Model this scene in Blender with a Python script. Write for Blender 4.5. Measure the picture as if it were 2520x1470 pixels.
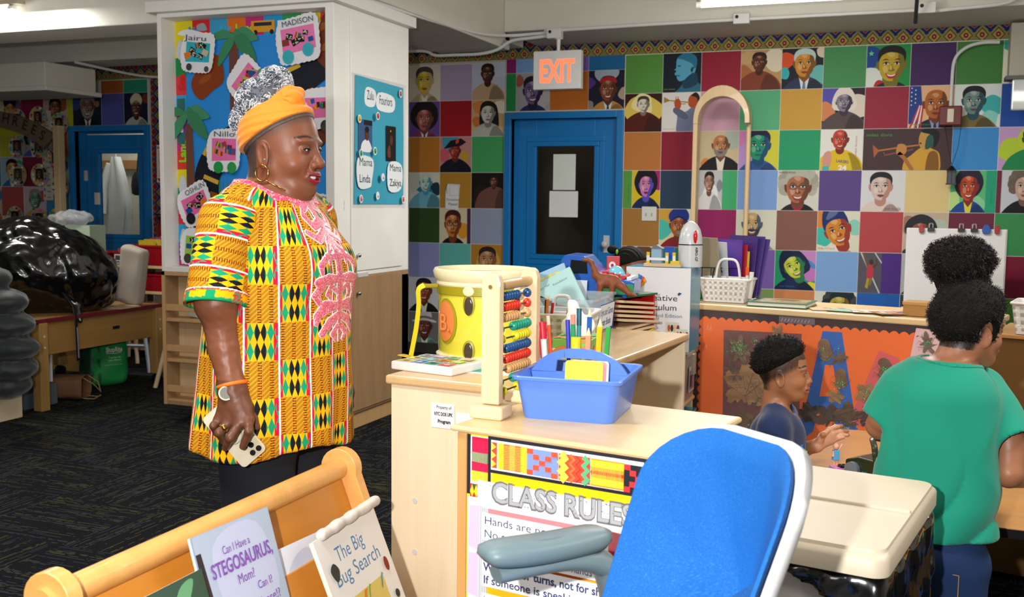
import bpy, bmesh, math, random
import numpy as np
from mathutils import Vector, Matrix, geometry, noise as mnoise
random.seed(7); rng = np.random.default_rng(7)
for o in list(bpy.data.objects): bpy.data.objects.remove(o)
SC = bpy.context.scene; COL = SC.collection; PI = math.pi
# ---------------------------------------------------------------- camera
F = 2540.0; CAMZ = 1.34
R = np.array([[0.9327209951836687, 0.04425147403175061, -0.3578733745189825],
              [0.3604221241025893, -0.08333510817836012, 0.929059283470263],
              [0.011288826376746972, -0.9955385812669031, -0.09367761529905286]])
cd = bpy.data.cameras.new('camera'); cam = bpy.data.objects.new('camera', cd); COL.objects.link(cam)
cam.matrix_world = Matrix(((R[0][0], -R[0][1], -R[0][2], 0), (R[1][0], -R[1][1], -R[1][2], 0),
                           (R[2][0], -R[2][1], -R[2][2], CAMZ), (0, 0, 0, 1)))
cd.sensor_width = 36; cd.lens = 36*F/2520; cd.clip_start = .05; cd.clip_end = 60
cd.dof.use_dof = True; cd.dof.focus_distance = 2.9; cd.dof.aperture_fstop = 8.0
SC.camera = cam
# ---------------------------------------------------------------- light
SC.view_settings.view_transform = 'Standard'; SC.view_settings.look = 'None'
SC.view_settings.exposure = 0.45; SC.view_settings.gamma = 1.0; SC.view_settings.use_curve_mapping = False
W = bpy.data.worlds.new('world'); SC.world = W; W.use_nodes = True
W.node_tree.nodes['Background'].inputs[0].default_value = (.80, .88, 1, 1)
W.node_tree.nodes['Background'].inputs[1].default_value = .17
def area(name, loc, rot, size, power, col=(1, 1, 1), shape='RECTANGLE'):
    l = bpy.data.lights.new(name, 'AREA'); l.shape = shape; l.size = size[0]; l.size_y = size[1]; l.energy = power; l.color = col
    o = bpy.data.objects.new(name, l); COL.objects.link(o); o.location = loc; o.rotation_euler = rot; return o
# the photographer's flash, held a little left of and above the lens
fl = bpy.data.lights.new('camera_flash', 'SPOT'); fl.energy = 185; fl.shadow_soft_size = .022; fl.color = (1, .98, .955)
fl.spot_size = math.radians(100); fl.spot_blend = .55
flo = bpy.data.objects.new('camera_flash', fl); COL.objects.link(flo)
flo.location = (-.21, -.16, 1.47)
flo.rotation_euler = (Vector((-.23, 1, .02))).to_track_quat('-Z', 'Y').to_euler()
# ceiling tubes of the room: the two in the picture and the rows behind them
CEIL_LIGHTS = [(-.85, 6.45, 2.5), (-6.0, 5.6, 2.5)]
area('room_tube_light', (-.85, 5.6, 2.60), (0, 0, 0), (1.2, .12), 50, (1, .98, .93))
area('room_tube_light', (-5.9, 5.4, 2.60), (0, 0, 0), (1.2, .12), 26, (1, .98, .93))
area('room_tube_light', (-1.6, 1.0, 2.60), (0, 0, 0), (1.2, .3), 34, (1, .98, .93))
area('room_tube_light', (1.2, 2.6, 2.60), (0, 0, 0), (.5, 1.2), 34, (1, .98, .93))
def glow_point(loc, e):     # sideways and upward glow of tubes, plus fill added to brighten the cabinet
    l = bpy.data.lights.new('tube_and_fill_glow', 'POINT'); l.energy = e; l.shadow_soft_size = .2; l.color = (1, .985, .95)
    o = bpy.data.objects.new('tube_and_fill_glow', l); COL.objects.link(o); o.location = loc
for p_, e_ in (((-.85, 6.0, 2.35), 16), ((-5.8, 4.6, 2.2), 12), ((-1.9, 3.2, 2.4), 20), ((-3.5, 3.0, 2.3), 20), ((1.6, 4.6, 2.35), 12), ((-2.2, -.6, 2.3), 12)): glow_point(p_, e_)  # the point before the white cabinet is added fill, no tube is seen there
# ---------------------------------------------------------------- colours and materials
def lin(c):
    if isinstance(c, str):
        c = c.lstrip('#'); c = tuple(int(c[i:i+2], 16)/255 for i in (0, 2, 4))
    return tuple((x/12.92 if x <= .04045 else ((x+.055)/1.055)**2.4) for x in c[:3])
def mixc(a, b, t): 
    a = hexf(a); b = hexf(b); return tuple(a[i]*(1-t)+b[i]*t for i in range(3))
def hexf(c):
    if isinstance(c, str):
        c = c.lstrip('#'); return tuple(int(c[i:i+2], 16)/255 for i in (0, 2, 4))
    return c
class NT:
    "tiny expression helper over shader math nodes"
    def __init__(s, m): s.t = m.node_tree
    def val(s, v):
        n = s.t.nodes.new('ShaderNodeValue'); n.outputs[0].default_value = v; return X(s, n.outputs[0])
    def node(s, k, **kw):
        n = s.t.nodes.new(k)
        for a, b in kw.items(): setattr(n, a, b)
        return n
    def uv(s):
        n = s.node('ShaderNodeUVMap'); q = s.node('ShaderNodeSeparateXYZ'); s.t.links.new(n.outputs[0], q.inputs[0])
        return X(s, q.outputs[0]), X(s, q.outputs[1])
    def pos(s):
        n = s.node('ShaderNodeTexCoord'); q = s.node('ShaderNodeSeparateXYZ'); s.t.links.new(n.outputs['Object'], q.inputs[0])
        return X(s, q.outputs[0]), X(s, q.outputs[1]), X(s, q.outputs[2])
    def vec(s, x, y, z=0):
        n = s.node('ShaderNodeCombineXYZ')
        for i, v in enumerate((x, y, z)): s.put(v, n.inputs[i])
        return n.outputs[0]
    def put(s, v, sock):
        if isinstance(v, X): s.t.links.new(v.o, sock)
        elif isinstance(v, bpy.types.NodeSocket): s.t.links.new(v, sock)
        else: sock.default_value = v
    def noise(s, vec, scale, detail=2, out=0):
        n = s.node('ShaderNodeTexNoise'); s.put(vec, n.inputs['Vector']); n.inputs['Scale'].default_value = scale
        n.inputs['Detail'].default_value = detail; return X(s, n.outputs[out])
    def mix(s, f, a, b):
        n = s.node('ShaderNodeMix', data_type='RGBA')
        s.put(f, n.inputs['Factor'])
        for v, i in ((a, 6), (b, 7)):
            if isinstance(v, (X, bpy.types.NodeSocket)): s.put(v, n.inputs[i])
            else: n.inputs[i].default_value = (*lin(v), 1)
        return n.outputs[2]
class X:
    def __init__(s, nt, o): s.nt = nt; s.o = o
    def m(s, op, b=None, c=None):
        n = s.nt.node('ShaderNodeMath', operation=op); s.nt.put(s, n.inputs[0])
        if b is not None: s.nt.put(b, n.inputs[1])
        if c is not None: s.nt.put(c, n.inputs[2])
        return X(s.nt, n.outputs[0])
    def __add__(s, b): return s.m('ADD', b)
    def __sub__(s, b): return s.m('SUBTRACT', b)
    def __mul__(s, b): return s.m('MULTIPLY', b)
    def __truediv__(s, b): return s.m('DIVIDE', b)
    def fr(s): return s.m('FRACT')
    def fl(s): return s.m('FLOOR')
    def ab(s): return s.m('ABSOLUTE')
    def gt(s, b): return s.m('GREATER_THAN', b)
    def lt(s, b): return s.m('LESS_THAN', b)
    def mod(s, b): return s.m('FLOORED_MODULO', b)
    def sin(s): return s.m('SINE')
MATS = {}
def M(name, col='#cccccc', rough=.5, metal=0, spec=.5, alpha=1, trans=0, emit=None, es=0, bump=0, bscale=200, sheen=0, coat=0, sss=0, attr=False, ior=1.45):
    if name in MATS: return MATS[name]
    m = bpy.data.materials.new(name); m.use_nodes = True; b = m.node_tree.nodes['Principled BSDF']; MATS[name] = m
    b.inputs['Base Color'].default_value = (*lin(col), 1); b.inputs['Roughness'].default_value = rough
    b.inputs['Metallic'].default_value = metal; b.inputs['Specular IOR Level'].default_value = spec
    b.inputs['Alpha'].default_value = alpha; b.inputs['Transmission Weight'].default_value = trans; b.inputs['IOR'].default_value = ior
    b.inputs['Coat Weight'].default_value = coat; b.inputs['Sheen Weight'].default_value = sheen
    if sss: b.inputs['Subsurface Weight'].default_value = sss; b.inputs['Subsurface Radius'].default_value = (.012, .005, .003); b.inputs['Subsurface Scale'].default_value = 1
    if emit: b.inputs['Emission Color'].default_value = (*lin(emit), 1); b.inputs['Emission Strength'].default_value = es
    nt = NT(m)
    if attr:
        a = nt.node('ShaderNodeVertexColor', layer_name='Col'); m.node_tree.links.new(a.outputs[0], b.inputs['Base Color'])
    else:   # slight procedural unevenness, as every real surface has
        tc = nt.node('ShaderNodeTexCoord'); n = nt.noise(tc.outputs['Object'], 6, 3)
        h = hexf(col); d = tuple(max(0, x*.955-.004) for x in h)
        nt.put(nt.mix(n, h, d), b.inputs['Base Color'])
    if bump:
        tc = nt.node('ShaderNodeTexCoord'); n = nt.noise(tc.outputs['Object'], bscale, 3)
        bp = nt.node('ShaderNodeBump'); bp.inputs['Strength'].default_value = bump; bp.inputs['Distance'].default_value = .002
        nt.put(n, bp.inputs['Height']); nt.put(bp.outputs[0], b.inputs['Normal'])
    return m
def bsdf(m): return m.node_tree.nodes['Principled BSDF']
def wood(name, a='#b58a5a', b='#9a7044', axis=0, rough=.38, sc=1.0, coat=.15):
    if name in MATS: return MATS[name]
    m = M(name, a, rough, coat=coat); nt = NT(m); x, y, z = nt.pos()
    s = [22, 22, 22]; s[axis] = 1.6
    v = nt.vec(x*s[0]*sc, y*s[1]*sc, z*s[2]*sc)
    n = nt.noise(v, 1.0, 4); n2 = nt.noise(v, 5, 2)
    f = (n*.75+n2*.35-.2).m('MULTIPLY_ADD', 1.7, -.25).m('MAXIMUM', 0).m('MINIMUM', 1)
    nt.put(nt.mix(f, a, b), bsdf(m).inputs['Base Color']); return m
PRINT = M('printed_paper', '#ffffff', .55, attr=True, spec=.3)
GLOSS = M('printed_gloss', '#ffffff', .22, attr=True)
PAINT = M('coloured_plastic', '#ffffff', .35, attr=True)
CLOTHP = M('printed_cloth', '#ffffff', .85, attr=True, spec=.15)
SKIN = M('skin', '#ffffff', .43, attr=True, spec=.45, sss=.06)
_t = NT(SKIN); _tc = _t.node('ShaderNodeTexCoord'); _n = _t.noise(_tc.outputs['Object'], 260, 3); _b = _t.node('ShaderNodeBump')
_b.inputs['Strength'].default_value = .18; _b.inputs['Distance'].default_value = .001; _t.put(_n, _b.inputs['Height']); _t.put(_b.outputs[0], bsdf(SKIN).inputs['Normal'])
BIRCH = wood('birch_ply', '#e9d8ba', '#e0c9a4', 2)
BIRCHX = wood('birch_top', '#dfc193', '#d0ac78', 0)
MAPLE = wood('maple_amber', '#e0a862', '#cf924a', 0, .3)
BEECH = wood('beech', '#e6cba6', '#d8b88c', 2, .5)
# ---------------------------------------------------------------- objects
def props(o, label=None, cat=None, group=None, kind=None):
    for k, v in (('label', label), ('category', cat), ('group', group), ('kind', kind)):
        if v: o[k] = v
    return o
def thing(name, label, cat, loc=(0, 0, 0), rz=0, group=None, rot=None):
    o = bpy.data.objects.new(name, None); COL.objects.link(o); o.empty_display_size = .05
    o.location = loc; o.rotation_euler = rot if rot else (0, 0, rz)
    return props(o, label, cat, group)
def link(name, me, mats, parent=None, smooth=30, bevel=0):
    o = bpy.data.objects.new(name, me); COL.objects.link(o)
    for m in (mats if isinstance(mats, (list, tuple)) else [mats]): me.materials.append(m)
    if parent: o.parent = parent
    if smooth:
        me.polygons.foreach_set('use_smooth', [True]*len(me.polygons))
        if smooth < 180: me.set_sharp_from_angle(angle=math.radians(smooth))
    if bevel:
        b = o.modifiers.new('bevel', 'BEVEL'); b.width = bevel; b.segments = 2; b.limit_method = 'ANGLE'; b.harden_normals = False
    return o
def dup(root, loc=None, rz=None, **kw):
    r = root.copy(); COL.objects.link(r)
    if loc is not None: r.location = loc
    if rz is not None: r.rotation_euler = (0, 0, rz)
    for k, v in kw.items(): r[k] = v
    for ch in list(root.children):
        c = ch.copy(); COL.objects.link(c); c.parent = r
        for g in list(ch.children):
            d = g.copy(); COL.objects.link(d); d.parent = c
    return r
def frame_from(axis):
    a = Vector(axis).normalized(); t = Vector((0, 0, 1)) if abs(a.z) < .9 else Vector((1, 0, 0))
    u = a.cross(t).normalized(); return a, u, a.cross(u).normalized()
class G:
    "collects solid shapes into one mesh"
    def __init__(s): s.v = []; s.f = []; s.c = []; s.col = None; s.mi = []; s.m = 0
    def add(s, vs, fs, T=None):
        k = len(s.v)
        s.v += [tuple(T @ Vector(v)) if T is not None else tuple(v) for v in vs]
        s.f += [tuple(i+k for i in f) for f in fs]; s.c += [s.col]*len(fs); s.mi += [s.m]*len(fs); return s
    def box(s, x0, x1, y0, y1, z0, z1, T=None):
        return s.add([(x0,y0,z0),(x1,y0,z0),(x1,y1,z0),(x0,y1,z0),(x0,y0,z1),(x1,y0,z1),(x1,y1,z1),(x0,y1,z1)],
              [(0,3,2,1),(4,5,6,7),(0,1,5,4),(1,2,6,5),(2,3,7,6),(3,0,4,7)], T)
    def cyl(s, p0, p1, r0, r1=None, n=16, cap=True):
        r1 = r0 if r1 is None else r1; p0 = Vector(p0); p1 = Vector(p1); a, u, w = frame_from(p1-p0)
        vs = [p+(u*math.cos(2*PI*i/n)+w*math.sin(2*PI*i/n))*r for p, r in ((p0, r0), (p1, r1)) for i in range(n)]
        fs = [(i, (i+1) % n, n+(i+1) % n, n+i) for i in range(n)]
        if cap: fs += [tuple(range(n-1, -1, -1)), tuple(range(n, 2*n))]
        fs = [tuple(reversed(f)) for f in fs]
        return s.add(vs, fs)
    def ell(s, c, r, n=16, m=10, T=None, z0=-1, z1=1):
        if not isinstance(r, (tuple, list)): r = (r, r, r)
        vs = []; fs = []
        a0 = math.asin(z0); a1 = math.asin(z1)
        for j in range(m+1):
            t = a0+(a1-a0)*j/m
            for i in range(n):
                p = 2*PI*i/n; vs.append((c[0]+r[0]*math.cos(t)*math.cos(p), c[1]+r[1]*math.cos(t)*math.sin(p), c[2]+r[2]*math.sin(t)))
        for j in range(m):
            for i in range(n): fs.append((j*n+i, j*n+(i+1) % n, (j+1)*n+(i+1) % n, (j+1)*n+i))
        fs += [tuple(range(n-1, -1, -1)), tuple(m*n+i for i in range(n))]
        return s.add(vs, fs, T)
    def lathe(s, prof, n=32, c=(0, 0, 0), T=None, cap=True):
        vs = []; fs = []; m = len(prof)
        for r, z in prof:
            for i in range(n):
                p = 2*PI*i/n; vs.append((c[0]+r*math.cos(p), c[1]+r*math.sin(p), c[2]+z))
        for j in range(m-1):
            for i in range(n): fs.append((j*n+i, j*n+(i+1) % n, (j+1)*n+(i+1) % n, (j+1)*n+i))
        if cap: fs += [tuple(range(n-1, -1, -1)), tuple((m-1)*n+i for i in range(n))]
        return s.add(vs, fs, T)
    def rings(s, rs, closed=True, cap=True):
        n = len(rs[0]); vs = [p for r in rs for p in r]; fs = []
        for j in range(len(rs)-1):
            for i in range(n if closed else n-1):
                fs.append((j*n+i, j*n+(i+1) % n, (j+1)*n+(i+1) % n, (j+1)*n+i))
        if cap and closed: fs += [tuple(range(n-1, -1, -1)), tuple((len(rs)-1)*n+i for i in range(n))]
        return s.add(vs, fs)
    def tube(s, pts, r, n=8, cap=True, flat=1.0):
        pts = [Vector(p) for p in pts]; rs = []
        R0 = r if isinstance(r, (list, tuple)) else [r]*len(pts)
        pu = None
        for i, p in enumerate(pts):
            t = (pts[min(i+1, len(pts)-1)]-pts[max(i-1, 0)])
            if t.length < 1e-9: t = Vector((0, 0, 1))
            t.normalize()
            if pu is None: _, u, _w = frame_from(t)
            else: u = (pu-t*pu.dot(t)); u = u.normalized() if u.length > 1e-6 else frame_from(t)[1]
            w = t.cross(u); pu = u
            rs.append([p+(u*math.cos(2*PI*k/n)+w*math.sin(2*PI*k/n)*flat)*R0[i] for k in range(n)])
        return s.rings(rs, cap=cap)
    def prism(s, poly, t0, t1, plane='xz', T=None):
        "2-D outline (counter-clockwise) extruded along the third axis"
        n = len(poly)
        def P(a, b, t): return {'xz': (a, t, b), 'xy': (a, b, t), 'yz': (t, a, b)}[plane]
        vs = [P(a, b, t0) for a, b in poly]+[P(a, b, t1) for a, b in poly]
        tri = geometry.tessellate_polygon([[Vector((a, b, 0)) for a, b in poly]])
        fs = [tuple(t) for t in tri]+[tuple(i+n for i in reversed(t)) for t in tri]+[(i, (i+1) % n, n+(i+1) % n, n+i) for i in range(n)]
        return s.add(vs, fs, T)
    def build(s, name, mat, parent=None, smooth=30, bevel=0, uv=None):
        me = bpy.data.meshes.new(name); me.from_pydata(s.v, [], s.f)
        if any(c is not None for c in s.c):
            ca = me.color_attributes.new('Col', 'FLOAT_COLOR', 'CORNER'); arr = []
            for f, c in zip(s.f, s.c): arr += [*lin(c or '#ffffff'), 1]*len(f)
            ca.data.foreach_set('color', arr)
        if any(s.mi): me.polygons.foreach_set('material_index', s.mi)
        bm = bmesh.new(); bm.from_mesh(me); bmesh.ops.recalc_face_normals(bm, faces=bm.faces); bm.to_mesh(me); bm.free()
        return link(name, me, mat, parent, smooth, bevel)
def rrect(x0, x1, y0, y1, r, n=5):
    out = []
    for cx, cy, a in ((x1-r, y0+r, -PI/2), (x1-r, y1-r, 0), (x0+r, y1-r, PI/2), (x0+r, y0+r, PI)):
        for i in range(n+1): t = a+PI/2*i/n; out.append((cx+r*math.cos(t), cy+r*math.sin(t)))
    return out
def spline(pts, n=8, closed=False):
    pts = [np.array(p, float) for p in pts]; N = len(pts); out = []
    for i in range(N if closed else N-1):
        p0 = pts[(i-1) % N] if closed or i > 0 else pts[0]; p1 = pts[i]; p2 = pts[(i+1) % N]
        p3 = pts[(i+2) % N] if closed or i+2 < N else pts[-1]
        for k in range(n):
            t = k/n; out.append(tuple(.5*((2*p1)+(-p0+p2)*t+(2*p0-5*p1+4*p2-p3)*t*t+(-p0+3*p1-3*p2+p3)*t**3)))
    if not closed: out.append(tuple(pts[-1]))
    return out
# ---------------------------------------------------------------- flat printed graphics
_TXT = {}
def text_mesh(s, bold=0):
    k = (s, bold)
    if k not in _TXT:
        c = bpy.data.curves.new('t', 'FONT'); c.body = s; c.size = 1; c.resolution_u = 3; c.offset = bold
        o = bpy.data.objects.new('t', c); me = bpy.data.meshes.new_from_object(o)
        vs = [tuple(v.co[:2]) for v in me.vertices]; fs = [tuple(p.vertices) for p in me.polygons]
        w = max([v[0] for v in vs], default=0)
        bpy.data.meshes.remove(me); bpy.data.objects.remove(o); bpy.data.curves.remove(c)
        _TXT[k] = (vs, fs, w)
    return _TXT[k]
def clip(poly, b):
    x0, x1, y0, y1 = b
    for ax, lim, sg in ((0, x0, 1), (0, x1, -1), (1, y0, 1), (1, y1, -1)):
        out = []
        for i in range(len(poly)):
            a = poly[i-1]; c = poly[i]; da = sg*(a[ax]-lim); dc = sg*(c[ax]-lim)
            if (da >= 0) != (dc >= 0):
                t = da/(da-dc); out.append((a[0]+(c[0]-a[0])*t, a[1]+(c[1]-a[1])*t))
            if dc >= 0: out.append(c)
        poly = out
        if len(poly) < 3: return []
    return poly
class Flat:
    "printed sheet: coloured outlines in (u right, v up), each printed over the last"
    def __init__(s, dz=.00015): s.v = []; s.f = []; s.c = []; s.z = 0; s.dz = dz; s.b = None; s.o = (0, 0, 1, 1, 0)
    def at(s, ox, oy, sx, sy=None, rot=0): s.o = (ox, oy, sx, sy or sx, rot); return s
    def T(s, p):
        ox, oy, sx, sy, r = s.o; x = p[0]*sx; y = p[1]*sy
        if r: x, y = x*math.cos(r)-y*math.sin(r), x*math.sin(r)+y*math.cos(r)
        return (ox+x, oy+y)
    def poly(s, pts, col):
        pts = [s.T(p) for p in pts]
        if s.b: pts = clip(pts, s.b)
        if len(pts) < 3: return s
        s.z += s.dz; k = len(s.v); s.v += [(p[0], p[1], s.z) for p in pts]
        A = sum(pts[i-1][0]*pts[i][1]-pts[i][0]*pts[i-1][1] for i in range(len(pts)))
        for t in geometry.tessellate_polygon([[Vector((p[0], p[1], 0)) for p in pts]]):
            a, b, c = (pts[i] for i in t)
            cr = (b[0]-a[0])*(c[1]-a[1])-(b[1]-a[1])*(c[0]-a[0])
            if abs(cr) < 1e-12: continue
            s.f.append(tuple(i+k for i in (t if cr > 0 else reversed(t)))); s.c.append(col)
        return s
    def rect(s, x0, x1, y0, y1, col): return s.poly([(x0, y0), (x1, y0), (x1, y1), (x0, y1)], col)
    def ell(s, x, y, rx, ry=None, col='#000000', n=20, rot=0):
        ry = ry or rx; c, q = math.cos(rot), math.sin(rot)
        return s.poly([(x+rx*math.cos(2*PI*i/n)*c-ry*math.sin(2*PI*i/n)*q, y+rx*math.cos(2*PI*i/n)*q+ry*math.sin(2*PI*i/n)*c) for i in range(n)], col)
    def blob(s, pts, col, n=5): return s.poly(spline(pts, n, True), col)
    def line(s, pts, w, col, closed=False):
        L = [];  Rr = []; n = len(pts)
        for i, p in enumerate(pts):
            a = pts[i-1] if (i or closed) else p; b = pts[(i+1) % n] if (i < n-1 or closed) else p
            d = (b[0]-a[0], b[1]-a[1]); l = math.hypot(*d) or 1; nx, ny = -d[1]/l*w/2, d[0]/l*w/2
            L.append((p[0]+nx, p[1]+ny)); Rr.append((p[0]-nx, p[1]-ny))
        for i in range(n if closed else n-1):
            j = (i+1) % n; z = s.z; s.poly([Rr[i], Rr[j], L[j], L[i]], col)
            if i: s.z = z
        return s
    def text(s, t, x, y, h, col='#222222', w=None, rot=0, bold=0, center=False):
        vs, fs, tw = text_mesh(t, bold); sy = h/.72; sx = sy if w is None else w/max(tw, .01)
        if center: x -= tw*sx/2*math.cos(rot); y -= tw*sx/2*math.sin(rot)
        s.z += s.dz; k = len(s.v)
        for v in vs:
            a, b = v[0]*sx, v[1]*sy; p = s.T((x+a*math.cos(rot)-b*math.sin(rot), y+a*math.sin(rot)+b*math.cos(rot))); s.v.append((p[0], p[1], s.z))
        for f in fs: s.f.append(tuple(i+k for i in f)); s.c.append(col)
        return s
    def build(s, name, parent=None, mat=None, T=None, back=None, thick=.001, bend=None):
        "back: outline (list of points) of the solid sheet the graphics are printed on"
        V = list(s.v); Fc = list(s.f); C = list(s.c)
        if back:
            pts, col = back; k = len(V); n = len(pts); A = sum(pts[i-1][0]*pts[i][1]-pts[i][0]*pts[i-1][1] for i in range(n))
            if A < 0: pts = pts[::-1]
            V += [(p[0], p[1], 0) for p in pts]+[(p[0], p[1], -thick) for p in pts]
            for t in geometry.tessellate_polygon([[Vector((p[0], p[1], 0)) for p in pts]]):
                a, b, c = (pts[i] for i in t); cr = (b[0]-a[0])*(c[1]-a[1])-(b[1]-a[1])*(c[0]-a[0])
                t = tuple(t) if cr > 0 else tuple(reversed(t))
                Fc += [tuple(i+k for i in t), tuple(i+k+n for i in reversed(t))]; C += [col, col]
            for i in range(n): Fc.append((k+(i+1) % n, k+i, k+n+i, k+n+(i+1) % n)); C.append(col)
        me = bpy.data.meshes.new(name)
        if bend: V = [bend(*p) for p in V]
        if T is not None: V = [tuple(T @ Vector(p)) for p in V]
        me.from_pydata(V, [], Fc); ca = me.color_attributes.new('Col', 'FLOAT_COLOR', 'CORNER'); arr = []
        cache = {}
        for f, c in zip(Fc, C):
            if c not in cache: cache[c] = [*lin(c), 1]
            arr += cache[c]*len(f)
        ca.data.foreach_set('color', arr)
        return link(name, me, mat or PRINT, parent, 0)
def facing(origin, right, up):
    "matrix that stands a flat sheet (u,v,normal) in the room"
    r = Vector(right).normalized(); u = Vector(up).normalized(); n = r.cross(u)
    return Matrix(((r.x, u.x, n.x, origin[0]), (r.y, u.y, n.y, origin[1]), (r.z, u.z, n.z, origin[2]), (0, 0, 0, 1)))
# ---------------------------------------------------------------- organic surfaces from blended volumes
def s_ell(P, c, r, Rm=None):
    q = P-np.array(c, np.float32)
    if Rm is not None: q = q @ np.array(Rm, np.float32)
    r = np.array(r, np.float32); k = np.sqrt(((q/r)**2).sum(1)); k2 = np.sqrt(((q/r**2)**2).sum(1))+1e-9
    return k*(k-1)/k2
def s_cap(P, a, b, ra, rb=None):
    rb = ra if rb is None else rb; a = np.array(a, np.float32); b = np.array(b, np.float32); ba = b-a
    t = np.clip(((P-a) @ ba)/(ba @ ba), 0, 1); d = P-a-t[:, None]*ba
    return np.sqrt((d*d).sum(1))-(ra+(rb-ra)*t)
def s_box(P, c, h, r=0, Rm=None):
    q = P-np.array(c, np.float32)
    if Rm is not None: q = q @ np.array(Rm, np.float32)
    q = np.abs(q)-(np.array(h, np.float32)-r)
    return np.sqrt((np.maximum(q, 0)**2).sum(1))+np.minimum(q.max(1), 0)-r
def smin(a, b, k):
    h = np.clip(.5+.5*(b-a)/k, 0, 1); return b*(1-h)+a*h-k*h*(1-h)
def smax(a, b, k): return -smin(-a, -b, k)
def wav(P, s, seed=0):
    x, y, z = P[:, 0]*s, P[:, 1]*s, P[:, 2]*s
    return (np.sin(x+1.7*np.sin(y*1.3+seed))+np.sin(y*1.1+1.5*np.sin(z*.9+seed*2))+np.sin(z*1.2+1.6*np.sin(x*1.1+seed*3)))/3
def rotm(rx=0, ry=0, rz=0): return np.array(Matrix.Rotation(rz, 3, 'Z') @ Matrix.Rotation(ry, 3, 'Y') @ Matrix.Rotation(rx, 3, 'X'))
def volume(fn, lo, hi, h, blk=8):
    lo = np.array(lo, float); n = np.ceil((np.array(hi)-lo)/h/blk).astype(int); N = n*blk
    I = np.stack(np.meshgrid(*[np.arange(k) for k in n], indexing='ij'), -1).reshape(-1, 3)
    cen = lo+(I+.5)*blk*h-h*.5; d = fn(cen.astype(np.float32)); act = np.abs(d) < blk*h*1.6
    V = np.ones(tuple(N), np.float32)
    for i, dd in zip(I[~act], d[~act]):
        if dd < 0: V[i[0]*blk:(i[0]+1)*blk, i[1]*blk:(i[1]+1)*blk, i[2]*blk:(i[2]+1)*blk] = -1
    loc = np.stack(np.meshgrid(*[np.arange(blk)]*3, indexing='ij'), -1).reshape(-1, 3)
    A = I[act]
    for k in range(0, len(A), 800):
        B = A[k:k+800]; idx = (B[:, None, :]*blk+loc[None]).reshape(-1, 3)
        V[idx[:, 0], idx[:, 1], idx[:, 2]] = fn((lo+idx*h).astype(np.float32))
    ins = V < 0; a = ins.astype(np.int8)
    s = sum(a[i:N[0]-1+i, j:N[1]-1+j, k:N[2]-1+k] for i in (0, 1) for j in (0, 1) for k in (0, 1))
    cell = np.argwhere((s > 0) & (s < 8)); vid = np.full(tuple(N-1), -1, np.int64); vid[tuple(cell.T)] = np.arange(len(cell))
    acc = np.zeros((len(cell), 3)); cnt = np.zeros(len(cell)); C = np.array([[i, j, k] for i in (0, 1) for j in (0, 1) for k in (0, 1)])
    val = [V[tuple((cell+c).T)] for c in C]
    for p in range(8):
        for q in range(p+1, 8):
            if abs(C[p]-C[q]).sum() != 1: continue
            va, vb = val[p], val[q]; m = (va < 0) != (vb < 0); t = np.where(m, va/(va-vb+1e-12), 0)
            acc += np.where(m[:, None], C[p]+(C[q]-C[p])*t[:, None], 0); cnt += m
    vert = lo+(cell+acc/cnt[:, None])*h; faces = []
    for ax in range(3):
        o1, o2 = [(1, 2), (2, 0), (0, 1)][ax]; e = np.zeros(3, int); e[ax] = 1
        sl0 = [slice(1, N[i]-1) for i in range(3)]; sl0[ax] = slice(0, N[ax]-1); sl1 = list(sl0); sl1[ax] = slice(1, N[ax])
        A0 = ins[tuple(sl0)]; A1 = ins[tuple(sl1)]; w = np.argwhere(A0 != A1); off = np.array([1, 1, 1]); off[ax] = 0; w = w+off
        inside0 = ins[tuple(w.T)]
        d1 = np.zeros(3, int); d1[o1] = 1; d2 = np.zeros(3, int); d2[o2] = 1
        q = np.stack([vid[tuple((w-d1-d2).T)], vid[tuple((w-d2).T)], vid[tuple(w.T)], vid[tuple((w-d1).T)]], 1)
        q[~inside0] = q[~inside0][:, ::-1]; faces.append(q)
    return vert, np.concatenate(faces)
def org(name, fn, lo, hi, h, mat, parent=None, colfn=None, uvfn=None, T=None, smooth_it=1):
    v, f = volume(fn, lo, hi, h); return org_link(name, [(v, f)], mat, parent, colfn, uvfn, T, smooth_it)
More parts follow.
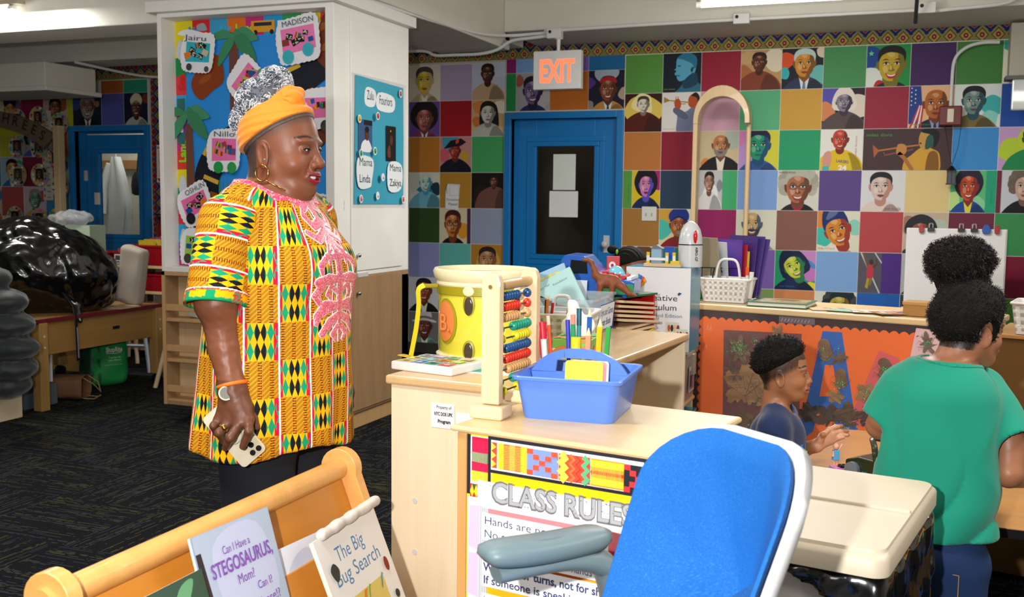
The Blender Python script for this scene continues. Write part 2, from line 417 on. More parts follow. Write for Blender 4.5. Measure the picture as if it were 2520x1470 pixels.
def org_link(name, parts, mat, parent=None, colfn=None, uvfn=None, T=None, smooth_it=1):
    vs = []; fs = []; k = 0
    for v, f in parts: vs.append(v); fs.append(f+k); k += len(v)
    v = np.concatenate(vs); f = np.concatenate(fs); f = f[(f >= 0).all(1)]
    for _ in range(smooth_it):     # light relax
        acc = np.zeros_like(v); c = np.zeros(len(v))
        for a, b in ((0, 1), (1, 2), (2, 3), (3, 0)):
            np.add.at(acc, f[:, a], v[f[:, b]]); np.add.at(acc, f[:, b], v[f[:, a]]); np.add.at(c, f[:, a], 1); np.add.at(c, f[:, b], 1)
        v = np.where(c[:, None] > 0, v*.5+.5*acc/np.maximum(c, 1)[:, None], v)
    me = bpy.data.meshes.new(name); me.vertices.add(len(v)); me.loops.add(len(f)*4); me.polygons.add(len(f))
    co = v
    if T is not None:
        Tm = np.array(T); co = v @ Tm[:3, :3].T+Tm[:3, 3]
    me.vertices.foreach_set('co', co.astype(np.float32).ravel()); me.loops.foreach_set('vertex_index', f.ravel().astype(np.int32))
    me.polygons.foreach_set('loop_start', np.arange(len(f), dtype=np.int32)*4)
    me.update(calc_edges=True)
    if colfn is not None:
        c = colfn(v); ca = me.color_attributes.new('Col', 'FLOAT_COLOR', 'POINT'); c = np.clip(c, 0, 1)
        l = np.where(c <= .04045, c/12.92, ((c+.055)/1.055)**2.4)
        ca.data.foreach_set('color', np.concatenate([l, np.ones((len(v), 1))], 1).astype(np.float32).ravel())
    if uvfn is not None:
        uv = uvfn(v); ul = me.uv_layers.new(name='UVMap'); ul.data.foreach_set('uv', uv[f.ravel()].astype(np.float32).ravel())
    me.validate()
    return link(name, me, mat, parent, 180)
# ================================================================ the room
WY = 8.17; TS = .305; TX = -2.192; TZ = 2.515
def struct(o): o['kind'] = 'structure'; return o
# carpet tiles: dark, with fine broken yellow-grey threads, quarter-turned like parquet
m = M('carpet', '#15161a', .95, spec=.1); nt = NT(m); x, y, z = nt.pos()
u = x; v = y
tu, tv = (u/.5).fl(), (v/.5).fl()
par = (tu+tv).mod(2)
a = u*par+v*(X(nt, par.m('SUBTRACT', 1).ab().o)); b = v*par+u*par.m('SUBTRACT', 1).ab()
line = (b*140).fl(); nz = nt.noise(nt.vec(a*2.2+tu*3.1, line*7.3, tv*5.7), 1.0, 2)
st = nz.gt(.53); thin = (b*140).fr().gt(.45); dash = nt.noise(nt.vec(a*26, line*3.7), 1.0, 1).gt(.45)
f = st*thin*dash
hue = nt.noise(nt.vec(line*.37, tv*1.7), 1.0, 0).gt(.5)
c1 = nt.mix(hue, '#7d7b45', '#5d6a72'); base = nt.mix(nt.noise(nt.vec(a*3, line*2.2), 1.0, 3), '#1c1d22', '#0c0d10')
nt.put(nt.mix(f*.32, base, c1), bsdf(m).inputs['Base Color']); CARPET = m
WALLW = M('wall_paint', '#cfccc2', .7); CEILP = M('ceiling_paint', '#d9d6cc', .75); BEAMP = M('beam_paint', '#dedbd0', .6, bump=.1, bscale=60)
WHITEP = M('white_paint', '#f1efe9', .45); BLUEP = M('door_blue', '#117cc6', .35)
struct(G().box(-10.5, 3.2, -2.5, 10.2, -.1, 0).build('floor', CARPET, smooth=0))
struct(G().box(-10.5, 3.2, -2.5, WY+.12, 2.98, 3.08).build('ceiling', CEILP, smooth=0))
# back wall with the two door openings
D1 = (-3.165, -2.25, 2.025); D2 = (-7.865, -6.98, 1.985)
g = G()
for a, b, c, d in ((-10.5, D2[0], 0, 2.98), (D2[0], D2[1], D2[2], 2.98), (D2[1], D1[0], 0, 2.98), (D1[0], D1[1], D1[2], 2.98), (D1[1], 3.2, 0, 2.98)):
    g.box(a, b, WY, WY+.12, c, d)
struct(g.build('wall_back', WALLW, smooth=0))
struct(G().box(-10.6, -10.5, -2.5, 10.2, 0, 2.98).build('wall_left', WALLW, smooth=0))
struct(G().box(3.2, 3.3, -2.5, 10.2, 0, 2.98).build('wall_right', WALLW, smooth=0))
struct(G().box(-10.6, 3.3, -2.6, -2.5, 0, 2.98).build('wall_front', WALLW, smooth=0))
# rooms seen through the two doors
struct(G().box(-9.4, -6.2, 9.6, 9.7, 0, 2.6).box(-9.5, -9.4, WY+.12, 9.7, 0, 2.6).box(-6.2, -6.1, WY+.12, 9.7, 0, 2.6).box(-9.5, -6.1, WY+.12, 9.7, 2.6, 2.7).build('wall_closet', M('closet_wall', '#d9d8c8', .8), smooth=0))
struct(G().box(-3.6, -1.7, 8.95, 9.05, 0, 2.5).box(-3.7, -3.6, WY+.12, 9.05, 0, 2.5).box(-1.7, -1.6, WY+.12, 9.05, 0, 2.5).box(-3.7, -1.6, WY+.12, 9.05, 2.5, 2.6).build('wall_hall', M('hall_wall', '#6f6658', .85), smooth=0))
struct(G().box(-2.62, -2.50, 8.86, 8.95, 0, 2.1).build('trim_7', wood('hall_wood', '#a9713c', '#8d5a2c', 2), smooth=0))
area('closet_lamp', (-7.9, 8.95, 2.5), (0, 0, 0), (.5, .5), 7, (1, .97, .9)); area('hall_lamp', (-2.9, 8.7, 2.4), (0, 0, 0), (.3, .3), .6, (1, .9, .8))
# beams
def beam(name, x0, x1, y0, y1, z0, z1): struct(G().box(x0, x1, y0, y1, z0, z1).build(name, BEAMP, smooth=0, bevel=.008))
beam('trim_1', -2.95, 3.2, 7.42, WY, 2.62, 2.98)      # along the back wall, right of the cross beam
beam('trim_2', -10.5, -2.95, 7.45, 7.85, 2.56, 2.98)
beam('trim_3', -10.5, -3.6, 5.55, 5.95, 2.47, 2.98)
beam('trim_4', -3.55, -2.95, 4.2, 7.55, 2.50, 2.98)      # cross beam above the cabinet
beam('trim_5', -10.5, -3.6, 3.4, 3.75, 2.42, 2.98)
beam('trim_8', -2.95, 3.2, 4.55, 4.9, 2.66, 2.98)
# boxed duct on the left: trunk and lip
struct(G().box(-9.6, -7.05, 7.0, 7.6, 2.29, 2.5).box(-9.6, -7.0, 6.96, 7.62, 2.25, 2.29).build('trim_6', BEAMP, smooth=0, bevel=.006))
struct(G().box(-6.98, 3.2, WY-.02, WY, 0, .09).build('baseboard_back', M('dark_base', '#3a3530', .6), smooth=0))
# ---------------------------------------------------------------- generic painted portraits
FACE = [(0, -1.0), (.32, -.93), (.58, -.68), (.72, -.3), (.76, .15), (.7, .6), (.45, .95), (0, 1.08), (-.45, .95), (-.7, .6), (-.76, .15), (-.72, -.3), (-.58, -.68), (-.32, -.93)]
def portrait(fl, x, z, w, h, bg='#dddddd', skin='#a8683a', shade=None, hair='#1c1512', style='short', top='#333a4a', shirt=None, tie=None,
             c=(.5, .56), s=.24, tilt=0, smile=1, beard=None, glasses=None, blot=(), extra=None, lip=None, text=None, tcol='#555555', seed=0):
    s *= 1.17; rr = random.Random(seed+int(x*977)+int(z*331)); keep = fl.b; fl.b = (x, x+w, z, z+h); fl.at(x, z, w, h); fl.z = .0004
    shade = shade or mixc(skin, '#20100a', .45); hi = mixc(skin, '#fff0d8', .35)
    fl.rect(0, 1, 0, 1, bg)
    for bc, bx, by, br in blot:
        fl.blob([(bx+br*math.cos(2*PI*i/7)*(.7+.5*rr.random()), by+br*math.sin(2*PI*i/7)*(.7+.5*rr.random())) for i in range(7)], bc, 4)
    ct, st = math.cos(tilt), math.sin(tilt)
    def f(a, b): return (c[0]+s*(a*ct-b*st), c[1]+s*(a*st+b*ct))
    def fb(pts, col, n=3): fl.blob([f(*p) for p in pts], col, n)
    if style in ('afro', 'big'): k = 1.25 if style == 'afro' else 1.4; fb([(k*math.cos(2*PI*i/12)*(1+.06*rr.random()), .35+k*.95*math.sin(2*PI*i/12)*(1+.08*rr.random())) for i in range(12)], hair, 3)
    if style == 'dreads': fb([(-.9, .9), (0, 1.4), (1, .9), (1.3, -.6), (1.2, -1.7), (.6, -1.6), (-.3, -1.2), (-1.0, -1.3)], hair)
    if style == 'curls': 
        for i in range(11): a = PI*(-.15+1.3*i/10); fb([(1.0*math.cos(a)+.42*math.cos(q), .35+1.0*math.sin(a)+.42*math.sin(q)) for q in (0, 1.2, 2.5, 3.7, 5)], mixc(hair, '#8a7a66', .35*(i % 3)/2))
    if style == 'hood': fb([(-1.0, -.8), (-1.15, .4), (-.5, 1.5), (.5, 1.5), (1.15, .4), (1.0, -.8)], hair)
    sh = c[1]-s*1.05
    fl.blob([(c[0]-.52, -.1), (c[0]-.50, sh-.26), (c[0]-.30, sh-.07), (c[0]-.08, sh+.02), (c[0]+.08, sh+.02), (c[0]+.30, sh-.07), (c[0]+.50, sh-.26), (c[0]+.52, -.1)], top, 4)
    fl.blob([(c[0]+.05, -.1), (c[0]+.14, sh-.12), (c[0]+.3, sh-.09), (c[0]+.48, sh-.3), (c[0]+.5, -.1)], mixc(top, '#000000', .28), 4)
    fb([(-.36, -.5), (-.40, -1.25), (0, -1.5), (.40, -1.25), (.36, -.5)], shade)
    if shirt:
        q = sh-.02; fl.poly([(c[0]-.12, q+.01), (c[0], q-.12), (c[0]+.12, q+.01), (c[0]+.06, -.05), (c[0]-.06, -.05)], shirt)
        if tie: fl.poly([(c[0]-.025, q-.10), (c[0]+.025, q-.10), (c[0]+.045, -.05), (c[0]-.045, -.05)], tie)
    for sx in (-1, 1): fb([(sx*.72, .2), (sx*.92, .25), (sx*.9, -.1), (sx*.74, -.3)], shade)
    fb(FACE, skin)
    fb([(.1, -1.0), (.32, -.93), (.58, -.68), (.72, -.3), (.76, .15), (.7, .6), (.45, .95), (.38, .4), (.5, .0), (.3, -.4)], shade)
    fb([(-.55, -.1), (-.3, .0), (-.2, -.3), (-.42, -.45)], hi); fb([(-.3, .75), (0, .85), (.2, .7), (0, .5)], hi)
    if beard: fb([(-.72, -.05), (-.6, -.7), (-.25, -1.06), (.25, -1.06), (.6, -.7), (.72, -.05), (.5, -.35), (.3, -.38), (0, -.33), (-.3, -.38), (-.5, -.35)], beard)
    if style in ('short', 'afro', 'big', 'curls', 'dreads', 'pomp'):
        hh = {'short': 1.2, 'pomp': 1.65}.get(style, 1.25)
        fb([(-.80, .25), (-.84, .8), (-.5, hh), (.1, hh+.08), (.6, hh-.06), (.86, .75), (.80, .2), (.68, .62), (.3, .80), (-.2, .84), (-.62, .62)], hair)
        if style == 'pomp': fb([(-.5, 1.0), (-.1, 1.5), (.5, 1.45), (.2, 1.1)], mixc(hair, '#ffffff', .3))
    elif style == 'wrap': fb([(-.8, .5), (-.95, 1.1), (-.3, 1.75), (.5, 1.7), (.95, 1.1), (.8, .5), (0, .8)], hair); fb([(-.8, .5), (0, .95), (.8, .5), (.75, .38), (0, .78), (-.75, .38)], mixc(hair, '#000000', .3))
    elif style == 'hat': fb([(-1.3, .6), (0, .85), (1.3, .6), (1.15, .42), (0, .62), (-1.15, .42)], hair); fb([(-.8, .72), (-.7, 1.5), (0, 1.62), (.7, 1.5), (.8, .72), (0, .85)], hair); fb([(-.8, .72), (-.79, .95), (0, 1.06), (.79, .95), (.8, .72), (0, .85)], mixc(hair, '#000000', .45))
    elif style == 'bicorne': fl.poly([f(-1.7, .3), f(-.7, 1.4), f(.9, 1.7), f(1.7, 1.2), f(.9, .7), f(-.6, .5)], hair); fb([(.2, 1.5), (.6, 1.6), (.5, 1.1), (.1, 1.0)], '#e8452c')
    elif style == 'hood': fb([(-.85, -.1), (-.95, .9), (0, 1.35), (.95, .9), (.85, -.1), (.7, .5), (0, .85), (-.7, .5)], hair)
    ek = '#181210'
    for sx in (-1, 1):
        fb([(sx*.14, .32), (sx*.34, .44), (sx*.58, .34), (sx*.34, .37)], mixc(hair if style != 'hood' else ek, ek, .6), 2)
        fb([(sx*.14, .12), (sx*.32, .22), (sx*.52, .12), (sx*.33, .06)], '#efe6d8', 2); fl.ell(*f(sx*.33, .14), s*.075, s*.085, ek, 8)
        fl.line([f(sx*.12, .14), f(sx*.32, .24), f(sx*.54, .13)], s*.05, ek)
    fb([(.0, .1), (.12, -.2), (.22, -.3), (0, -.38), (-.2, -.3), (-.03, -.2)], shade, 3); fl.ell(*f(-.02, -.16), s*.06, s*.16, hi, 8)
    lc = lip or mixc(skin, '#7a1420', .55)
    if smile: fb([(-.36, -.5), (0, -.6), (.36, -.5), (.2, -.78), (0, -.84), (-.2, -.78)], lc); fb([(-.27, -.55), (0, -.62), (.27, -.55), (.14, -.68), (-.14, -.68)], '#f4efe6')
    else: fb([(-.27, -.6), (0, -.53), (.27, -.6), (0, -.76)], lc); fl.line([f(-.26, -.61), f(0, -.64), f(.26, -.61)], s*.03, mixc(lc, '#000000', .5))
    if glasses:
        for sx in (-1, 1): fl.line([f(sx*.33+.27*math.cos(q*PI/5), .13+.2*math.sin(q*PI/5)) for q in range(10)], s*.05, glasses, True)
        fl.line([f(-.07, .16), f(.07, .16)], s*.05, glasses)
    if extra: extra(fl, f, s)
    if text: fl.text(text[0], text[1], text[2], text[3], tcol, rot=text[4] if len(text) > 4 else 0, w=text[5] if len(text) > 5 else None)
    fl.b = keep; fl.at(0, 0, 1)
def profile_left(fl, x, z, w, h, bg, skin, dark, top, hair):      # a head seen from the side
    fl.b = (x, x+w, z, z+h); fl.at(x, z, w, h); fl.z = .0004; fl.rect(0, 1, 0, 1, bg)
    fl.blob([(.3, -.1), (.45, .12), (.62, .3), (.85, .28), (1.05, .1), (1.05, -.1)], top)
    fl.blob([(.55, .1), (.55, .4), (.85, .5), (.9, .2)], dark); fl.blob([(.34, .62), (.37, .88), (.6, 1.0), (.84, .86), (.86, .6), (.78, .42), (.6, .33), (.45, .28), (.37, .35), (.36, .42), (.30, .47), (.35, .55), (.28, .58)], skin, 3)
    fl.blob([(.37, .88), (.6, 1.02), (.86, .9), (.88, .66), (.8, .6), (.76, .72), (.5, .84)], hair, 3); fl.blob([(.72, .56), (.76, .64), (.8, .6), (.76, .5)], dark, 3)
    fl.line([(.38, .68), (.46, .67)], .03, dark); fl.line([(.36, .43), (.45, .42)], .02, dark); fl.blob([(.6, .35), (.8, .5), (.78, .42), (.6, .3)], dark, 3)
    fl.b = None; fl.at(0, 0, 1)
def trumpeter(fl, x, z, w, h, bg, skin, coat, brass, face_right=False, text=None):
    fl.b = (x, x+w, z, z+h); fl.at(x+(w if face_right else 0), z, -w if face_right else w, h) if False else fl.at(x, z, w, h)
    fl.z = .0004; fl.rect(0, 1, 0, 1, bg)
    fl.blob([(.42, -.1), (.40, .4), (.30, .5), (.38, .62), (.6, .5), (.8, .62), (1.0, .55), (.95, -.1)], coat); fl.blob([(.3, .5), (.34, .62), (.56, .52), (.7, .35), (.55, .32)], mixc(coat, '#000000', .2))
    fl.blob([(.70, .66), (.68, .8), (.74, .93), (.88, .97), (.95, .85), (.92, .68), (.8, .6)], skin, 3); fl.blob([(.76, .92), (.88, 1.0), (.98, .88), (.94, .74), (.9, .86)], '#1c1613', 3)
    fl.line([(.72, .74), (.2, .8)], .03, brass); fl.line([(.3, .74), (.6, .70), (.62, .76)], .022, brass); fl.poly([(.04, .9), (.2, .81), (.2, .79), (.04, .74)], brass)
    fl.blob([(.34, .62), (.33, .8), (.44, .84), (.5, .7), (.46, .58)], skin, 3); fl.line([(.36, .8), (.36, .9)], .02, skin); fl.line([(.41, .8), (.42, .9)], .02, skin)
    if text: fl.text(text[0], text[1], text[2], text[3], text[4])
    fl.b = None; fl.at(0, 0, 1)
def tile(fl, x, z, w, h, col): fl.z = .0004; fl.rect(x, x+w, z, z+h, col)
def mural(name, label, fl, x0, x1, z0, z1, y=WY-.006, col='#e9e4da'):
    o = fl.build(name, None, PRINT, T=facing((0, y, 0), (1, 0, 0), (0, 0, 1)), back=([(x0, z0), (x1, z0), (x1, z1), (x0, z1)], col), thick=.003)
    return props(o, label, 'mural')
t = TS; gp = .0015
def cell(i, j): return TX+i*t+gp, TZ-(j+1)*t+gp, t-2*gp, t-2*gp
# -- main mural
fl = Flat()
solid = {(0,0):'#5d9c45',(2,0):'#a01f38',(5,0):'#4a975c',(7,0):'#43235e',(8,0):'#41803c',(2,1):'#dba9bd',(3,1):'#5cb583',(4,1):'#d6a541',(6,1):'#9d2740',(9,1):'#1d4fa6',
 (0,2):'#c87c3c',(1,2):'#931d36',(4,2):'#1fa06c',(8,2):'#3d8fd6',(1,3):'#2b415b',(3,3):'#7da2dd',(5,3):'#5e478b',(7,3):'#e2c98a',(0,4):'#ac7838',(2,4):'#96205f',(4,4):'#885b4f',
 (6,4):'#b9484d',(8,4):'#6f2b3f',(9,4):'#3b9054',(1,5):'#2f7d4f',(2,5):'#b04a3a',(3,5):'#7d5fae',(5,5):'#80a9de',(8,5):'#c58b3e',(9,5):'#7d1233',(0,6):'#6a94c9',(1,6):'#a33b52',(2,6):'#4f9a62',
 (4,6):'#cf8653',(6,6):'#1f62b5',(8,6):'#3d8fd6',(9,6):'#5d9c45',(0,7):'#96205f',(1,7):'#d6a541',(3,7):'#43235e',(5,7):'#a01f38',(7,7):'#5cb583'}
for (i, j), c in solid.items(): tile(fl, *cell(i, j), c)
P = lambda i, j, **k: portrait(fl, *cell(i, j), **k)
profile_left(fl, *cell(1, 0), '#101c2c', '#5fb4d6', '#14455f', '#2e7389', '#2c7da5'); fl.text('john coltrane', *(cell(1, 0)[0]+.01, cell(1, 0)[1]+.02), .012, '#8fae3a')
P(3, 0, bg='#c9a06a', skin='#6b3019', hair='#2a1510', style='short', top='#8c3f28', blot=[('#efe3c8', .85, .75, .3), ('#b9703a', .1, .3, .3), ('#d9b07a', .2, .8, .2)], s=.18, c=(.45, .68), smile=0)
P(4, 0, bg='#171a24', skin='#e0942f', hair='#c9e4dc', style='short', top='#2b3558', shirt='#eeeeee', tie='#5f86ad', blot=[('#e8562a', .1, .7, .22), ('#37bcc4', .02, .4, .16), ('#6fc6c2', .9, .3, .25), ('#f0d8c0', .95, .9, .15)], c=(.55, .6), s=.26, smile=0)
def star(fl, f, s): fl.poly([(.10+.07*(1 if k % 2 == 0 else .42)*math.sin(k*PI/5), .80+.07*(1 if k % 2 == 0 else .42)*math.cos(k*PI/5)) for k in range(10)], '#7fd6a0')
P(6, 0, bg='#1f9448', skin='#c9a92b', shade='#7f7420', hair='#171216', style='short', top='#16202e', blot=[('#12489a', .06, .7, .3), ('#e8ece8', .1, .15, .28), ('#c22a30', .3, .02, .14)], c=(.57, .5), s=.32, lip='#c1122c', extra=star)
P(9, 0, bg='#e8e6d0', skin='#d6a832', hair='#e7d25e', style='curls', top='#b89a2e', blot=[('#2fa59a', .2, .95, .25)], c=(.6, .5))
P(0, 1, bg='#3a1408', skin='#e8e2d2', shade='#8a7a6a', hair='#4a3a30', style='short', top='#5a1a10', blot=[('#f0d060', .5, .6, .5), ('#fff0b0', .5, .75, .3)], c=(.5, .7), s=.16)
trumpeter(fl, *cell(1, 1), '#efebe6', '#c2542a', '#7d84a6', '#b58c3c', text=('louis armstrong', .02, .05, .035, '#e58aa0'))
P(5, 1, bg='#2a2030', skin='#8a8498', shade='#3b3448', hair='#f2e6da', style='hood', top='#5a4a48', blot=[('#5a52b8', .2, .85, .3), ('#e08a58', .1, .45, .25), ('#e8dccc', .85, .5, .3), ('#c8705a', .3, .15, .2)], c=(.52, .66), s=.2, smile=0)
def flag(fl, f, s):
    fl.poly([(0, .1), (0, 1), (.25, 1), (.3, .5), (.22, .1)], '#23418f')
    for k in range(5): fl.poly([(.02+k*.06, .0), (.05+k*.06, .0), (.25+k*.02, .5), (.22+k*.02, .55)], '#c5283c' if k % 2 == 0 else '#f0eae6')
    for k in range(9): fl.ell(.05+.09*(k % 2), .95-.05*k, .016, .018, '#f0f0f0', 6)
P(7, 1, bg='#e8b88a', skin='#b5642d', hair='#6b3a22', style='none', top='#1a2438', shirt='#8f9ad6', tie='#26262e', c=(.6, .55), s=.28, smile=0)
fl.b = (cell(7, 1)[0], cell(7, 1)[0]+t, cell(7, 1)[1], cell(7, 1)[1]+t-.003); fl.at(*cell(7, 1)); flag(fl, None, 0); fl.b = None; fl.at(0, 0, 1)
fl.text('benny thompson', cell(7, 1)[0]+.03, cell(7, 1)[1]+.02, .013, '#4f8f4a')
P(8, 1, bg='#dfe6e4', skin='#6f8f8a', shade='#27505a', hair='#171b22', style='short', top='#7a6a3a', blot=[('#3fb4b4', .85, .5, .3), ('#8fd4cc', .8, .2, .2)], c=(.42, .6), s=.25, smile=0)
P(2, 2, bg='#d9c49a', skin='#c27c4a', hair='#3a2a22', style='none', top='#1e1b22', shirt='#e9e2d2', beard='#8b8580', blot=[('#e0662a', .5, .05, .3), ('#e88a3a', .2, .1, .2), ('#b8c4b4', .8, .8, .25)], c=(.55, .62), s=.22, smile=0)
P(3, 2, bg='#d9d43a', skin='#1f9a72', shade='#13507a', hair='#131a3a', style='short', top='#2a5aa5', blot=[('#c79bdc', .1, .5, .33), ('#e08ac9', .05, .85, .2), ('#c79bdc', .15, .2, .25)], c=(.5, .6), s=.29, lip='#12806a', smile=0, text=('pearl bailey', .4, .06, .05))
def lakers(fl, f, s):
    fl.blob([(.22, -.1), (.25, .42), (.36, .45), (.45, .35), (.58, .42), (.68, .36), (.75, -.1)], '#e6c21f', 3); fl.blob([(.06, .15), (.1, .42), (.25, .45), (.25, .1)], '#dd9a8a', 3)
    fl.rect(.06, .22, 0, .1, '#3fb8bc'); fl.text('LAKERS', .38, .2, .07, '#3a3a8c', w=.3, rot=-.12, bold=.02); fl.text('24', .44, .0, .12, '#f4f4f4', w=.2, bold=.04)
P(5, 2, bg='#efeee6', skin='#c8452f', hair='#c8553a', style='none', top='#e6c21f', beard=None, c=(.46, .74), s=.2, extra=lakers, text=('kobe bryant', .86, .34, .05, PI/2, .5), tcol='#c98aa0')
x_, z_, w_, h_ = cell(6, 2); w_ = 2*t-2*gp; fl.rect(x_, x_+w_, z_, z_+h_, '#4a3538')
fl.b = (x_, x_+w_, z_, z_+h_); fl.at(x_, z_, h_, h_)
fl.blob([(1.0, -.1), (.95, .2), (1.1, .35), (1.35, .55), (1.6, .5), (1.75, .35), (1.7, -.1)], '#d8a33a'); fl.blob([(1.45, -.1), (1.5, .4), (1.7, .4), (1.72, -.1)], '#8a5a22')
fl.blob([(1.28, .60), (1.27, .78), (1.33, .93), (1.5, .97), (1.62, .85), (1.6, .62), (1.48, .48), (1.36, .5)], '#c89a4a', 3); fl.blob([(1.42, .5), (1.45, .8), (1.6, .85), (1.6, .6)], '#2c5a50', 3)
fl.blob([(1.3, .92), (1.5, 1.02), (1.72, .9), (1.7, .65), (1.6, .55), (1.58, .82)], '#141a1c', 3)
fl.line([(1.27, .6), (.85, .55), (.35, .47)], .035, '#c47a44'); fl.line([(1.15, .5), (.5, .36), (.48, .44)], .03, '#8a5a4a'); fl.poly([(.22, .62), (.36, .49), (.36, .45), (.26, .3)], '#b8603c')
fl.line([(1.15, .0), (.95, .3), (.82, .42)], .09, '#b0703a'); fl.blob([(.78, .38), (.8, .62), (.98, .6), (.98, .4)], '#c88a4a', 3); fl.line([(1.3, .63), (1.32, .66)], .04, '#111111')
fl.text('miles davis', .06, .82, .08, '#4f9a4a', w=.6); fl.b = None; fl.at(0, 0, 1)
P(9, 2, bg='#c9a0cf', skin='#1f7a4a', shade='#0f4a38', hair='#1a2018', style='short', top='#1f8a50', blot=[('#b9d43a', .3, .5, .35), ('#c5d83a', .6, .7, .25)], c=(.68, .7), s=.18, smile=0)
# row 3
x_, z_, w_, h_ = cell(0, 3); portrait(fl, x_+.075, z_, w_-.075, h_, bg='#e8c21f', skin='#d97fb0', shade='#5a4fc0', hair='#15121a', style='big', top='#1a2a5c', blot=[('#b01f7a', .9, .8, .3)], c=(.5, .6), s=.25, lip='#7a1f6a', smile=0)
fl.rect(x_, x_+.073, z_, z_+h_, '#5d9c45'); fl.text('coretta scott king', x_+.05, z_+.05, .014, '#3f6a34', rot=PI/2)
x_, z_, w_, h_ = cell(2, 3); portrait(fl, x_, z_, w_*.62, h_, bg='#c9c9cc', skin='#b5806a', hair='#1c1a20', style='short', top='#e6e4e2', blot=[('#f2f2f2', .5, .3, .4), ('#8d8d95', .9, .6, .15)], c=(.45, .68), s=.2); fl.rect(x_+w_*.62, x_+w_, z_, z_+h_, '#45b072')
P(4, 3, bg='#d9d8cc', skin='#b06a4a', hair='#b9b6a8', style='curls', top='#1c1a22', shirt='#b01f3a', glasses='#5a4a44', c=(.5, .55), s=.31, text=('WWW.ANSA', .02, .93, .05))
P(6, 3, bg='#dedde0', skin='#d9c2ba', shade='#c08a7c', hair='#1d2026', style='short', top='#e3cfc8', c=(.45, .58), s=.26, smile=0, lip='#8a4a44', text=('joe louis', .55, .04, .08), tcol='#a0605c')
x_, z_, w_, h_ = cell(8, 3); portrait(fl, x_, z_, w_*.78, h_, bg='#5fbf7f', skin='#c8502a', shade='#8c2f2a', hair='#262038', style='afro', top='#1f4a9a', shirt='#e0d84a', blot=[('#bfe08a', .1, .3, .25), ('#8fd4a0', .8, .2, .2)], c=(.52, .6), s=.27); fl.rect(x_+w_*.78, x_+w_, z_, z_+h_, '#25a57d'); fl.text('stacey abrams', x_+w_*.92, z_+.06, .014, '#1f7a5a', rot=PI/2)
x_, z_, w_, h_ = cell(9, 3); fl.rect(x_, x_+.03, z_, z_+h_, '#6f2b3f'); portrait(fl, x_+.032, z_, w_-.032, h_, bg='#cfd0d8', skin='#c9a596', shade='#7a5a52', hair='#6f6054', style='curls', top='#16161c', c=(.55, .6), s=.25, smile=0)
# row 4
P(1, 4, bg='#e6d8b0', skin='#b5602f', hair='#1f3a94', style='wrap', top='#8f1f2a', blot=[('#d8a53a', .2, .85, .3), ('#4fc4b0', .1, .45, .25), ('#3fb8a8', .85, .55, .2), ('#f0ece0', .6, .9, .3)], c=(.52, .56), s=.24, smile=0, lip='#5fb8c0')
P(3, 4, bg='#d9d8c2', skin='#c9a86a', shade='#5a5f78', hair='#5a5a60', style='none', top='#8f9a96', shirt='#e8e4dc', tie='#3a4560', beard='#343848', blot=[('#e2c52a', .3, .8, .12)], c=(.4, .62), s=.25, text=('shaquille oneal', .25, .04, .06), tcol='#c0705a')
P(5, 4, bg='#e3e0c8', skin='#d9852f', shade='#a03a2a', hair='#1b2f6f', style='pomp', top='#e9e6da', blot=[('#3fc0b0', .12, .35, .25), ('#e08a3a', .05, .85, .25), ('#8fd4c0', .9, .6, .2)], c=(.5, .5), s=.31, tilt=.35, text=('little richard', .02, .05, .06), tcol='#e0a090')
P(7, 4, bg='#c9b49a', skin='#8a5a42', hair='#2a2a32', style='afro', top='#2a3048', blot=[('#b9c4b4', .8, .6, .3), ('#a87a5a', .1, .7, .2)], c=(.4, .5), s=.24)
# row 5, 6
x_, z_, w_, h_ = cell(0, 5); fl.rect(x_, x_+.05, z_, z_+h_, '#b04a24'); portrait(fl, x_+.052, z_, w_-.052, h_, bg='#c9d6dc', skin='#8fb4c4', shade='#4a7a94', hair='#6a4a34', style='big', top='#5a6a7a', c=(.52, .5), s=.27)
P(4, 5, bg='#1f9a6a', skin='#c5d03a', shade='#2a7a4a', hair='#142045', style='hood', top='#12264f', blot=[('#c98acb', .85, .85, .3), ('#4f8fc9', .8, .6, .2), ('#c87ac4', .9, .4, .2), ('#e3d43a', .9, .08, .15)], c=(.48, .6), s=.26, tilt=.45, text=('cissy houston', .12, .07, .05), tcol='#3a6aa5')
x_, z_, w_, h_ = cell(6, 5); w2 = w_*.55
fl.b = (x_, x_+w2, z_, z_+h_); fl.at(x_, z_, w2, h_); fl.rect(0, 1, 0, 1, '#5a5660'); fl.line([(.1, 1), (.95, 0)], .05, '#c8ccd0'); fl.line([(.7, 1), (1, .75)], .04, '#c8ccd0')
fl.blob([(.4, .35), (.38, .6), (.5, .72), (.66, .62), (.62, .36)], '#c23a4a'); fl.ell(.56, .77, .09, .07, '#4a3028'); fl.line([(.42, .64), (.25, .9), (.2, 1)], .07, '#7a5a3a'); fl.line([(.64, .64), (.8, .72), (.76, .84)], .07, '#5a4030')
fl.line([(.46, .36), (.38, .12)], .12, '#b8a03a'); fl.line([(.58, .36), (.5, .2)], .12, '#8a7a34'); fl.b = None; fl.at(0, 0, 1); fl.rect(x_+w2, x_+w_, z_, z_+h_, '#4f2f86')
P(7, 5, bg='#b9bcc4', skin='#7a5040', hair='#1f1b1a', style='short', c=(.5, .55)); P(3, 6, bg='#7d9a5a', skin='#6a5a8a', hair='#16303a', style='afro', top='#9a1f30', c=(.3, .55), s=.25)
P(5, 6, bg='#dcdccb', skin='#b8a83a', hair='#1a2a30', style='curls', top='#1f6a6a', c=(.6, .62), s=.26, blot=[('#1f6f6a', .9, .6, .25)]); P(7, 6, bg='#3a3f4f', skin='#8a5a42', c=(.5, .5))
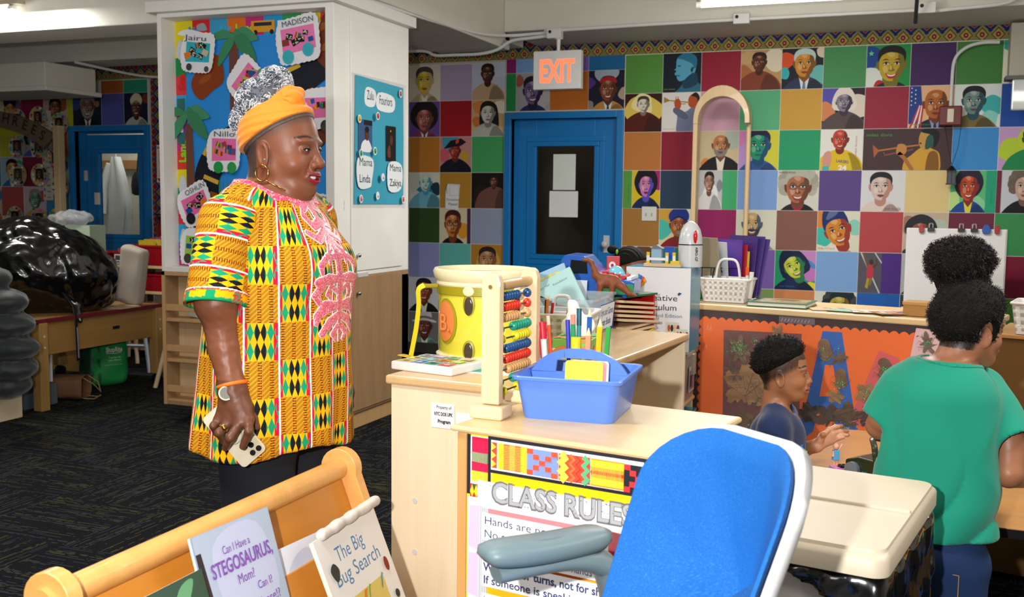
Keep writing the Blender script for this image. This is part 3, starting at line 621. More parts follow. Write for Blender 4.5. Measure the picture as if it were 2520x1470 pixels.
P(2, 7, bg='#ccb'+'88a', c=(.5, .5)); P(4, 7, bg='#7da2dd', c=(.5, .5)); P(6, 7, bg='#e2c98a', c=(.5, .5)); P(8, 7, bg='#c9a06a'); P(9, 7, bg='#4a975c')
mural('portrait_mural', 'large wall mural of painted portraits and coloured squares right of the blue exit door', fl, TX-.004, TX+10*t+.1, TZ-8*t, TZ+.004)
# -- mural left of the exit door
fl = Flat(); lt = .2975; LX = -3.232-3*lt; LZ = 2.497
def cl(i, j): return LX+i*lt+gp, LZ-(j+1)*t+gp, lt-2*gp, t-2*gp
for (i, j), c in {(1,0):'#bba6cc',(1,1):'#a8151f',(0,2):'#c27c28',(2,2):'#45a560',(1,3):'#b8862a',(0,4):'#2f4d24',(2,4):'#94a1bb',(0,5):'#9094cd',(1,5):'#62bab4',(1,6):'#d8d8dc',(2,6):'#c27c28',(1,7):'#8c8f9a',(2,7):'#2f7d4f'}.items(): tile(fl, *cl(i, j), c)
for j, c in enumerate(['#9a4a2a', '#1f7a60', '#5a1a1c', '#8a7a4a', '#c29a5a', '#9aa3b5', '#1a1a20', '#2a2f24']): fl.rect(LX-.30, LX-.002, LZ-(j+1)*t, LZ-j*t-.002, c)
for j, c in enumerate(['#d8d4c4', '#2a9a7a', '#7a2a30', '#3a3a40', '#1f5a3a', '#30343a', '#303a2a', '#1f7a4a']): fl.rect(LX-.60, LX-.302, LZ-(j+1)*t, LZ-j*t-.002, c)
Q = lambda i, j, **k: portrait(fl, *cl(i, j), **k)
Q(0, 0, bg='#e3ddc8', skin='#d8b92a', shade='#c9a878', hair='#4a453e', style='short', top='#c9b98a', shirt='#eee8d8', c=(.5, .56), s=.28, smile=0)
Q(2, 0, bg='#cdd4e6', skin='#5a2f1c', hair='#241510', style='short', top='#cfb08a', c=(.48, .7), s=.2, smile=0, blot=[('#b5752a', .72, .3, .14), ('#a86a2a', .55, .38, .1)])
Q(0, 1, bg='#6a4a9e', skin='#b0625a', hair='#1a1412', style='big', top='#8f3f5c', shirt='#e8e2ea', tie='#1a1a1a', c=(.5, .5), s=.27, smile=0)
Q(2, 1, bg='#d8b07a', skin='#d9d6cc', shade='#8a857c', hair='#15171a', style='dreads', top='#b9bdb4', blot=[('#e8904a', .2, .8, .2), ('#f0ead8', .9, .8, .2), ('#d87a3a', .15, .4, .15)], c=(.5, .62), s=.22, smile=0)
Q(1, 2, bg='#c98a8a', skin='#a8351f', hair='#12141a', style='bicorne', top='#0f1424', blot=[('#4f9ab8', .3, .9, .3), ('#d86070', .12, .5, .2), ('#c9a03a', .8, .45, .15)], c=(.48, .6), s=.18, smile=0)
Q(0, 3, bg='#d8dcd0', skin='#b9dcd4', shade='#4a9ab0', hair='#cfd4c8', style='short', top='#6fb8d0', blot=[('#1a3a4a', .85, .55, .2), ('#2a7a9a', .5, .4, .25), ('#6a3a5a', .7, .2, .15), ('#e8e8dc', .2, .3, .2)], c=(.55, .7), s=.2)
Q(2, 3, bg='#15100e', skin='#6a3a2c', hair='#1a1210', style='short', top='#6f4a40', c=(.7, .74), s=.12, smile=0, blot=[('#241a14', .3, .3, .3), ('#5a2f28', .95, .3, .1)])
x_, z_, w_, h_ = cl(1, 4); portrait(fl, x_, z_, w_-.035, h_, bg='#d8cfae', skin='#c2763a', shade='#7a3a1c', hair='#4a1a10', style='short', top='#15121a', glasses='#2f2f2a', blot=[('#e09a2a', .85, .35, .25)], c=(.48, .52), s=.29, smile=0); fl.rect(x_+w_-.033, x_+w_, z_, z_+h_, '#4a2a4f')
Q(2, 5, bg='#b57f2c', skin='#b8845a', shade='#8a5a34', hair='#2a241e', style='short', top='#a9c4cc', blot=[('#cfa04a', .5, .5, .4)], c=(.52, .54), s=.27, smile=0)
Q(0, 6, bg='#d4d5da', skin='#b55a34', hair='#1c1a22', style='short', top='#191b22', shirt='#efefef', tie='#efefef', c=(.5, .6), s=.26)
Q(0, 7, bg='#6f7072', skin='#7a3a2c', hair='#d9cfd0', style='hat', top='#7a9a94', shirt='#dfe4e0', c=(.52, .58), s=.25)
mural('portrait_mural', 'narrow wall mural of portrait squares between the white cabinet and the blue exit door', fl, LX-.62, LX+3*lt, LZ-8*t, LZ+.003)
# -- over the exit door
fl = Flat(); zb, zm, zt = 2.092, 2.405, 2.545; X0 = -3.218; X1 = -2.197
for a, b, c, d, col in ((X0, -3.13, zm, zt, '#8f1d6e'), (-3.128, -2.86, zm, zt, '#7fa6de'), (-2.858, -2.50, zm, zt, '#7c63b5'), (-2.498, X1, zm, zt, '#1f6da5'), (X0, -3.13, zb, zm-.002, '#23904a'), (-2.83, -2.50, zb, zm-.002, '#bd6a22')):
    fl.rect(a, b, c, d, col)
portrait(fl, -3.128, zb, .296, zm-zb-.002, bg='#a8a4a8', skin='#6a5a86', shade='#1c1c3c', hair='#1b1a26', style='short', top='#2a2a6a', blot=[('#a85a4a', .1, .8, .15), ('#b9b4b4', .8, .4, .3)], c=(.5, .5), s=.28)
portrait(fl, -2.498, zb, .30, zm-zb-.002, bg='#1e1b30', skin='#8a4a30', hair='#241a18', style='short', top='#c08a3c', shirt='#dde6f0', tie='#33415f', blot=[('#a9b8c8', .5, .95, .3), ('#b8a594', .98, .4, .14), ('#8f8a86', .04, .12, .14), ('#5a3a8a', .05, .7, .15)], c=(.55, .5), s=.24, extra=lambda fl, f, s: fl.blob([f(-.8, .62), f(-.7, 1.0), f(0, 1.22), f(.7, 1.0), f(.82, .6), f(0, .86)], '#b8202a'))
mural('portrait_mural', 'short strip of portrait squares above the blue exit door', fl, X0-.003, X1, zb-.004, zt+.003)
# -- left end of the room
fl = Flat()
for a, b, c, d, col in ((-7.51, -7.235, 2.352, 2.475, '#b5622a'), (-7.232, -6.945, 2.352, 2.475, '#2f9a78'), (-7.95, -7.875, 2.045, 2.35, '#b8bc2a'), (-7.51, -7.235, 2.045, 2.35, '#5a5fb0')): fl.rect(a, b, c, d, col)
portrait(fl, -7.873, 2.045, .36, .305, bg='#20243a', skin='#8a6450', hair='#8a8584', style='short', top='#1a1c24', shirt='#dfe2ea', tie='#8a3a3a', blot=[('#3a4a8a', .1, .7, .2), ('#a87a3a', .85, .7, .1)], c=(.52, .56), s=.26, beard='#8f8a86')
portrait(fl, -7.232, 2.045, .287, .305, bg='#1a1f3c', skin='#6a4030', hair='#d8cfae', style='wrap', top='#b9bcb4', glasses='#14141a', blot=[('#7a3a2a', .9, .8, .15)], c=(.52, .52), s=.22)
colsL = ['#9a5a3c', '#b8bc2a', '#7a5a8a', '#b5622a', '#1f6da5', '#8f1d4a', '#3f9a5c', '#a84a4a', '#5a5fb0', '#2f7da8', '#c29a3a', '#7a1f3a']
for i in range(8):
    for j in range(8):
        x_ = -7.95-(i+1)*.3; z_ = 2.35-(j+1)*.305; cc = colsL[(i*5+j*3) % 12]
        if (i+j) % 2 == 0: portrait(fl, x_+.002, z_+.002, .296, .301, bg=mixc(cc, '#e8e4da', .6), skin=['#8a5236', '#b5642d', '#c89a4a', '#5f8f86'][(i+2*j) % 4], hair=['#1a1512', '#2a2230', '#8a8584'][(i*2+j) % 3], style=['short', 'afro', 'wrap', 'short', 'curls'][(i+3*j) % 5], top=colsL[(i*7+j) % 12], shirt='#e8e4da', c=(.5, .55), s=.26, blot=[(colsL[(i+j*2) % 12], .85, .7, .2)], glasses='#eaeaea' if (i, j) == (1, 0) else None)
        else: fl.rect(x_+.002, x_+.298, z_+.002, z_+.303, cc)
o = fl.build('portrait_mural', None, PRINT, T=facing((0, WY-.006, 0), (1, 0, 0), (0, 0, 1)), back=([(-10.4, -.0+.1), (-7.93, .1), (-7.93, 2.045), (-6.94, 2.045), (-6.94, 2.478), (-7.53, 2.478), (-7.53, 2.36), (-10.4, 2.36)], '#e9e4da'), thick=.003)
props(o, 'mural of portrait squares around and left of the open blue closet door', 'mural')
# -- fabric border
def border(fl, x0, x1, z0, z1, step=.105):
    fl.rect(x0, x1, z0, z1, '#8c8450'); h = z1-z0; n = int(abs(x1-x0)/step)+1; fl.b = (x0, x1, z0, z1)
    z = fl.z
    for k in range(n):
        x = x0+k*step; fl.z = z
        fl.line([(x-.01, z0+h*.42), (x+step/2, z0+h*.82), (x+step+.01, z0+h*.42)], h*.13, '#1c2f6a'); fl.poly([(x+step*.5-.03, z1), (x+step*.5, z1-h*.22), (x+step*.5+.03, z1)], '#7a2f6a')
        fl.poly([(x+step-.035, z0+h*.82), (x+step, z0+h*.6), (x+step+.035, z0+h*.82), (x+step, z0+h*1.0)], '#8f1f30'); fl.poly([(x+.008, z0+h*.25), (x+step/2, z0+h*.62), (x+step-.008, z0+h*.25), (x+step/2, z0-h*.1)], '#26262e')
        fl.poly([(x+.014, z0+h*.25), (x+step/2, z0+h*.56), (x+step-.014, z0+h*.25), (x+step/2, z0-h*.04)], '#b09a4a'); fl.ell(x+step/2, z0+h*.26, .017, .019, '#5a2f48', 10); fl.ell(x+step/2, z0+h*.26, .012, .014, '#a3273c', 10)
        fl.ell(x+step/2, z0+h*.26, .004, .004, '#e8d8c0', 6)
    fl.b = None
fl = Flat(); border(fl, -5.0, 1.2, TZ+.005, TZ+.145)
props(fl.build('fabric_border', None, CLOTHP, T=facing((0, WY-.008, 0), (1, 0, 0), (0, 0, 1)), back=([(-5, TZ+.004), (1.2, TZ+.004), (1.2, TZ+.145), (-5, TZ+.145)], '#8c8450'), thick=.002), 'patterned blue, red and gold cloth border along the wall top right of the cabinet', 'border')
fl = Flat(); border(fl, -7.6, -5.0, TZ-.03, TZ+.1)
props(fl.build('fabric_border', None, CLOTHP, T=facing((0, WY-.008, 0), (1, 0, 0), (0, 0, 1)), back=([(-7.6, TZ-.03), (-5, TZ-.03), (-5, TZ+.1), (-7.6, TZ+.1)], '#8c8450'), thick=.002), 'patterned dark cloth border above the closet door', 'border')
fl = Flat(); border(fl, 0, 2.4, 0, .16)
props(fl.build('fabric_border', None, CLOTHP, T=facing((-6.905, WY-.008, .08), (0, 0, 1), (-1, 0, 0)), back=([(0, 0), (2.4, 0), (2.4, .16), (0, .16)], '#8c8450'), thick=.002), 'upright strip of patterned cloth right of the closet door', 'border').location.x = .16
# ---------------------------------------------------------------- doors
def door_frame(name, x0, x1, z1, w=.055):
    g = G().box(x0-w, x0, WY-.035, WY+.12, 0, z1+w).box(x1, x1+w, WY-.035, WY+.12, 0, z1+w).box(x0, x1, WY-.035, WY+.12, z1, z1+w)
    g.box(x0, x0+.02, WY+.05, WY+.1, 0, z1).box(x1-.02, x1, WY+.05, WY+.1, 0, z1).box(x0, x1, WY+.05, WY+.1, z1-.02, z1)
    return struct(g.build(name, BLUEP, smooth=0, bevel=.004))
GLASS = M('clear_glass', '#ffffff', .03, trans=1, ior=1.02, spec=.25)
def door_leaf(parent, w, h, glass, m=.15):
    "leaf in x 0..w, y 0..0.04; glass = (x0,x1,z0,z1)"
    a, b, c, d = glass; g = G()
    g.box(0, a, 0, .04, 0, h).box(b, w, 0, .04, 0, h).box(a, b, 0, .04, 0, c).box(a, b, 0, .04, d, h); g.build('door_leaf', BLUEP, parent, 0, .003)
    g = G(); k = .04
    for x0, x1, z0, z1 in ((a-k, b+k, c-k, c), (a-k, b+k, d, d+k), (a-k, a, c, d), (b, b+k, c, d)): g.box(x0, x1, -.018, 0, z0, z1)
    k = .085
    for x0, x1, z0, z1 in ((a-k, b+k, c-k, c-.04), (a-k, b+k, d+.04, d+k), (a-k, a-.04, c-.04, d+.04), (b+.04, b+k, c-.04, d+.04)): g.box(x0, x1, -.009, 0, z0, z1)
    g.build('window_moulding', BLUEP, parent, 0, .004)
    G().box(a, b, .016, .022, c, d).build('glass_pane', GLASS, parent, 0)
def hinge(parent, x, z): G().box(x-.022, x+.022, -.006, -.001, z-.05, z+.05).cyl((x, -.008, z-.052), (x, -.008, z+.052), .006, n=8).build('hinge', M('steel', '#a9a9a4', .35, .9), parent, 40)
door_frame('trim_9', D1[0], D1[1], D1[2])
d = thing('door_1', 'blue exit door with a large glass pane', None, (D1[0]+.005, WY+.04, 0)); d['kind'] = 'structure'; del d['label']
door_leaf(d, .905, 2.015, (.205, .71, .90, 1.80))
G().box(.80, .85, -.004, 0, .93, 1.07).cyl((.825, 0, 1.0), (.825, -.05, 1.0), .011).ell((.825, -.06, 1.0), (.028, .02, .028)).build('knob', M('steel'), d, 40)
for nm, lb, x0, x1, z0, z1, c in (('paper_sheet', 'blank white sheet taped upright on the exit door glass, the upper one', .36, .555, 1.44, 1.735, '#e6ece2'), ('paper_sheet', 'blank white sheet taped on the exit door glass, the lower and wider one', .33, .58, 1.215, 1.43, '#eeeef0')):
    props(G().box(D1[0]+x0, D1[0]+x1, WY+.034, WY+.036, z0, z1).build(nm, M('paper'+c, c, .7), smooth=0), lb, 'paper')
door_frame('trim_10', D2[0], D2[1], D2[2])
d = thing('door_2', None, None, (D2[0]+.115, WY+.03, 0), math.radians(4)); d['kind'] = 'structure'
door_leaf(d, .76, 1.955, (.155, .62, .97, 1.77)); hinge(d, -.01, 1.55); hinge(d, -.01, .78)
struct(G().box(D2[0]+.02, D2[0]+.105, WY+.03, WY+.06, 0, 1.985).build('trim_11', BLUEP, smooth=0))
# clothes hanging in the closet behind the glass
CWH = M('white_cotton', '#e6ebe8', .9)
g = G(); rs = []
for k in range(14):
    q = k/13; z = 1.78-.92*q; w = .05+.13*min(1, q*1.6); rs.append([(-8.19+.02*math.sin(q*4)+w*math.cos(a)*(1+.18*math.sin(a*7+q*3)), 9.1+.05*math.sin(a)*(1+.2*math.sin(a*5)), z) for a in np.linspace(0, 2*PI, 36, endpoint=False)])
c = thing('lab_coat', 'white coat hanging behind the closet door glass', 'coat', (0, 0, 0)); g.rings(rs).build('coat_body', CWH, c, 60)
G().tube([(-8.25, 9.08, 1.70), (-8.33, 9.05, 1.45), (-8.30, 9.0, 1.15)], [.045, .05, .04], 10).build('sleeve', CWH, c, 60)
G().tube([(-8.19, 9.1, 1.78), (-8.19, 9.1, 1.84), (-8.17, 9.12, 1.87)], .006, 6).build('hanger_hook', M('steel'), c)
G().box(-9.2, -6.4, 9.53, 9.6, 1.66, 1.76).build('peg_rail', wood('rail', '#b58a5a', '#9a7044'), smooth=0); props(bpy.data.objects['peg_rail'], 'brown wooden peg rail on the closet wall', 'rail')
g = thing('handbag', 'small black bag hanging by its strap in the closet', 'bag', (-8.05, 9.3, 1.42))
G().tube([(-.03, 0, .18), (0, 0, .45), (.04, 0, .5), (.05, 0, .2)], .008, 6).build('strap', M('black_leather', '#1c1e24', .5), g)
G().rings([[(-.02+(.09*s_)*math.cos(a), .04*s_*math.sin(a), zz) for a in np.linspace(0, 2*PI, 18, endpoint=False)] for zz, s_ in ((-.06, .5), (-.04, .9), (.05, 1), (.15, .8), (.2, .4))]).build('bag_body', M('black_leather'), g, 60)
props(G().ell((-7.72, 9.2, 2.07), (.16, .12, .05), 14, 8).build('purple_cloth', M('purple_cloth', '#6a4f9a', .9, bump=.5)), 'purple bundle on top of the closet shelf', 'cloth')
# ---------------------------------------------------------------- things on and by the back wall
CON = M('conduit_white', '#e2e3e0', .4)
def pipe(name, label, pts, r=.012): return props(G().tube(spline(pts, 5), r, 10).build(name, CON), label, 'pipe')
pipe('conduit', 'white conduit running level along the wall top from the exit sign to the right', [(-2.6, 7.36, 2.60), (-1.6, 7.36, 2.61), (-.4, 7.36, 2.612), (.0, 7.36, 2.612)])
pipe('conduit', 'white conduit dipping under the cross beam left of the exit sign', [(-4.0, 7.38, 2.50), (-3.62, 7.38, 2.50), (-3.5, 7.37, 2.46), (-3.35, 7.36, 2.455), (-3.12, 7.36, 2.455), (-2.98, 7.36, 2.48), (-2.86, 7.36, 2.54), (-2.7, 7.36, 2.555), (-2.55, 7.36, 2.565)])
pipe('conduit', 'white conduit curving over the cross beam corner', [(-2.98, 4.6, 2.47), (-2.97, 6.0, 2.5), (-2.94, 6.9, 2.53), (-2.85, 7.3, 2.57), (-2.7, 7.37, 2.585), (-2.5, 7.36, 2.59)])
pipe('conduit', 'white conduit bending down to the red alarm', [(.52, 8.1, 2.49), (.40, 8.1, 2.49), (.30, 8.12, 2.46), (.235, 8.14, 2.38), (.225, 8.14, 2.2), (.225, 8.14, 2.05)])
pipe('conduit', 'white conduit at the far right of the wall top', [(.05, 7.37, 2.60), (.2, 7.37, 2.61), (.5, 7.37, 2.63), (.6, 7.37, 2.7)])
pipe('conduit', 'white conduit overhead left, beside the ceiling tube', [(-5.3, 5.42, 2.66), (-4.4, 5.42, 2.66), (-4.2, 5.42, 2.67), (-3.6, 5.42, 2.67)])
pipe('conduit', 'white conduit looping over the duct end on the left', [(-7.0, 7.3, 2.53), (-6.9, 7.9, 2.49), (-6.7, 8.1, 2.48), (-6.3, 8.12, 2.48), (-5.2, 8.12, 2.48)])
def jbox(x, z, lab, r=.03):
    o = thing('junction_box', lab, 'box', (x, 7.35, z)); G().box(-.055, .055, -.03, .03, -.035, .035).build('box_body', CON, o, 0, .004); G().cyl((-.03, -.032, .012), (-.03, -.029, .012), .012).build('knockout', M('dark_hole', '#15171a', .6), o)
jbox(-2.515, 2.575, 'white junction box above the exit sign'); jbox(-1.155, 2.612, 'white junction box in the middle of the wall top'); jbox(.03, 2.62, 'white junction box at the right of the wall top')
e = thing('exit_sign', 'white EXIT sign with glowing red-orange letters above the blue door', 'sign', (-2.49, 7.36, 2.31))
G().box(-.185, .185, -.03, .03, -.14, .14).build('sign_housing', M('sign_white', '#dcdedc', .4), e, 0, .004); G().cyl((0, 0, .14), (0, 0, .235), .012, .016).lathe([(.03, .225), (.03, .24)], 16).build('mounting_stem', CON, e)
f_ = Flat().text('EXIT', 0, -.085, .165, '#ffffff', w=.275, bold=.03, center=True)
mm = M('exit_letters', '#ff5a38', .4, emit='#ff5c3c', es=1.6); o = f_.build('sign_letters', e, mm, T=facing((0, -.031, 0), (1, 0, 0), (0, 0, 1)))
o = thing('outlet_plate', 'white double wall plate beside the blue exit door', 'switch', (-1.97, WY-.012, 1.254)); G().box(-.06, .06, -.004, .004, -.057, .057).build('plate', M('plate', '#e8e6e0', .4), o, 0, .002)
g = G(); [g.box(x-.005, x+.005, -.010, -.004, z-.012, z+.012) for x in (-.023, .023) for z in (-.005,)]; g.build('toggle', M('toggle', '#b8b4ac', .4), o)
fl = Flat(); fl.text('SCAN ME', .018, .13, .014, '#30343a', rot=PI/2); fl.line([(.04, .115), (.125, .115), (.125, .205), (.04, .205)], .002, '#55585e', True); fl.text('Donations', .008, .07, .022, '#33363c', w=.125); fl.text('Please!', .028, .03, .024, '#33363c')
o = fl.build('donation_note', None, PRINT, T=facing((-3.77, WY-.014, 1.27), (1, .02, 0), (0, 0, 1)), back=([(0, 0), (.12, -.01), (.135, .21), (.02, .215), (0, .14)], '#e9eaec'), thick=.0008); props(o, 'white handwritten note reading Donations Please on the mural left of the door', 'note')
o = thing('fire_strobe', 'dark red fire alarm box with clear strobe on the wall, upper right', 'alarm', (.225, WY-.06, 1.985)); G().box(-.075, .075, -.035, .05, -.07, .07).build('alarm_housing', M('alarm_red', '#6e1418', .35), o, 0, .008); G().box(-.022, .022, -.05, -.035, -.048, .048).build('strobe_lens', M('strobe', '#e8e0cc', .15, coat=.5), o, 0, .005)
o = thing('hanging_lantern', 'tiny black lantern hanging on a black ribbon below the red alarm', 'lantern', (.25, WY-.09, 1.50)); BLK = M('black_plastic', '#0c0d10', .35)
G().box(-.035, .035, -.03, .03, -.005, .005).box(-.03, .03, -.025, .025, .085, .095).lathe([(.035, .095), (.012, .125), (.006, .13)], 6).box(-.03, -.024, -.025, -.019, 0, .09).box(.024, .03, -.025, -.019, 0, .09).box(-.003, .003, -.025, -.019, 0, .09).build('lantern_body', BLK, o)
G().box(-.024, .024, -.018, .02, 0, .088).build('lantern_glass', M('dim_glass', '#5a5f66', .1, coat=.5), o)
G().tube([(0, 0, .13), (-.03, 0, .26), (-.06, .01, .42)], .006, 6, flat=.3).tube([(0, 0, .13), (.035, 0, .26), (.05, .01, .42)], .006, 6, flat=.3).build('ribbon', BLK, o)
# arched dress-up frame
o = thing('wooden_arch', 'tall pale wooden arch frame standing against the portrait wall', 'arch', (-1.33, 7.75, 0))
BW = wood('pale_arch', '#dcc096', '#cbaa78', 2)
G().box(-.204, -.171, -.10, .02, .05, 1.925).build('post', BW, o, 0, .004); G().cyl((.187, .0, .05), (.187, .0, 1.925), .018, n=16).build('post', BW, o, 60)
g = G(); n = 18; rs = []
for k in range(n+1):
    a = PI*k/n; rx0, rx1 = .17, .205; cx = -.0; rs.append([(cx-rx1*math.cos(a), -.10, 1.95+.25*math.sin(a)), (cx-rx1*math.cos(a), .04, 1.95+.25*math.sin(a)), (cx-rx0*math.cos(a), .04, 1.95+.17*math.sin(a)), (cx-rx0*math.cos(a), -.10, 1.95+.17*math.sin(a))])
rs = [[(x, y, 1.925) for x, y, z in rs[0]]]+rs+[[(x, y, 1.925) for x, y, z in rs[-1]]]; g.rings(rs).build('arch_top', BW, o, 50, .003)
G().box(-.24, .24, -.14, .14, 0, .05).build('base_board', BW, o, 0, .004)
# whiteboard easel
o = thing('easel', 'white paper easel standing against the mural at the right', 'easel', (.285, 7.62, 0), 0); G().box(-.315, .315, 0, .018, .67, 1.19).build('board', WHITEP, o, 0, .006)
G().box(-.31, .305, -.006, 0, .665, 1.185).build('paper_pad', M('pad', '#e6e3e2', .6), o, 0); G().box(-.33, .33, .02, .05, .60, .64).box(-.30, -.26, .03, .07, 0, 1.15).box(.26, .30, .03, .07, 0, 1.15).build('frame', BIRCH, o, 0, .003)
for nm, x, c, kd in (('red', -.22, '#a81c24', 0), ('black', -.16, '#15161a', 1), ('black', .03, '#15161a', 1), ('black', .11, '#15161a', 1), ('blue', .185, '#1c4fa8', 2), ('red', .25, '#a81c24', 0)):
    lab = {-.22: 'red clip at the left of the easel top', -.16: 'leftmost black binder clip on the easel top', .03: 'middle black binder clip on the easel top', .11: 'rightmost black binder clip on the easel top', .185: 'large blue clip on the easel top', .25: 'red clip at the right of the easel top'}[x]
    q = thing('clip', lab, 'clip', (.285+x, 7.605, 1.185), group='clips on the easel top'); mt = M('clip'+c, c, .35)
    if kd == 1: G().box(-.022, .022, -.012, .012, -.015, .008).build('clip_body', mt, q, 0, .002); G().tube([(-.012, 0, .008), (-.008, 0, .04), (.008, 0, .04), (.012, 0, .008)], .0018, 6).tube([(-.012, .004, .008), (-.014, .01, .035), (.014, .01, .035), (.012, .004, .008)], .0018, 6).build('wire_handle', M('steel'), q)
    else:
        w = .022 if kd == 0 else .035; G().prism([(-w*.6, -.025), (w*.6, -.025), (w*.8, .0), (w*.35, .035), (-w*.35, .035), (-w*.8, 0)], -.012, .012).build('clip_body', mt, q, 0, .003)
o = thing('wall_unit', 'beige box unit with a clear cover high at the right edge of the wall', 'box', (.70, WY-.16, 2.30)); G().box(-.12, .3, -.04, .14, -.06, .30).build('unit_body', M('beige_box', '#b9b5a6', .5), o, 0, .006); G().box(-.14, .3, -.06, .1, -.085, -.06).build('lip', M('beige_dark', '#6a675e', .5), o, 0); G().box(-.10, .3, -.10, -.02, -.30, -.09).build('clear_cover', M('milky', '#cfd2d0', .15, coat=.6), o, 0, .01)
# ceiling tubes
for x, y, z, lab in ((-.42, 6.6, 2.575, 'long glowing ceiling tube light over the mural'), (-6.3, 5.45, 2.60, 'glowing ceiling tube light at the upper left corner')):
    o = thing('tube_light', lab, 'light', (x, y, z)); TL = M('tube_glow', '#ffffff', .4, emit='#fff6e6', es=6)
    w = .90 if x > -2 else .62
    G().box(-w, w, -.04, .04, .03, .06).build('fixture_body', M('fixture', '#9a917c', .5), o, 0, .003); G().cyl((-w+.03, 0, .008), (w-.10, 0, .008), .018, n=14).build('tube', TL, o, 60)
    G().cyl((w-.10, 0, .008), (w-.06, 0, .008), .022, n=14).cyl((-w, 0, .008), (-w+.03, 0, .008), .022, n=14).build('end_cap', CON, o, 60)
props(G().cyl((-.02, 6.9, 3.0), (-.035, 7.30, 2.52), .012, n=10).build('ceiling_rod', M('rod', '#2a2c2e', .5)), 'dark metal rod slanting down from the ceiling at the right', 'rod')
# ================================================================ white display cabinet (column)
def inw(o, parent): o.parent = parent; o.location = tuple(-c for c in parent.location); return o   # geometry given in room coordinates
WOODC = wood('column_oak', '#a98660', '#8d6d4a', 2, .5); WOODP = wood('column_edge', '#c9a070', '#b88e5e', 2, .5); WOODI = wood('shelf_back', '#d8b98e', '#c7a579', 2, .55)
cx0, cx1, cy0, cy1 = -4.175, -2.985, 5.0, 5.90
c = thing('display_cabinet', 'tall white cabinet with a deep bulletin board above wooden book shelves', 'cabinet', (-3.58, 5.45, 0))
g = G().box(cx0, cx0+.028, cy0, cy1, .90, 2.41).box(-3.04, cx1, cy0, cy1-.0, .90, 2.41).box(cx0+.028, -3.04, cy0, cy1, 2.385, 2.41).box(cx0+.028, -3.04, cy0, cy1, .90, .93).box(cx0+.028, -3.04, 5.13, cy1, .93, 2.385)
inw(g.build('upper_case', WHITEP, None, 0, .003), c)
inw(G().box(cx0-.045, cx1+.045, cy0-.045, cy1+.02, 2.41, 2.475).build('cornice', WHITEP, None, 0, .004), c)
g = G().box(cx0, cx0+.022, cy0, 5.4, .095, .90).box(cx0, cx1, cy0, 5.4, .875, .90).box(cx0, cx1, cy0, 5.4, .095, .12).box(cx0+.022, cx1, 5.37, 5.4, .12, .875).box(-3.02, cx1, cy0, cy1, .12, .875).box(cx0, cx1, 5.4, cy1, .095, .90)
inw(g.build('lower_case', WOODC, None, 0, .002), c)
inw(G().box(cx0, cx0+.022, cy0-.004, cy0, .095, .90).box(cx0, cx1, cy0-.004, cy0, .878, .90).build('front_edging', WOODP, None, 0), c)
inw(G().box(-4.02, -3.0, cy0+.06, 5.0+.84, 0, .095).build('plinth', WOODP, None, 0), c)
for z in (.60, .355, .108):
    inw(G().box(cx0+.022, -3.02, cy0+.005, 5.12, z, z+.02).build('shelf', WOODP, None, 0, .002), c); inw(G().box(cx0+.022, -3.02, cy0+.0, cy0+.018, z+.065, z+.105).build('shelf_rail', WOODP, None, 0, .002), c)
inw(G().box(cx0+.022, -3.02, 5.12, 5.13, .12, .875).build('shelf_back', WOODI, None, 0), c)
X_ = cx1
inw(G().box(X_, X_+.008, 5.17, 5.80, .93, 2.37).build('door_upper', WHITEP, None, 0, .002), c); inw(G().box(X_, X_+.008, 5.17, 5.80, .11, .892).build('door_lower', WOODC, None, 0, .002), c)
for z in (1.02, .80): inw(G().ell((X_+.022, 5.235, z), (.012, .013, .013), 12, 8).build('knob', M('chrome', '#c8c8cc', .12, 1), None, 60), c)
inw(G().box(X_+.001, X_+.011, 5.24, 5.36, .892, .915).build('latch_plate', M('steel'), None, 0), c)
# bulletin board picture
fl = Flat(); x0, x1, z0, z1 = -4.147, -3.041, .931, 2.384; YB = 5.128
fl.b = (x0, x1, z0, z1); fl.rect(x0, x1, z0, z1, '#2b8ee0'); h = .105
bc = ['#e3d21f', '#d62a2a', '#3fa3d0', '#e3701f', '#c42a7a', '#1f9ad6', '#2a9a4a', '#e0d020', '#d62a3a', '#3fb0e0']
for k in range(9): fl.rect(x0+k*.125, x0+k*.125+.126, z1-h, z1, bc[k])
for k in range(14): fl.rect(x0, x0+.075, z1-h-(k+1)*.11, z1-h-k*.11, ['#e3d21f', '#1f8a4a', '#d63a4a', '#2fa3d8', '#8a3aa0', '#c42a7a', '#d63a2a'][k % 7])
for k, (q, c_) in enumerate((('Air', '#1f9ad6'), ('Air', '#3fb0e0'), ('Land', '#b8d43a'), ('Sea', '#e04a2a'))): fl.text(q, x0+(.085, .31, .43, .92)[k], z1-.085, .05, c_, bold=.04)
fl.blob([(x0+.02, z1-.07), (x0+.1, z1-.05), (x0+.24, z1-.09), (x0+.08, z1-.09)], '#e6eaf0'); fl.blob([(x0+.16, z1-.03), (x0+.21, z1-.02), (x0+.23, z1-.06), (x0+.17, z1-.06)], '#9aa6b0')
fl.rect(x0+.54, x0+.70, z1-.09, z1-.025, '#e09a1f'); fl.rect(x0+.56, x0+.68, z1-.055, z1-.035, '#26303c'); [fl.ell(x0+q, z1-.09, .014, .014, '#222222', 10) for q in (.57, .68)]
fl.rect(x0+.72, x0+.80, z1-.085, z1-.03, '#e8ecf0'); fl.rect(x0+.80, x0+.86, z1-.085, z1-.025, '#c92a24'); fl.blob([(x0+.46, z1-.1), (x0+.5, z1-.07), (x0+.55, z1-.08), (x0+.56, z1-.1)], '#e8c21f')
fl.blob([(x0+.98, z1-.09), (x0+1.02, z1-.03), (x0+1.1, z1-.02), (x0+1.08, z1-.08)], '#dfe6ee')
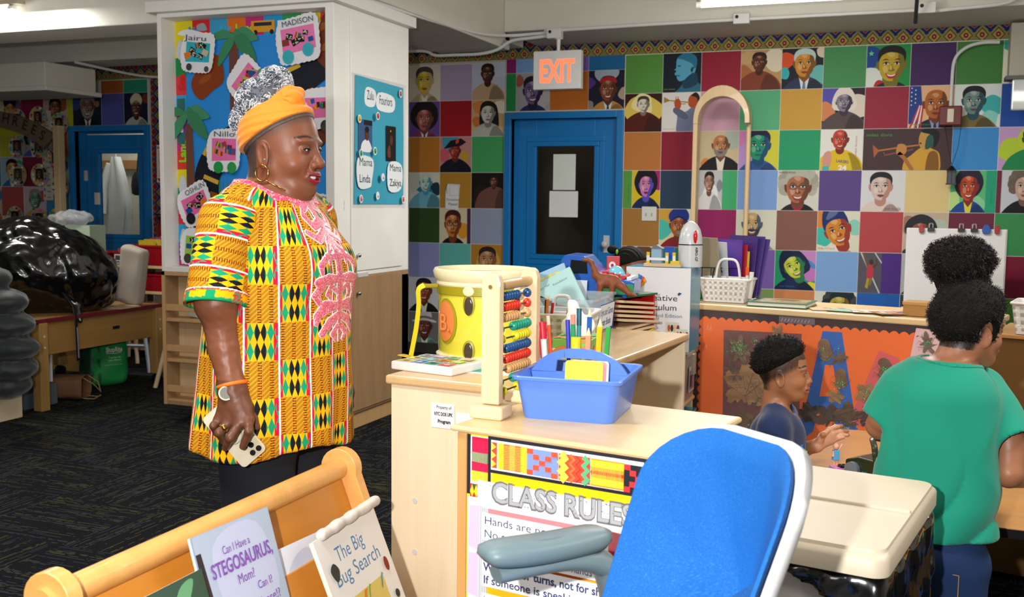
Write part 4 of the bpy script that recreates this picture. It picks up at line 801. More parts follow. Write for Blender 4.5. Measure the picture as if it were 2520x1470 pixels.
for k, (q, c_, zz) in enumerate((('Sea', '#d62a2a', 1.98), ('Land', '#8fd42a', 1.55), ('Air', '#2a6ad6', 1.22))): fl.text(q, x0+.065, zz, .05, c_, rot=PI/2, bold=.04)
for zz in (2.2, 1.40, 1.08): fl.blob([(x0+.01, zz), (x0+.03, zz+.07), (x0+.06, zz+.05), (x0+.07, zz-.05), (x0+.03, zz-.04)], '#c9d0dc')
for zz in (1.78, 1.0): fl.rect(x0+.015, x0+.06, zz, zz+.06, '#b8222a'); fl.rect(x0+.02, x0+.05, zz-.06, zz, '#e6e8ee')
for zz in (1.9, 1.7): fl.rect(x0+.01, x0+.065, zz-.04, zz+.03, '#2f6a6a')
RD = '#141a26'     # road
fl.blob([(-3.03, 2.16), (-3.12, 2.17), (-3.25, 2.12), (-3.38, 2.02), (-3.45, 1.90), (-3.60, 1.80), (-3.80, 1.75), (-3.95, 1.62), (-4.02, 1.45), (-3.98, 1.25), (-3.85, 1.25), (-3.84, 1.45), (-3.72, 1.58), (-3.55, 1.66), (-3.40, 1.72), (-3.28, 1.80), (-3.22, 1.93), (-3.10, 2.02), (-3.03, 2.04)], RD, 6)
for a, b, r in ((-3.33, 2.08, .35), (-3.47, 1.93, 1.2), (-3.66, 1.755, .35), (-3.92, 1.64, 1.0), (-3.90, 1.45, -.35), (-3.55, 1.72, .4)): fl.at(a, b, 1, 1, r).rect(-.055, .055, -.013, .013, '#d6ae3a')
fl.at(0, 0, 1)
BR = '#7a3413'
fl.blob([(-3.17, 2.24), (-3.13, 2.36), (-3.08, 2.38), (-3.035, 2.30), (-3.03, 2.02), (-3.12, 2.08), (-3.19, 2.16)], '#6e3018'); fl.blob([(-3.31, 1.82), (-3.27, 1.92), (-3.19, 1.97), (-3.08, 1.88), (-3.04, 1.76), (-3.2, 1.6), (-3.33, 1.68)], '#6a2f18')
fl.blob([(-4.02, 2.05), (-3.90, 2.17), (-3.82, 2.16), (-3.80, 2.03), (-3.88, 1.97), (-3.96, 1.92), (-4.02, 1.97)], '#8a3d18'); fl.blob([(-4.07, 1.25), (-3.9, 1.38), (-3.75, 1.25), (-3.85, 1.1), (-4.05, 1.05)], '#8a4a1c')
for a, b in ((-3.93, 2.04), (-3.1, 2.2), (-3.2, 1.86), (-3.14, 2.3)): fl.at(a, b, 1, 1, .5).ell(0, 0, .05, .02, '#9a5020', 12)
fl.at(0, 0, 1)
fl.poly([(-3.76, 2.24), (-3.70, 2.24), (-3.655, 1.78), (-3.755, 1.78)], '#6f4336'); fl.poly([(-4.075, 1.78), (-4.03, 1.78), (-4.0, 1.1), (-4.075, 1.1)], '#6f4336')
o = fl.build('bulletin_board', None, PRINT, T=facing((0, YB, 0), (1, 0, 0), (0, 0, 1)), back=([(x0, z0), (x1, z0), (x1, z1), (x0, z1)], '#2b8ee0'), thick=.004); o.location = (3.58, -5.45, 0); o.parent = c; board = o
def palm(cx, cz, s, y=.012):
    fl = Flat(.0004)
    for a, l in ((2.9, .19), (2.1, .09), (.2, .17), (-.7, .2), (-2.2, .19), (1.0, .09)):
        d = (math.cos(a)*l*s, math.sin(a)*l*s*.8-.03*s); n = (-d[1]*.2, d[0]*.2)
        fl.blob([(0, 0), (d[0]*.4+n[0], d[1]*.4+n[1]+.02*s), (d[0], d[1]-.02*s), (d[0]*.45-n[0], d[1]*.45-n[1])], random.choice(['#3f8a63', '#458f68', '#3a8159']), 5)
    o = fl.build('paper_palm_leaves', None, PRINT, T=facing((cx, YB-y, cz), (1, 0, 0), (0, 0, 1)))
    so = o.modifiers.new('thickness', 'SOLIDIFY'); so.thickness = .002
    o.parent = board; return o
palm(-3.72, 2.28, 1); palm(-4.06, 1.84, 1, .02)
fl = Flat()
for k in range(9): x = -3.87+k*.075; fl.poly([(x, 1.2), (x+.062, 1.2), (x+.055, 1.46-.01*(k % 3)), (x+.045, 1.3), (x+.03, 1.465), (x+.02, 1.32), (x+.008, 1.455)], '#3f8f66')
fl.rect(-3.87, -3.22, 1.0, 1.24, '#3f8f66'); fl.build('paper_grass', board, PRINT, T=facing((0, YB-.006, 0), (1, 0, 0), (0, 0, 1)))
# children's paper buses
def bus(label, cx, cz, w, h, rot, paper, wheels, name=None, kind=0, y=.03, nx=0):
    rr = random.Random(int(cx*100+cz*1000)); out = []
    base = [(-w/2-.03, -h/2), (-w/2-.035, h*.2), (-w/2, h/2+.03), (0, h/2+.045), (w/2+.02, h/2+.04), (w/2+.03, 0), (w/2+.01, -h/2-.03), (w*.1, -h/2-.045), (-w/2, -h/2-.04)]
    sm = spline(base, 7, True); out = [(a+.0025*(-1)**i, b+.0025*(-1)**i) for i, (a, b) in enumerate(sm)]
    fl = Flat(); fl.poly([(-w/2, -h*.40), (w/2, -h*.36), (w/2*1.02, h*.42), (-w/2*.98, h*.44)], paper)
    for k in range(7):
        a, b, c_, r_ = -w*.36+w*.12*k+rr.uniform(-.01, .01), h*(.2 if k % 2 else -.03)+rr.uniform(-.02, .02), rr.uniform(.016, .024), rr.uniform(-.5, .5); fl.at(a, b, 1, 1, r_)
        if kind == 0 and k % 3: 
            fl.rect(-c_, c_, -c_*.8, c_*.8, '#14140f'); [fl.ell(rr.uniform(-c_, c_)*.8, rr.uniform(-c_, c_)*.6, .0045, .003, '#d8d2b8', 6) for _ in range(9)]
        elif kind == 1 or k % 2:
            for q in range(4): fl.rect(-c_+q*c_/2, -c_+(q+1)*c_/2, -c_*.8, c_*.8, rr.choice(['#b8302a', '#e0a01f', '#1f5aa8', '#2f7a3a', '#3a1a14', '#e3701f']))
        else: fl.rect(-c_, c_, -c_*.8, c_*.8, rr.choice(['#c9c0a0', '#1c4f9a', '#e37a1f', '#8a3a2a']))
        fl.at(0, 0, 1)
    if kind == 2: [fl.line([(-w*.3+k*.05, h*.4), (-w*.1+k*.07, -h*.35)], .008, '#c2a57a') for k in range(3)]
    if name: fl.text(name, -w*.42+nx, h*.5, .032, '#4a5560', w=min(w*.95, .03*len(name)))
    for (a, b, r_, c_) in wheels:
        fl.ell(a, b, r_, r_*1.05, c_, 22)
        for _ in range(5): q = rr.uniform(0, 6.28); fl.line([(a+r_*.8*math.cos(q), b+r_*.8*math.sin(q)), (a-r_*.6*math.cos(q+.7), b-r_*.6*math.sin(q+.7))], .002, mixc(c_, '#888888', .3))
    o = fl.build('paper_bus', None, PRINT, T=facing((0, 0, 0), (1, 0, 0), (0, 0, 1)) , back=(out, '#eceaf0'), thick=.002)
    o.location = (cx, YB-y, cz); o.rotation_euler = (0, -rot, 0)
    return props(o, label, 'paper craft', 'paper buses on the bulletin board')
bus('teal paper bus with spotted windows at the upper left of the board', -3.965, 2.19, .17, .14, -.1, '#2fb3c4', [(-.05, -.085, .02, '#3a3a3e'), (.075, -.09, .016, '#3f4a52')], 'Jairu', nx=-.02).data  # name below
bus('pink paper bus named MADISON with turquoise wheels', -3.275, 2.235, .22, .17, .14, '#ef7fb8', [(-.075, -.085, .038, '#35b0c4'), (.06, -.065, .036, '#35b0c4')], 'MADISON')
bus('pink paper bus tilted steeply in the board centre with wooden sticks', -3.62, 2.01, .18, .16, .85, '#ef6fb0', [(.10, -.05, .033, '#5a8f7a')], None, 2)
bus('pink paper bus with green wheels above the paper grass', -3.79, 1.62, .17, .16, -.02, '#ee6fae', [(-.035, -.10, .034, '#1f9a4a'), (.06, -.10, .032, '#2a9a4a')], 'Nillo', 1)
bus('pink paper bus named OSHUN with black wheels', -4.0, 1.30, .18, .14, .42, '#ec6fae', [(-.06, -.065, .033, '#17171a'), (.075, -.06, .030, '#17171a')], 'OSHUN', 0, nx=.04)
bus('lime green paper bus at the bottom left of the board', -3.99, 1.045, .18, .14, -.1, '#9bc94a', [(-.06, -.075, .028, '#3a3a3a'), (.05, -.05, .028, '#7a746a')], None, 0)
bus('pink paper bus with dark wheels at the right edge, behind the head wrap', -3.14, 1.85, .19, .14, .02, '#ee72b2', [(-.07, -.09, .03, '#4a4640'), (.04, -.10, .032, '#3a3630')], None, 1)
bus('green paper bus named TREYSO behind the shoulder', -3.12, 1.25, .20, .15, -.12, '#7fae2f', [(.06, -.085, .03, '#2f7a3a')], 'TREYSO', 1)
# poster on the cabinet side
T_ = facing((X_+.010, 0, 0), (0, 1, 0), (0, 0, 1))
fl = Flat(.0006); y0, y1, z0, z1 = 5.19, 5.80, 1.315, 2.045
def tag(fl, s, x, z, w, h, tx): fl.blob([(x-.01, z-.01), (x+w, z-.012), (x+w+.012, z+h), (x, z+h+.01)], '#e6eaec', 4); fl.text(s, x+.01, z+.02, .055, '#26343c', w=w-.02)
tag(fl, 'Zulu', 5.33, 1.90, .10, .075, 0); tag(fl, 'Fouriors', 5.475, 1.885, .185, .075, 0)
fl.rect(5.235, 5.40, 1.62, 1.80, '#3a5a86'); fl.rect(5.30, 5.40, 1.77, 1.80, '#1a1a1e'); fl.blob([(5.27, 1.62), (5.28, 1.67), (5.34, 1.69), (5.38, 1.66), (5.39, 1.62)], '#e8e8ea'); fl.ell(5.335, 1.715, .024, .034, '#5a3424'); fl.ell(5.335, 1.745, .024, .018, '#15120f')
fl.rect(5.565, 5.69, 1.575, 1.785, '#1b1819'); fl.ell(5.63, 1.70, .02, .03, '#5a3024'); fl.blob([(5.58, 1.64), (5.61, 1.67), (5.62, 1.6), (5.585, 1.6)], '#6a3828'); fl.ell(5.62, 1.755, .006, .006, '#e8a040')
fl.blob([(5.225, 1.415), (5.22, 1.58), (5.40, 1.575), (5.385, 1.45), (5.36, 1.412)], '#e3e8ea', 4); fl.text('Mama', 5.235, 1.535, .048, '#1f2d36', w=.155); fl.text('Linda', 5.235, 1.44, .048, '#1f2d36', w=.13)
fl.blob([(5.59, 1.40), (5.59, 1.56), (5.755, 1.555), (5.75, 1.41)], '#e3e8ea', 4); fl.text('Mama', 5.60, 1.515, .045, '#1f2d36', w=.15); fl.text('Zakiya', 5.60, 1.425, .045, '#1f2d36', w=.15)
for a, b, c_ in ((5.235, 1.80, '#e0b02a'), (5.74, 1.99, '#b5603a'), (5.245, 1.345, '#d08a9a'), (5.44, 1.365, '#e9e9e0'), (5.765, 1.345, '#d8604a'), (5.235, 1.605, '#2f9a7a'), (5.40, 1.625, '#3f9a4a'), (5.43, 1.83, '#c93a3a'), (5.49, 1.475, '#e8d8d8')): 
    fl.ell(a, b, .021, .024, '#eef0f0', 12); fl.ell(a, b, .015, .018, c_, 12); fl.ell(a+.003, b-.006, .006, .007, mixc(c_, '#101010', .6), 8)
o = fl.build('poster_sheet', None, PRINT, T=facing((0, 0, 0), (0, 1, 0), (0, 0, 1)), back=([(y0, z0), (y1, z0), (y1+.003, 1.7), (y1, z1-.015), (y0+.02, z1)], '#3f9fb8'), thick=.001, bend=lambda a, b, c_: (a, b, c_+.001*math.sin(a*9)*math.sin(b*5)+.004))
p = thing('class_poster', 'teal laminated poster with names and two photos on the side of the white cabinet', 'poster', (0, 0, 0)); o.parent = p; p.location = (X_+.010, 0, 0)
G().box(.001, .0015, y0-.01, y1+.045, z0-.02, z1+.01).build('laminate_film', M('clear_film', '#e6eaec', .08, alpha=.22, coat=.6), p, 0)
# books in the cabinet shelves
def book(name, label, loc, w, h, t, cover, art=None, rot=(0, 0, 0), group=None, cat='book', pages='#e9e4d6', spine=None):
    "stands upright, cover facing -y; origin at bottom centre"
    b = thing(name, label, cat, loc, 0, group, rot)
    G().box(-w/2+.002, w/2-.003, .0015, t-.0015, .002, h-.002).build('pages', M('pages', pages, .8), b, 0)
    g = G(); g.box(-w/2, w/2, 0, .0015, 0, h).box(-w/2, w/2, t-.0015, t, 0, h).box(-w/2, -w/2+.0015, .0015, t-.0015, 0, h); g.build('cover', M('cover'+cover, cover, .3, coat=.2), b, 0)
    if art:
        fl = Flat(); fl.b = (-w/2, w/2, 0, h); art(fl, w, h); fl.build('cover_art', b, GLOSS, T=facing((0, -.0003, 0), (1, 0, 0), (0, 0, 1)))
    return b
def art_cow(fl, w, h): fl.at(-w/2, 0, w, h); fl.text('CLICK', .15, .83, .07, '#3a4048', w=.6, bold=.03); fl.text('CLACK', .2, .73, .06, '#3a4048', w=.55, bold=.03); fl.blob([(.3, .25), (.28, .55), (.45, .66), (.7, .6), (.75, .25), (.5, .1)], '#b9b8ae'); fl.ell(.15, .4, .1, .13, '#1c1c1c'); fl.ell(.85, .35, .08, .12, '#1c1c1c'); fl.ell(.5, .45, .1, .06, '#8a8a80')
book('picture_book', 'white picture book with a grey cow, top shelf of the wooden cabinet', (-3.97, 5.07, .622), .15, .225, .012, '#dfe0e0', art_cow, (-.12, .16, 0))
def art_y(c1, c2, t1=None):
    def f(fl, w, h):
        rr = random.Random(t1); fl.at(-w/2, 0, w, h)
        for _ in range(7): x, y = rr.random(), rr.random()*.7; fl.blob([(x+.15*math.cos(q), y+.12*math.sin(q*1.3)) for q in (0, 1.1, 2.4, 3.9, 5)], rr.choice([c1, c2, '#e8e4da', '#22303a']))
        if t1: fl.text(t1.split('|')[0], .08, .86, .07, '#e6d24a', w=.8, bold=.02); fl.text(t1.split('|')[-1], .08, .74, .08, '#e6d24a', w=.8, bold=.03)
        fl.at(0, 0, 1)
    return f
book('picture_book', 'blue picture book with a brown creature, middle shelf of the wooden cabinet', (-3.83, 5.07, .378), .2, .2, .012, '#1f6fb8', art_y('#7a4a2a', '#2a8ad0', 'x|'), (-.12, 0, 0))
book('picture_book', 'dark green book with yellow lettering, bottom shelf of the wooden cabinet', (-3.80, 5.07, .131), .19, .215, .012, '#143a38', art_y('#1f6a6a', '#c9a52a', 'I LOVE MY|MOMMY'), (-.1, 0, 0))
# ================================================================ left side of the room
TT = wood('tan_table', '#a37c40', '#8f6a34', 1, .4)
t = thing('activity_table', 'tan wooden activity table with a dark red edge and locking casters', 'table', (-5.48, 5.42, 0))
w2, d2 = .45, .55
G().box(-w2, w2, -d2, -d2+.02, .345, .56).box(-w2, w2, d2-.02, d2, .345, .56).box(-w2, -w2+.02, -d2+.02, d2-.02, .345, .56).box(w2-.02, w2, -d2+.02, d2-.02, .345, .56).build('table_body', TT, t, 0, .003)
G().box(-w2-.02, w2+.02, -d2-.02, d2+.02, .56, .578).build('tabletop', wood('tan_top', '#b58c52', '#a67e46', 1, .25), t, 0, .003)
g = G().box(-w2-.03, w2+.03, -d2-.03, -d2-.02, .553, .58).box(-w2-.03, w2+.03, d2+.02, d2+.03, .553, .58).box(-w2-.03, -w2-.02, -d2-.02, d2+.02, .553, .58).box(w2+.02, w2+.03, -d2-.02, d2+.02, .553, .58)
g.build('red_edging', M('dark_red_rubber', '#6e1522', .5), t, 0, .002)
for sx in (-1, 1):
    for sy in (-1, 1):
        l = G().box(sx*w2-.035+(-.0 if sx < 0 else -.0), sx*w2+.035, sy*(d2-.02)-.035, sy*(d2-.02)+.035, 0 if sy < 0 else .08, .555).build('leg', wood('tan_leg', '#b08a50', '#94703a', 2, .45), t, 0, .006)
        G().cyl((sx*w2+.036, sy*(d2-.02), .47), (sx*w2+.039, sy*(d2-.02), .47), .008, n=10).cyl((sx*w2+.036, sy*(d2-.02), .40), (sx*w2+.039, sy*(d2-.02), .40), .008, n=10).build('bolt', M('steel'), l)
        if sy > 0: G().cyl((sx*w2-.02, sy*(d2-.02), .037), (sx*w2+.02, sy*(d2-.02), .037), .036, n=18).build('caster', BLK, l, 40)
G().box(w2, w2+.006, .10, .16, .445, .465).build('drawer_pull', BLK, t, 0)
# bin bags
def crumple(P, s=9, a=.02, seed=0): return a*np.abs(wav(P, s, seed))+a*.6*np.abs(wav(P, s*2.3, seed+3))
BAG = M('black_bag', '#07080a', .16, spec=.8, coat=.5)
def f_(P):
    d = s_ell(P, (0, 0, .26), (.44, .40, .34)); d = smin(d, s_ell(P, (.28, .12, .20), (.26, .26, .24)), .12); d = smin(d, s_ell(P, (-.3, .1, .3), (.3, .3, .3)), .1)
    d = smin(d, s_cap(P, (.40, -.05, .1), (.50, -.10, -.05), .05, .01), .06)
    return np.maximum(d-crumple(P, 9, .034, 1)-.012*np.abs(wav(P, 34, 5))-.006*np.abs(wav(P, 70, 2))+.02, -(P[:, 2]-.0-(P[:, 0] > .44)*-.1))
o = org('bin_bag', f_, (-.75, -.5, -.1), (.7, .55, .75), .014, BAG, uvfn=None, smooth_it=1)
o.location = (-5.50, 5.30, .582); props(o, 'big black plastic bin bag heaped on the left table', 'bag')
o = thing('reflective_strap', 'thin black strap with a shiny stripe hanging off the left table', 'strap', (-5.0, 5.16, .3)); G().tube([(-.10, -.0, .42), (-.02, 0, .34), (.0, 0, .27), (.005, 0, .1), (.0, .01, -.02)], .012, 8, flat=.3).build('band', BLK, o)
G().tube([(.012, -.004, .20), (.016, -.004, .1), (.012, .002, 0)], .0035, 6).build('shiny_stripe', M('reflector', '#c9ccff', .2, .6, emit='#b8bcff', es=.0), o)
# puffer coat at the left edge
CO = M('dark_puffer', '#182022', .6, sheen=.3)
def f_(P):
    d = 9+0*P[:, 0]
    for k, (z, r, x) in enumerate(((.86, .10, -.06), (.73, .15, .03), (.60, .165, .07), (.47, .175, .09), (.35, .16, .08), (.25, .12, .06))):
        d = smin(d, s_ell(P, (x-.06, .0, z), (.13+r*.8, .17, .082)), .022)
    return d-crumple(P, 20, .009, 2)
o = org('puffer_coat', f_, (-.5, -.35, .1), (.4, .3, 1.15), .011, CO); o.location = (-4.93, 4.45, 0); props(o, 'dark grey-green puffer coat hanging over a chair at the left edge', 'coat')
o = thing('wooden_bench', 'low wooden bench end under the puffer coat at the left edge', 'bench', (-5.06, 4.50, 0)); G().box(-.4, .07, -.2, .2, .18, .22).build('seat', TT, o, 0, .004); G().box(.03, .07, -.2, .2, 0, .18).build('leg', BIRCH, o, 0, .003); G().box(-.38, .03, -.16, -.13, .06, .1).build('rail', TT, o, 0, .003)
# things under the table
def blabel(fl, w, h): fl.at(-w/2, 0, w, h); fl.rect(.05, .95, .05, .95, '#d9dce6'); fl.text('TREE TOPPER', .2, .12, .09, '#3a3f4a', w=.75, rot=1.9); fl.at(-w/2, 0, w, h).poly([(.4, .8), (.55, .9), (.68, .78), (.52, .66)], '#d6b81f'); [fl.rect(.75, .88, .12+k*.2, .26+k*.2, c) for k, c in enumerate(('#3f9a4a', '#b8a82a', '#a83a8a', '#c9304a'))]; fl.at(0, 0, 1)
o = thing('product_box', 'white printed carton standing under the left table', 'box', (-5.20, 5.02, 0), math.radians(65)); G().box(-.10, .10, 0, .09, .14, .34).build('carton', M('carton_white', '#c9ccd4', .6), o, 0, .002); fl = Flat(); blabel(fl, .2, .20); fl.build('printed_label', o, PRINT, T=facing((0, -.001, .14), (1, 0, 0), (0, 0, 1)))
props(G().box(-5.36, -5.12, 5.0, 5.11, 0, .135).build('storage_box', M('grey_tub', '#5a6068', .5), smooth=0, bevel=.006), 'grey box beneath the white carton under the table', 'box')
o = thing('clear_tub', 'cloudy plastic tub behind the left table leg', 'tub', (-5.28, 4.84, 0)); g = G(); g.rings([[(a*s_, b*s_, z) for a, b in rrect(-.16, .16, -.14, .14, .03)] for z, s_ in ((0, .88), (.26, 1), (.27, 1.05), (.285, 1.05), (.285, .98), (.02, .86))]).build('tub_body', M('cloudy_plastic', '#5f7080', .3, alpha=.75), o, 40)
# brown paper bag lying down
o = thing('paper_bag', 'brown paper bag lying on its side on the carpet under the table', 'bag', (-5.22, 5.22, 0), math.radians(25)); KR = M('kraft_paper', '#6b4a30', .8, bump=.3, bscale=20)
g = G(); n = 28; rs = []
for k in range(9):
    q = k/8; rs.append([((-.18+.36*q), (.105+.01*math.sin(k*2.1+i))*math.copysign(abs(math.cos(a))**.6, math.cos(a)), .085+.075*math.copysign(abs(math.sin(a))**.6, math.sin(a))*(1+.06*math.sin(i*1.7+k))) for i, a in enumerate(np.linspace(0, 2*PI, n, endpoint=False))])
b_ = g.rings(rs, cap=False).build('bag_body', KR, o, 40); b_.modifiers.new('s', 'SOLIDIFY').thickness = .002
G().box(-.18, -.175, -.1, .1, .015, .16).build('bag_bottom', KR, o, 0)
for s_ in (-1, 1): G().tube([(.17, -.05, .085+s_*.07), (.24, -.045, .06+s_*.05), (.27, 0, .02+s_*.012+.02), (.24, .045, .06+s_*.05), (.17, .05, .085+s_*.07)], .0035, 6).build('handle', M('twine', '#9a7a55', .9), o)
# green shopping bag
GB = M('green_bag', '#1f9a4e', .5, sheen=.1)
def f_(P):
    w = .145-.25*np.maximum(0, .1-P[:, 2])*.6+.02*wav(P, 9, 2); d = s_box(P, (0, 0, .185), (.15, .10, .185), .05)-.012*wav(P, 14, 1)-.006*wav(P, 31, 4)
    return np.maximum(d, -s_box(P, (0, 0, .36), (.125, .08, .06), .03))
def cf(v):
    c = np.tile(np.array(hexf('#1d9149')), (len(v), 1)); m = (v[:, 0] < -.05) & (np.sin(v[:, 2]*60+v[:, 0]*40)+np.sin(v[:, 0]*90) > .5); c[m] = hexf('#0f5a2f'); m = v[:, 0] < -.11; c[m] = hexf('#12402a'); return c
o = thing('shopping_bag', 'full green reusable shopping bag with white lettering under the table', 'bag', (-5.36, 5.78, 0), math.radians(62)); org('bag_body', f_, (-.25, -.2, -.03), (.25, .2, .42), .008, M('green_bag_cloth', '#ffffff', .5, attr=True), o, cf)
fl = Flat(); fl.text('ShopRite', -.02, .245, .034, '#e6efe8', w=.115, bold=.03); fl.line([(-.02, .238), (.05, .232), (.09, .24)], .004, '#e6efe8'); fl.text('Together, we', .0, .20, .012, '#cfe6d6', w=.08); fl.text('make a difference', -.005, .18, .012, '#cfe6d6', w=.09); fl.text('thank you for reusing this bag', -.03, .15, .007, '#bfe0c8', w=.12)
fl.build('white_lettering', o, PRINT, T=facing((0, -.114, 0), (1, 0, 0), (0, 0, 1)))
o = thing('wrapped_contents', 'crumpled papers poking out of the green bag', 'paper', (-5.36, 5.78, .345), .5); G().box(-.10, .0, -.05, .03, -.02, .03).box(.02, .09, -.06, .02, -.02, .035).build('papers', M('crumple', '#3a3f42', .6), o, 0)
# chairs / stools behind
def kidstool(name, label, loc, rz, legc, seatc, h=.38, w=.13, par=None):
    s = thing(name, label, 'stool', loc, rz); G().box(-w-.02, w+.02, -w-.02, w+.02, h-.03, h).build('seat', seatc, s, 0, .01)
    for sx in (-1, 1):
        for sy in (-1, 1): G().cyl((sx*w*.8, sy*w*.8, h-.03), (sx*(w+.05), sy*(w+.05), 0), .016, n=12).build('leg', legc, s, 50)
    G().cyl((-w, -w, .2), (w, -w, .2), .01).build('stretcher', legc, s)
    return s
GREYM = M('grey_metal', '#9aa3ad', .4, .3); kidstool('stool', 'grey metal stool with splayed legs beyond the table', (-5.62, 6.42, 0), .3, GREYM, GREYM, .42)
kidstool('stool', 'wooden stool with round legs between the table and the white cabinet', (-4.80, 5.98, 0), .1, BEECH, TT, .40, .10)
kidstool('stool', 'wooden stool further back below the low shelf', (-5.95, 6.75, 0), .1, BEECH, TT, .40, .10)
# low shelf with red bins
s = thing('low_shelf', 'low open shelf of red bins in front of the closet door', 'shelf', (-6.15, 6.95, 0)); sw = .62
G().box(-sw, sw, .33, .36, 0, .80).build('back_panel', M('cream_back', '#a8a69a', .7), s, 0)
for z in (.745, .53, .30, .05): G().box(-sw, sw, 0, .33, z, z+.025).build('shelf_board', BIRCHX, s, 0, .004)
G().box(-sw-.02, -sw, 0, .36, 0, .80).build('side_panel', BIRCH, s, 0, .003); G().box(sw, sw+.02, 0, .36, 0, .80).build('side_panel', BIRCH, s, 0, .003)
REDB = M('red_bin', '#a01420', .35)
def rbin(label, loc, w, d, h, mat=REDB, lab=True, name='storage_bin', rz=0):
    b = thing(name, label, 'bin', loc, rz)
    G().rings([[(a, c_, z) for a, c_ in rrect(-w/2*s_, w/2*s_, -d/2*s_, d/2*s_, .015)] for z, s_ in ((0, .86), (h*.9, 1), (h*.9, 1.06), (h, 1.06), (h, .97), (.01, .84))]).build('bin_body', mat, b, 40)
    if lab:
        fl = Flat(); fl.rect(-.035, .035, -.04, .04, '#d9d8d2'); fl.rect(-.025, .025, -.01, .03, '#4a4a48'); fl.rect(-.025, .02, -.03, -.02, '#333333'); fl.build('bin_label', b, PRINT, T=facing((-w*.15, -d/2*1.0-.006, h*.45), (1, 0, 0), (0, 0, 1)))
    return b
rbin('wide red bin of small books on the low shelf by the white cabinet', (-5.97, 7.06, .772), .40, .24, .17)
rbin('small red bin with coloured markers on the low shelf', (-6.24, 7.06, .772), .17, .2, .10); rbin('plain red tray at the left of the low shelf top', (-6.47, 7.06, .772), .20, .2, .10, lab=False)
rbin('red bin on the middle board of the low shelf', (-5.92, 7.06, .557), .32, .24, .145, lab=False)
rbin('shallow red tray of blue toys on the middle board of the low shelf', (-6.35, 7.04, .557), .3, .2, .035, lab=False)
props(G().box(-6.1, -5.75, 6.96, 7.2, .556, .563).build('green_mat', M('green_mat', '#1f6a3a', .8), smooth=0), 'green mat under the red bin on the middle board', 'mat')
for k in range(7): props(G().cyl((-6.30+.022*k, 7.03+.01*(k % 2), .79), (-6.31+.026*k, 7.02, .90+.012*(k % 3)), .009, n=8).build('marker', M('mk%d' % k, ['#d8453a', '#e0a02a', '#c93a7a', '#3a9a4a', '#8a3a9a', '#e0602a', '#2a6ac9'][k], .4)), ['red', 'orange', 'pink', 'green', 'purple', 'dark orange', 'blue'][k]+' marker standing in the small red bin', 'marker', 'markers in the small red bin')
for k, c_ in enumerate(('#d8b52a', '#e0c23a', '#c94a3a', '#3a6ac9', '#e8e0cc')): book('small_book', ['yellow book at the front of the red book bin', 'second yellow book in the red book bin', 'red-edged book in the red book bin', 'blue book in the red book bin', 'cream book at the back of the red book bin'][k], (-5.98+.03*k, 7.0+.035*k, .80), .17, .18+.008*k, .01, c_, art_y('#d0402a', '#3f7ac9', 'yy'+str(k)), (.12, 0, 0), 'books in the wide red bin')
for k in range(6): props(G().ell((-6.44+.045*k, 7.03, .61+.012*(k % 2)), (.03, .025, .02), 10, 6).build('toy_piece', M('toyb%d' % (k % 3), ['#1f3a8a', '#28406a', '#7a1f2a'][k % 3], .4)), ['dark blue toy piece at the left of the shallow tray', 'dull blue toy piece second in the shallow tray', 'dark red toy piece in the shallow tray', 'blue toy piece in the middle of the tray', 'dull blue toy piece near the tray right end', 'dark red toy piece at the right of the tray'][k], 'toy', 'toy pieces in the shallow red tray')
fl = Flat()
for k, (a, b) in enumerate(((.35, .60), (.75, .62), (.30, .40), (.52, .40), (.72, .42), (.95, .42))): fl.rect(a, a+.09, b, b+.10, '#c9c8c0'); fl.rect(a+.01, a+.08, b+.03, b+.09, '#4a4640'); fl.text('Toys', a+.012, b+.008, .014, '#222222')
props(fl.build('shelf_label_cards', None, PRINT, T=facing((-6.77, 7.278, 0), (1, 0, 0), (0, 0, 1))), 'picture label cards stuck to the back of the low shelf', 'label')
e = thing('fire_extinguisher', 'red fire extinguisher behind the red bins by the white cabinet', 'extinguisher', (-6.72, 8.08, .75)); G().box(-.05, .05, .05, .085, .1, .3).build('wall_bracket', BLK, e, 0); G().lathe([(.06, 0), (.065, .03), (.065, .30), (.045, .36), (.02, .38)], 20).build('cylinder', M('ext_red', '#9a1018', .25, coat=.5), e, 50); G().box(-.02, .02, -.06, .02, .38, .41).box(-.015, .015, -.09, .02, .42, .435).build('valve_handle', BLK, e, 0); G().tube([(.02, 0, .39), (.08, 0, .38), (.09, 0, .2)], .01, 8).build('hose', BLK, e)
fl = Flat(); fl.rect(.0, .075, .0, .37, '#b01c24'); fl.rect(.006, .069, .006, .364, '#ece8e0'); fl.text('FIRE', .009, .325, .024, '#b01c24', w=.055, bold=.04)
for k, ch in enumerate('EXTINGUISHER'): fl.text(ch, .0375, .298-.0215*k, .015, '#b01c24', bold=.03, center=True)
fl.poly([(.01, .045), (.0375, .008), (.065, .045)], '#b01c24'); props(fl.build('extinguisher_sign', None, PRINT, T=facing((-6.85, WY-.014, 1.48), (1, 0, 0), (0, 0, 1)), back=([(0, 0), (.075, 0), (.075, .37), (0, .37)], '#b01c24')), 'narrow upright FIRE EXTINGUISHER sign on the patterned strip', 'sign')
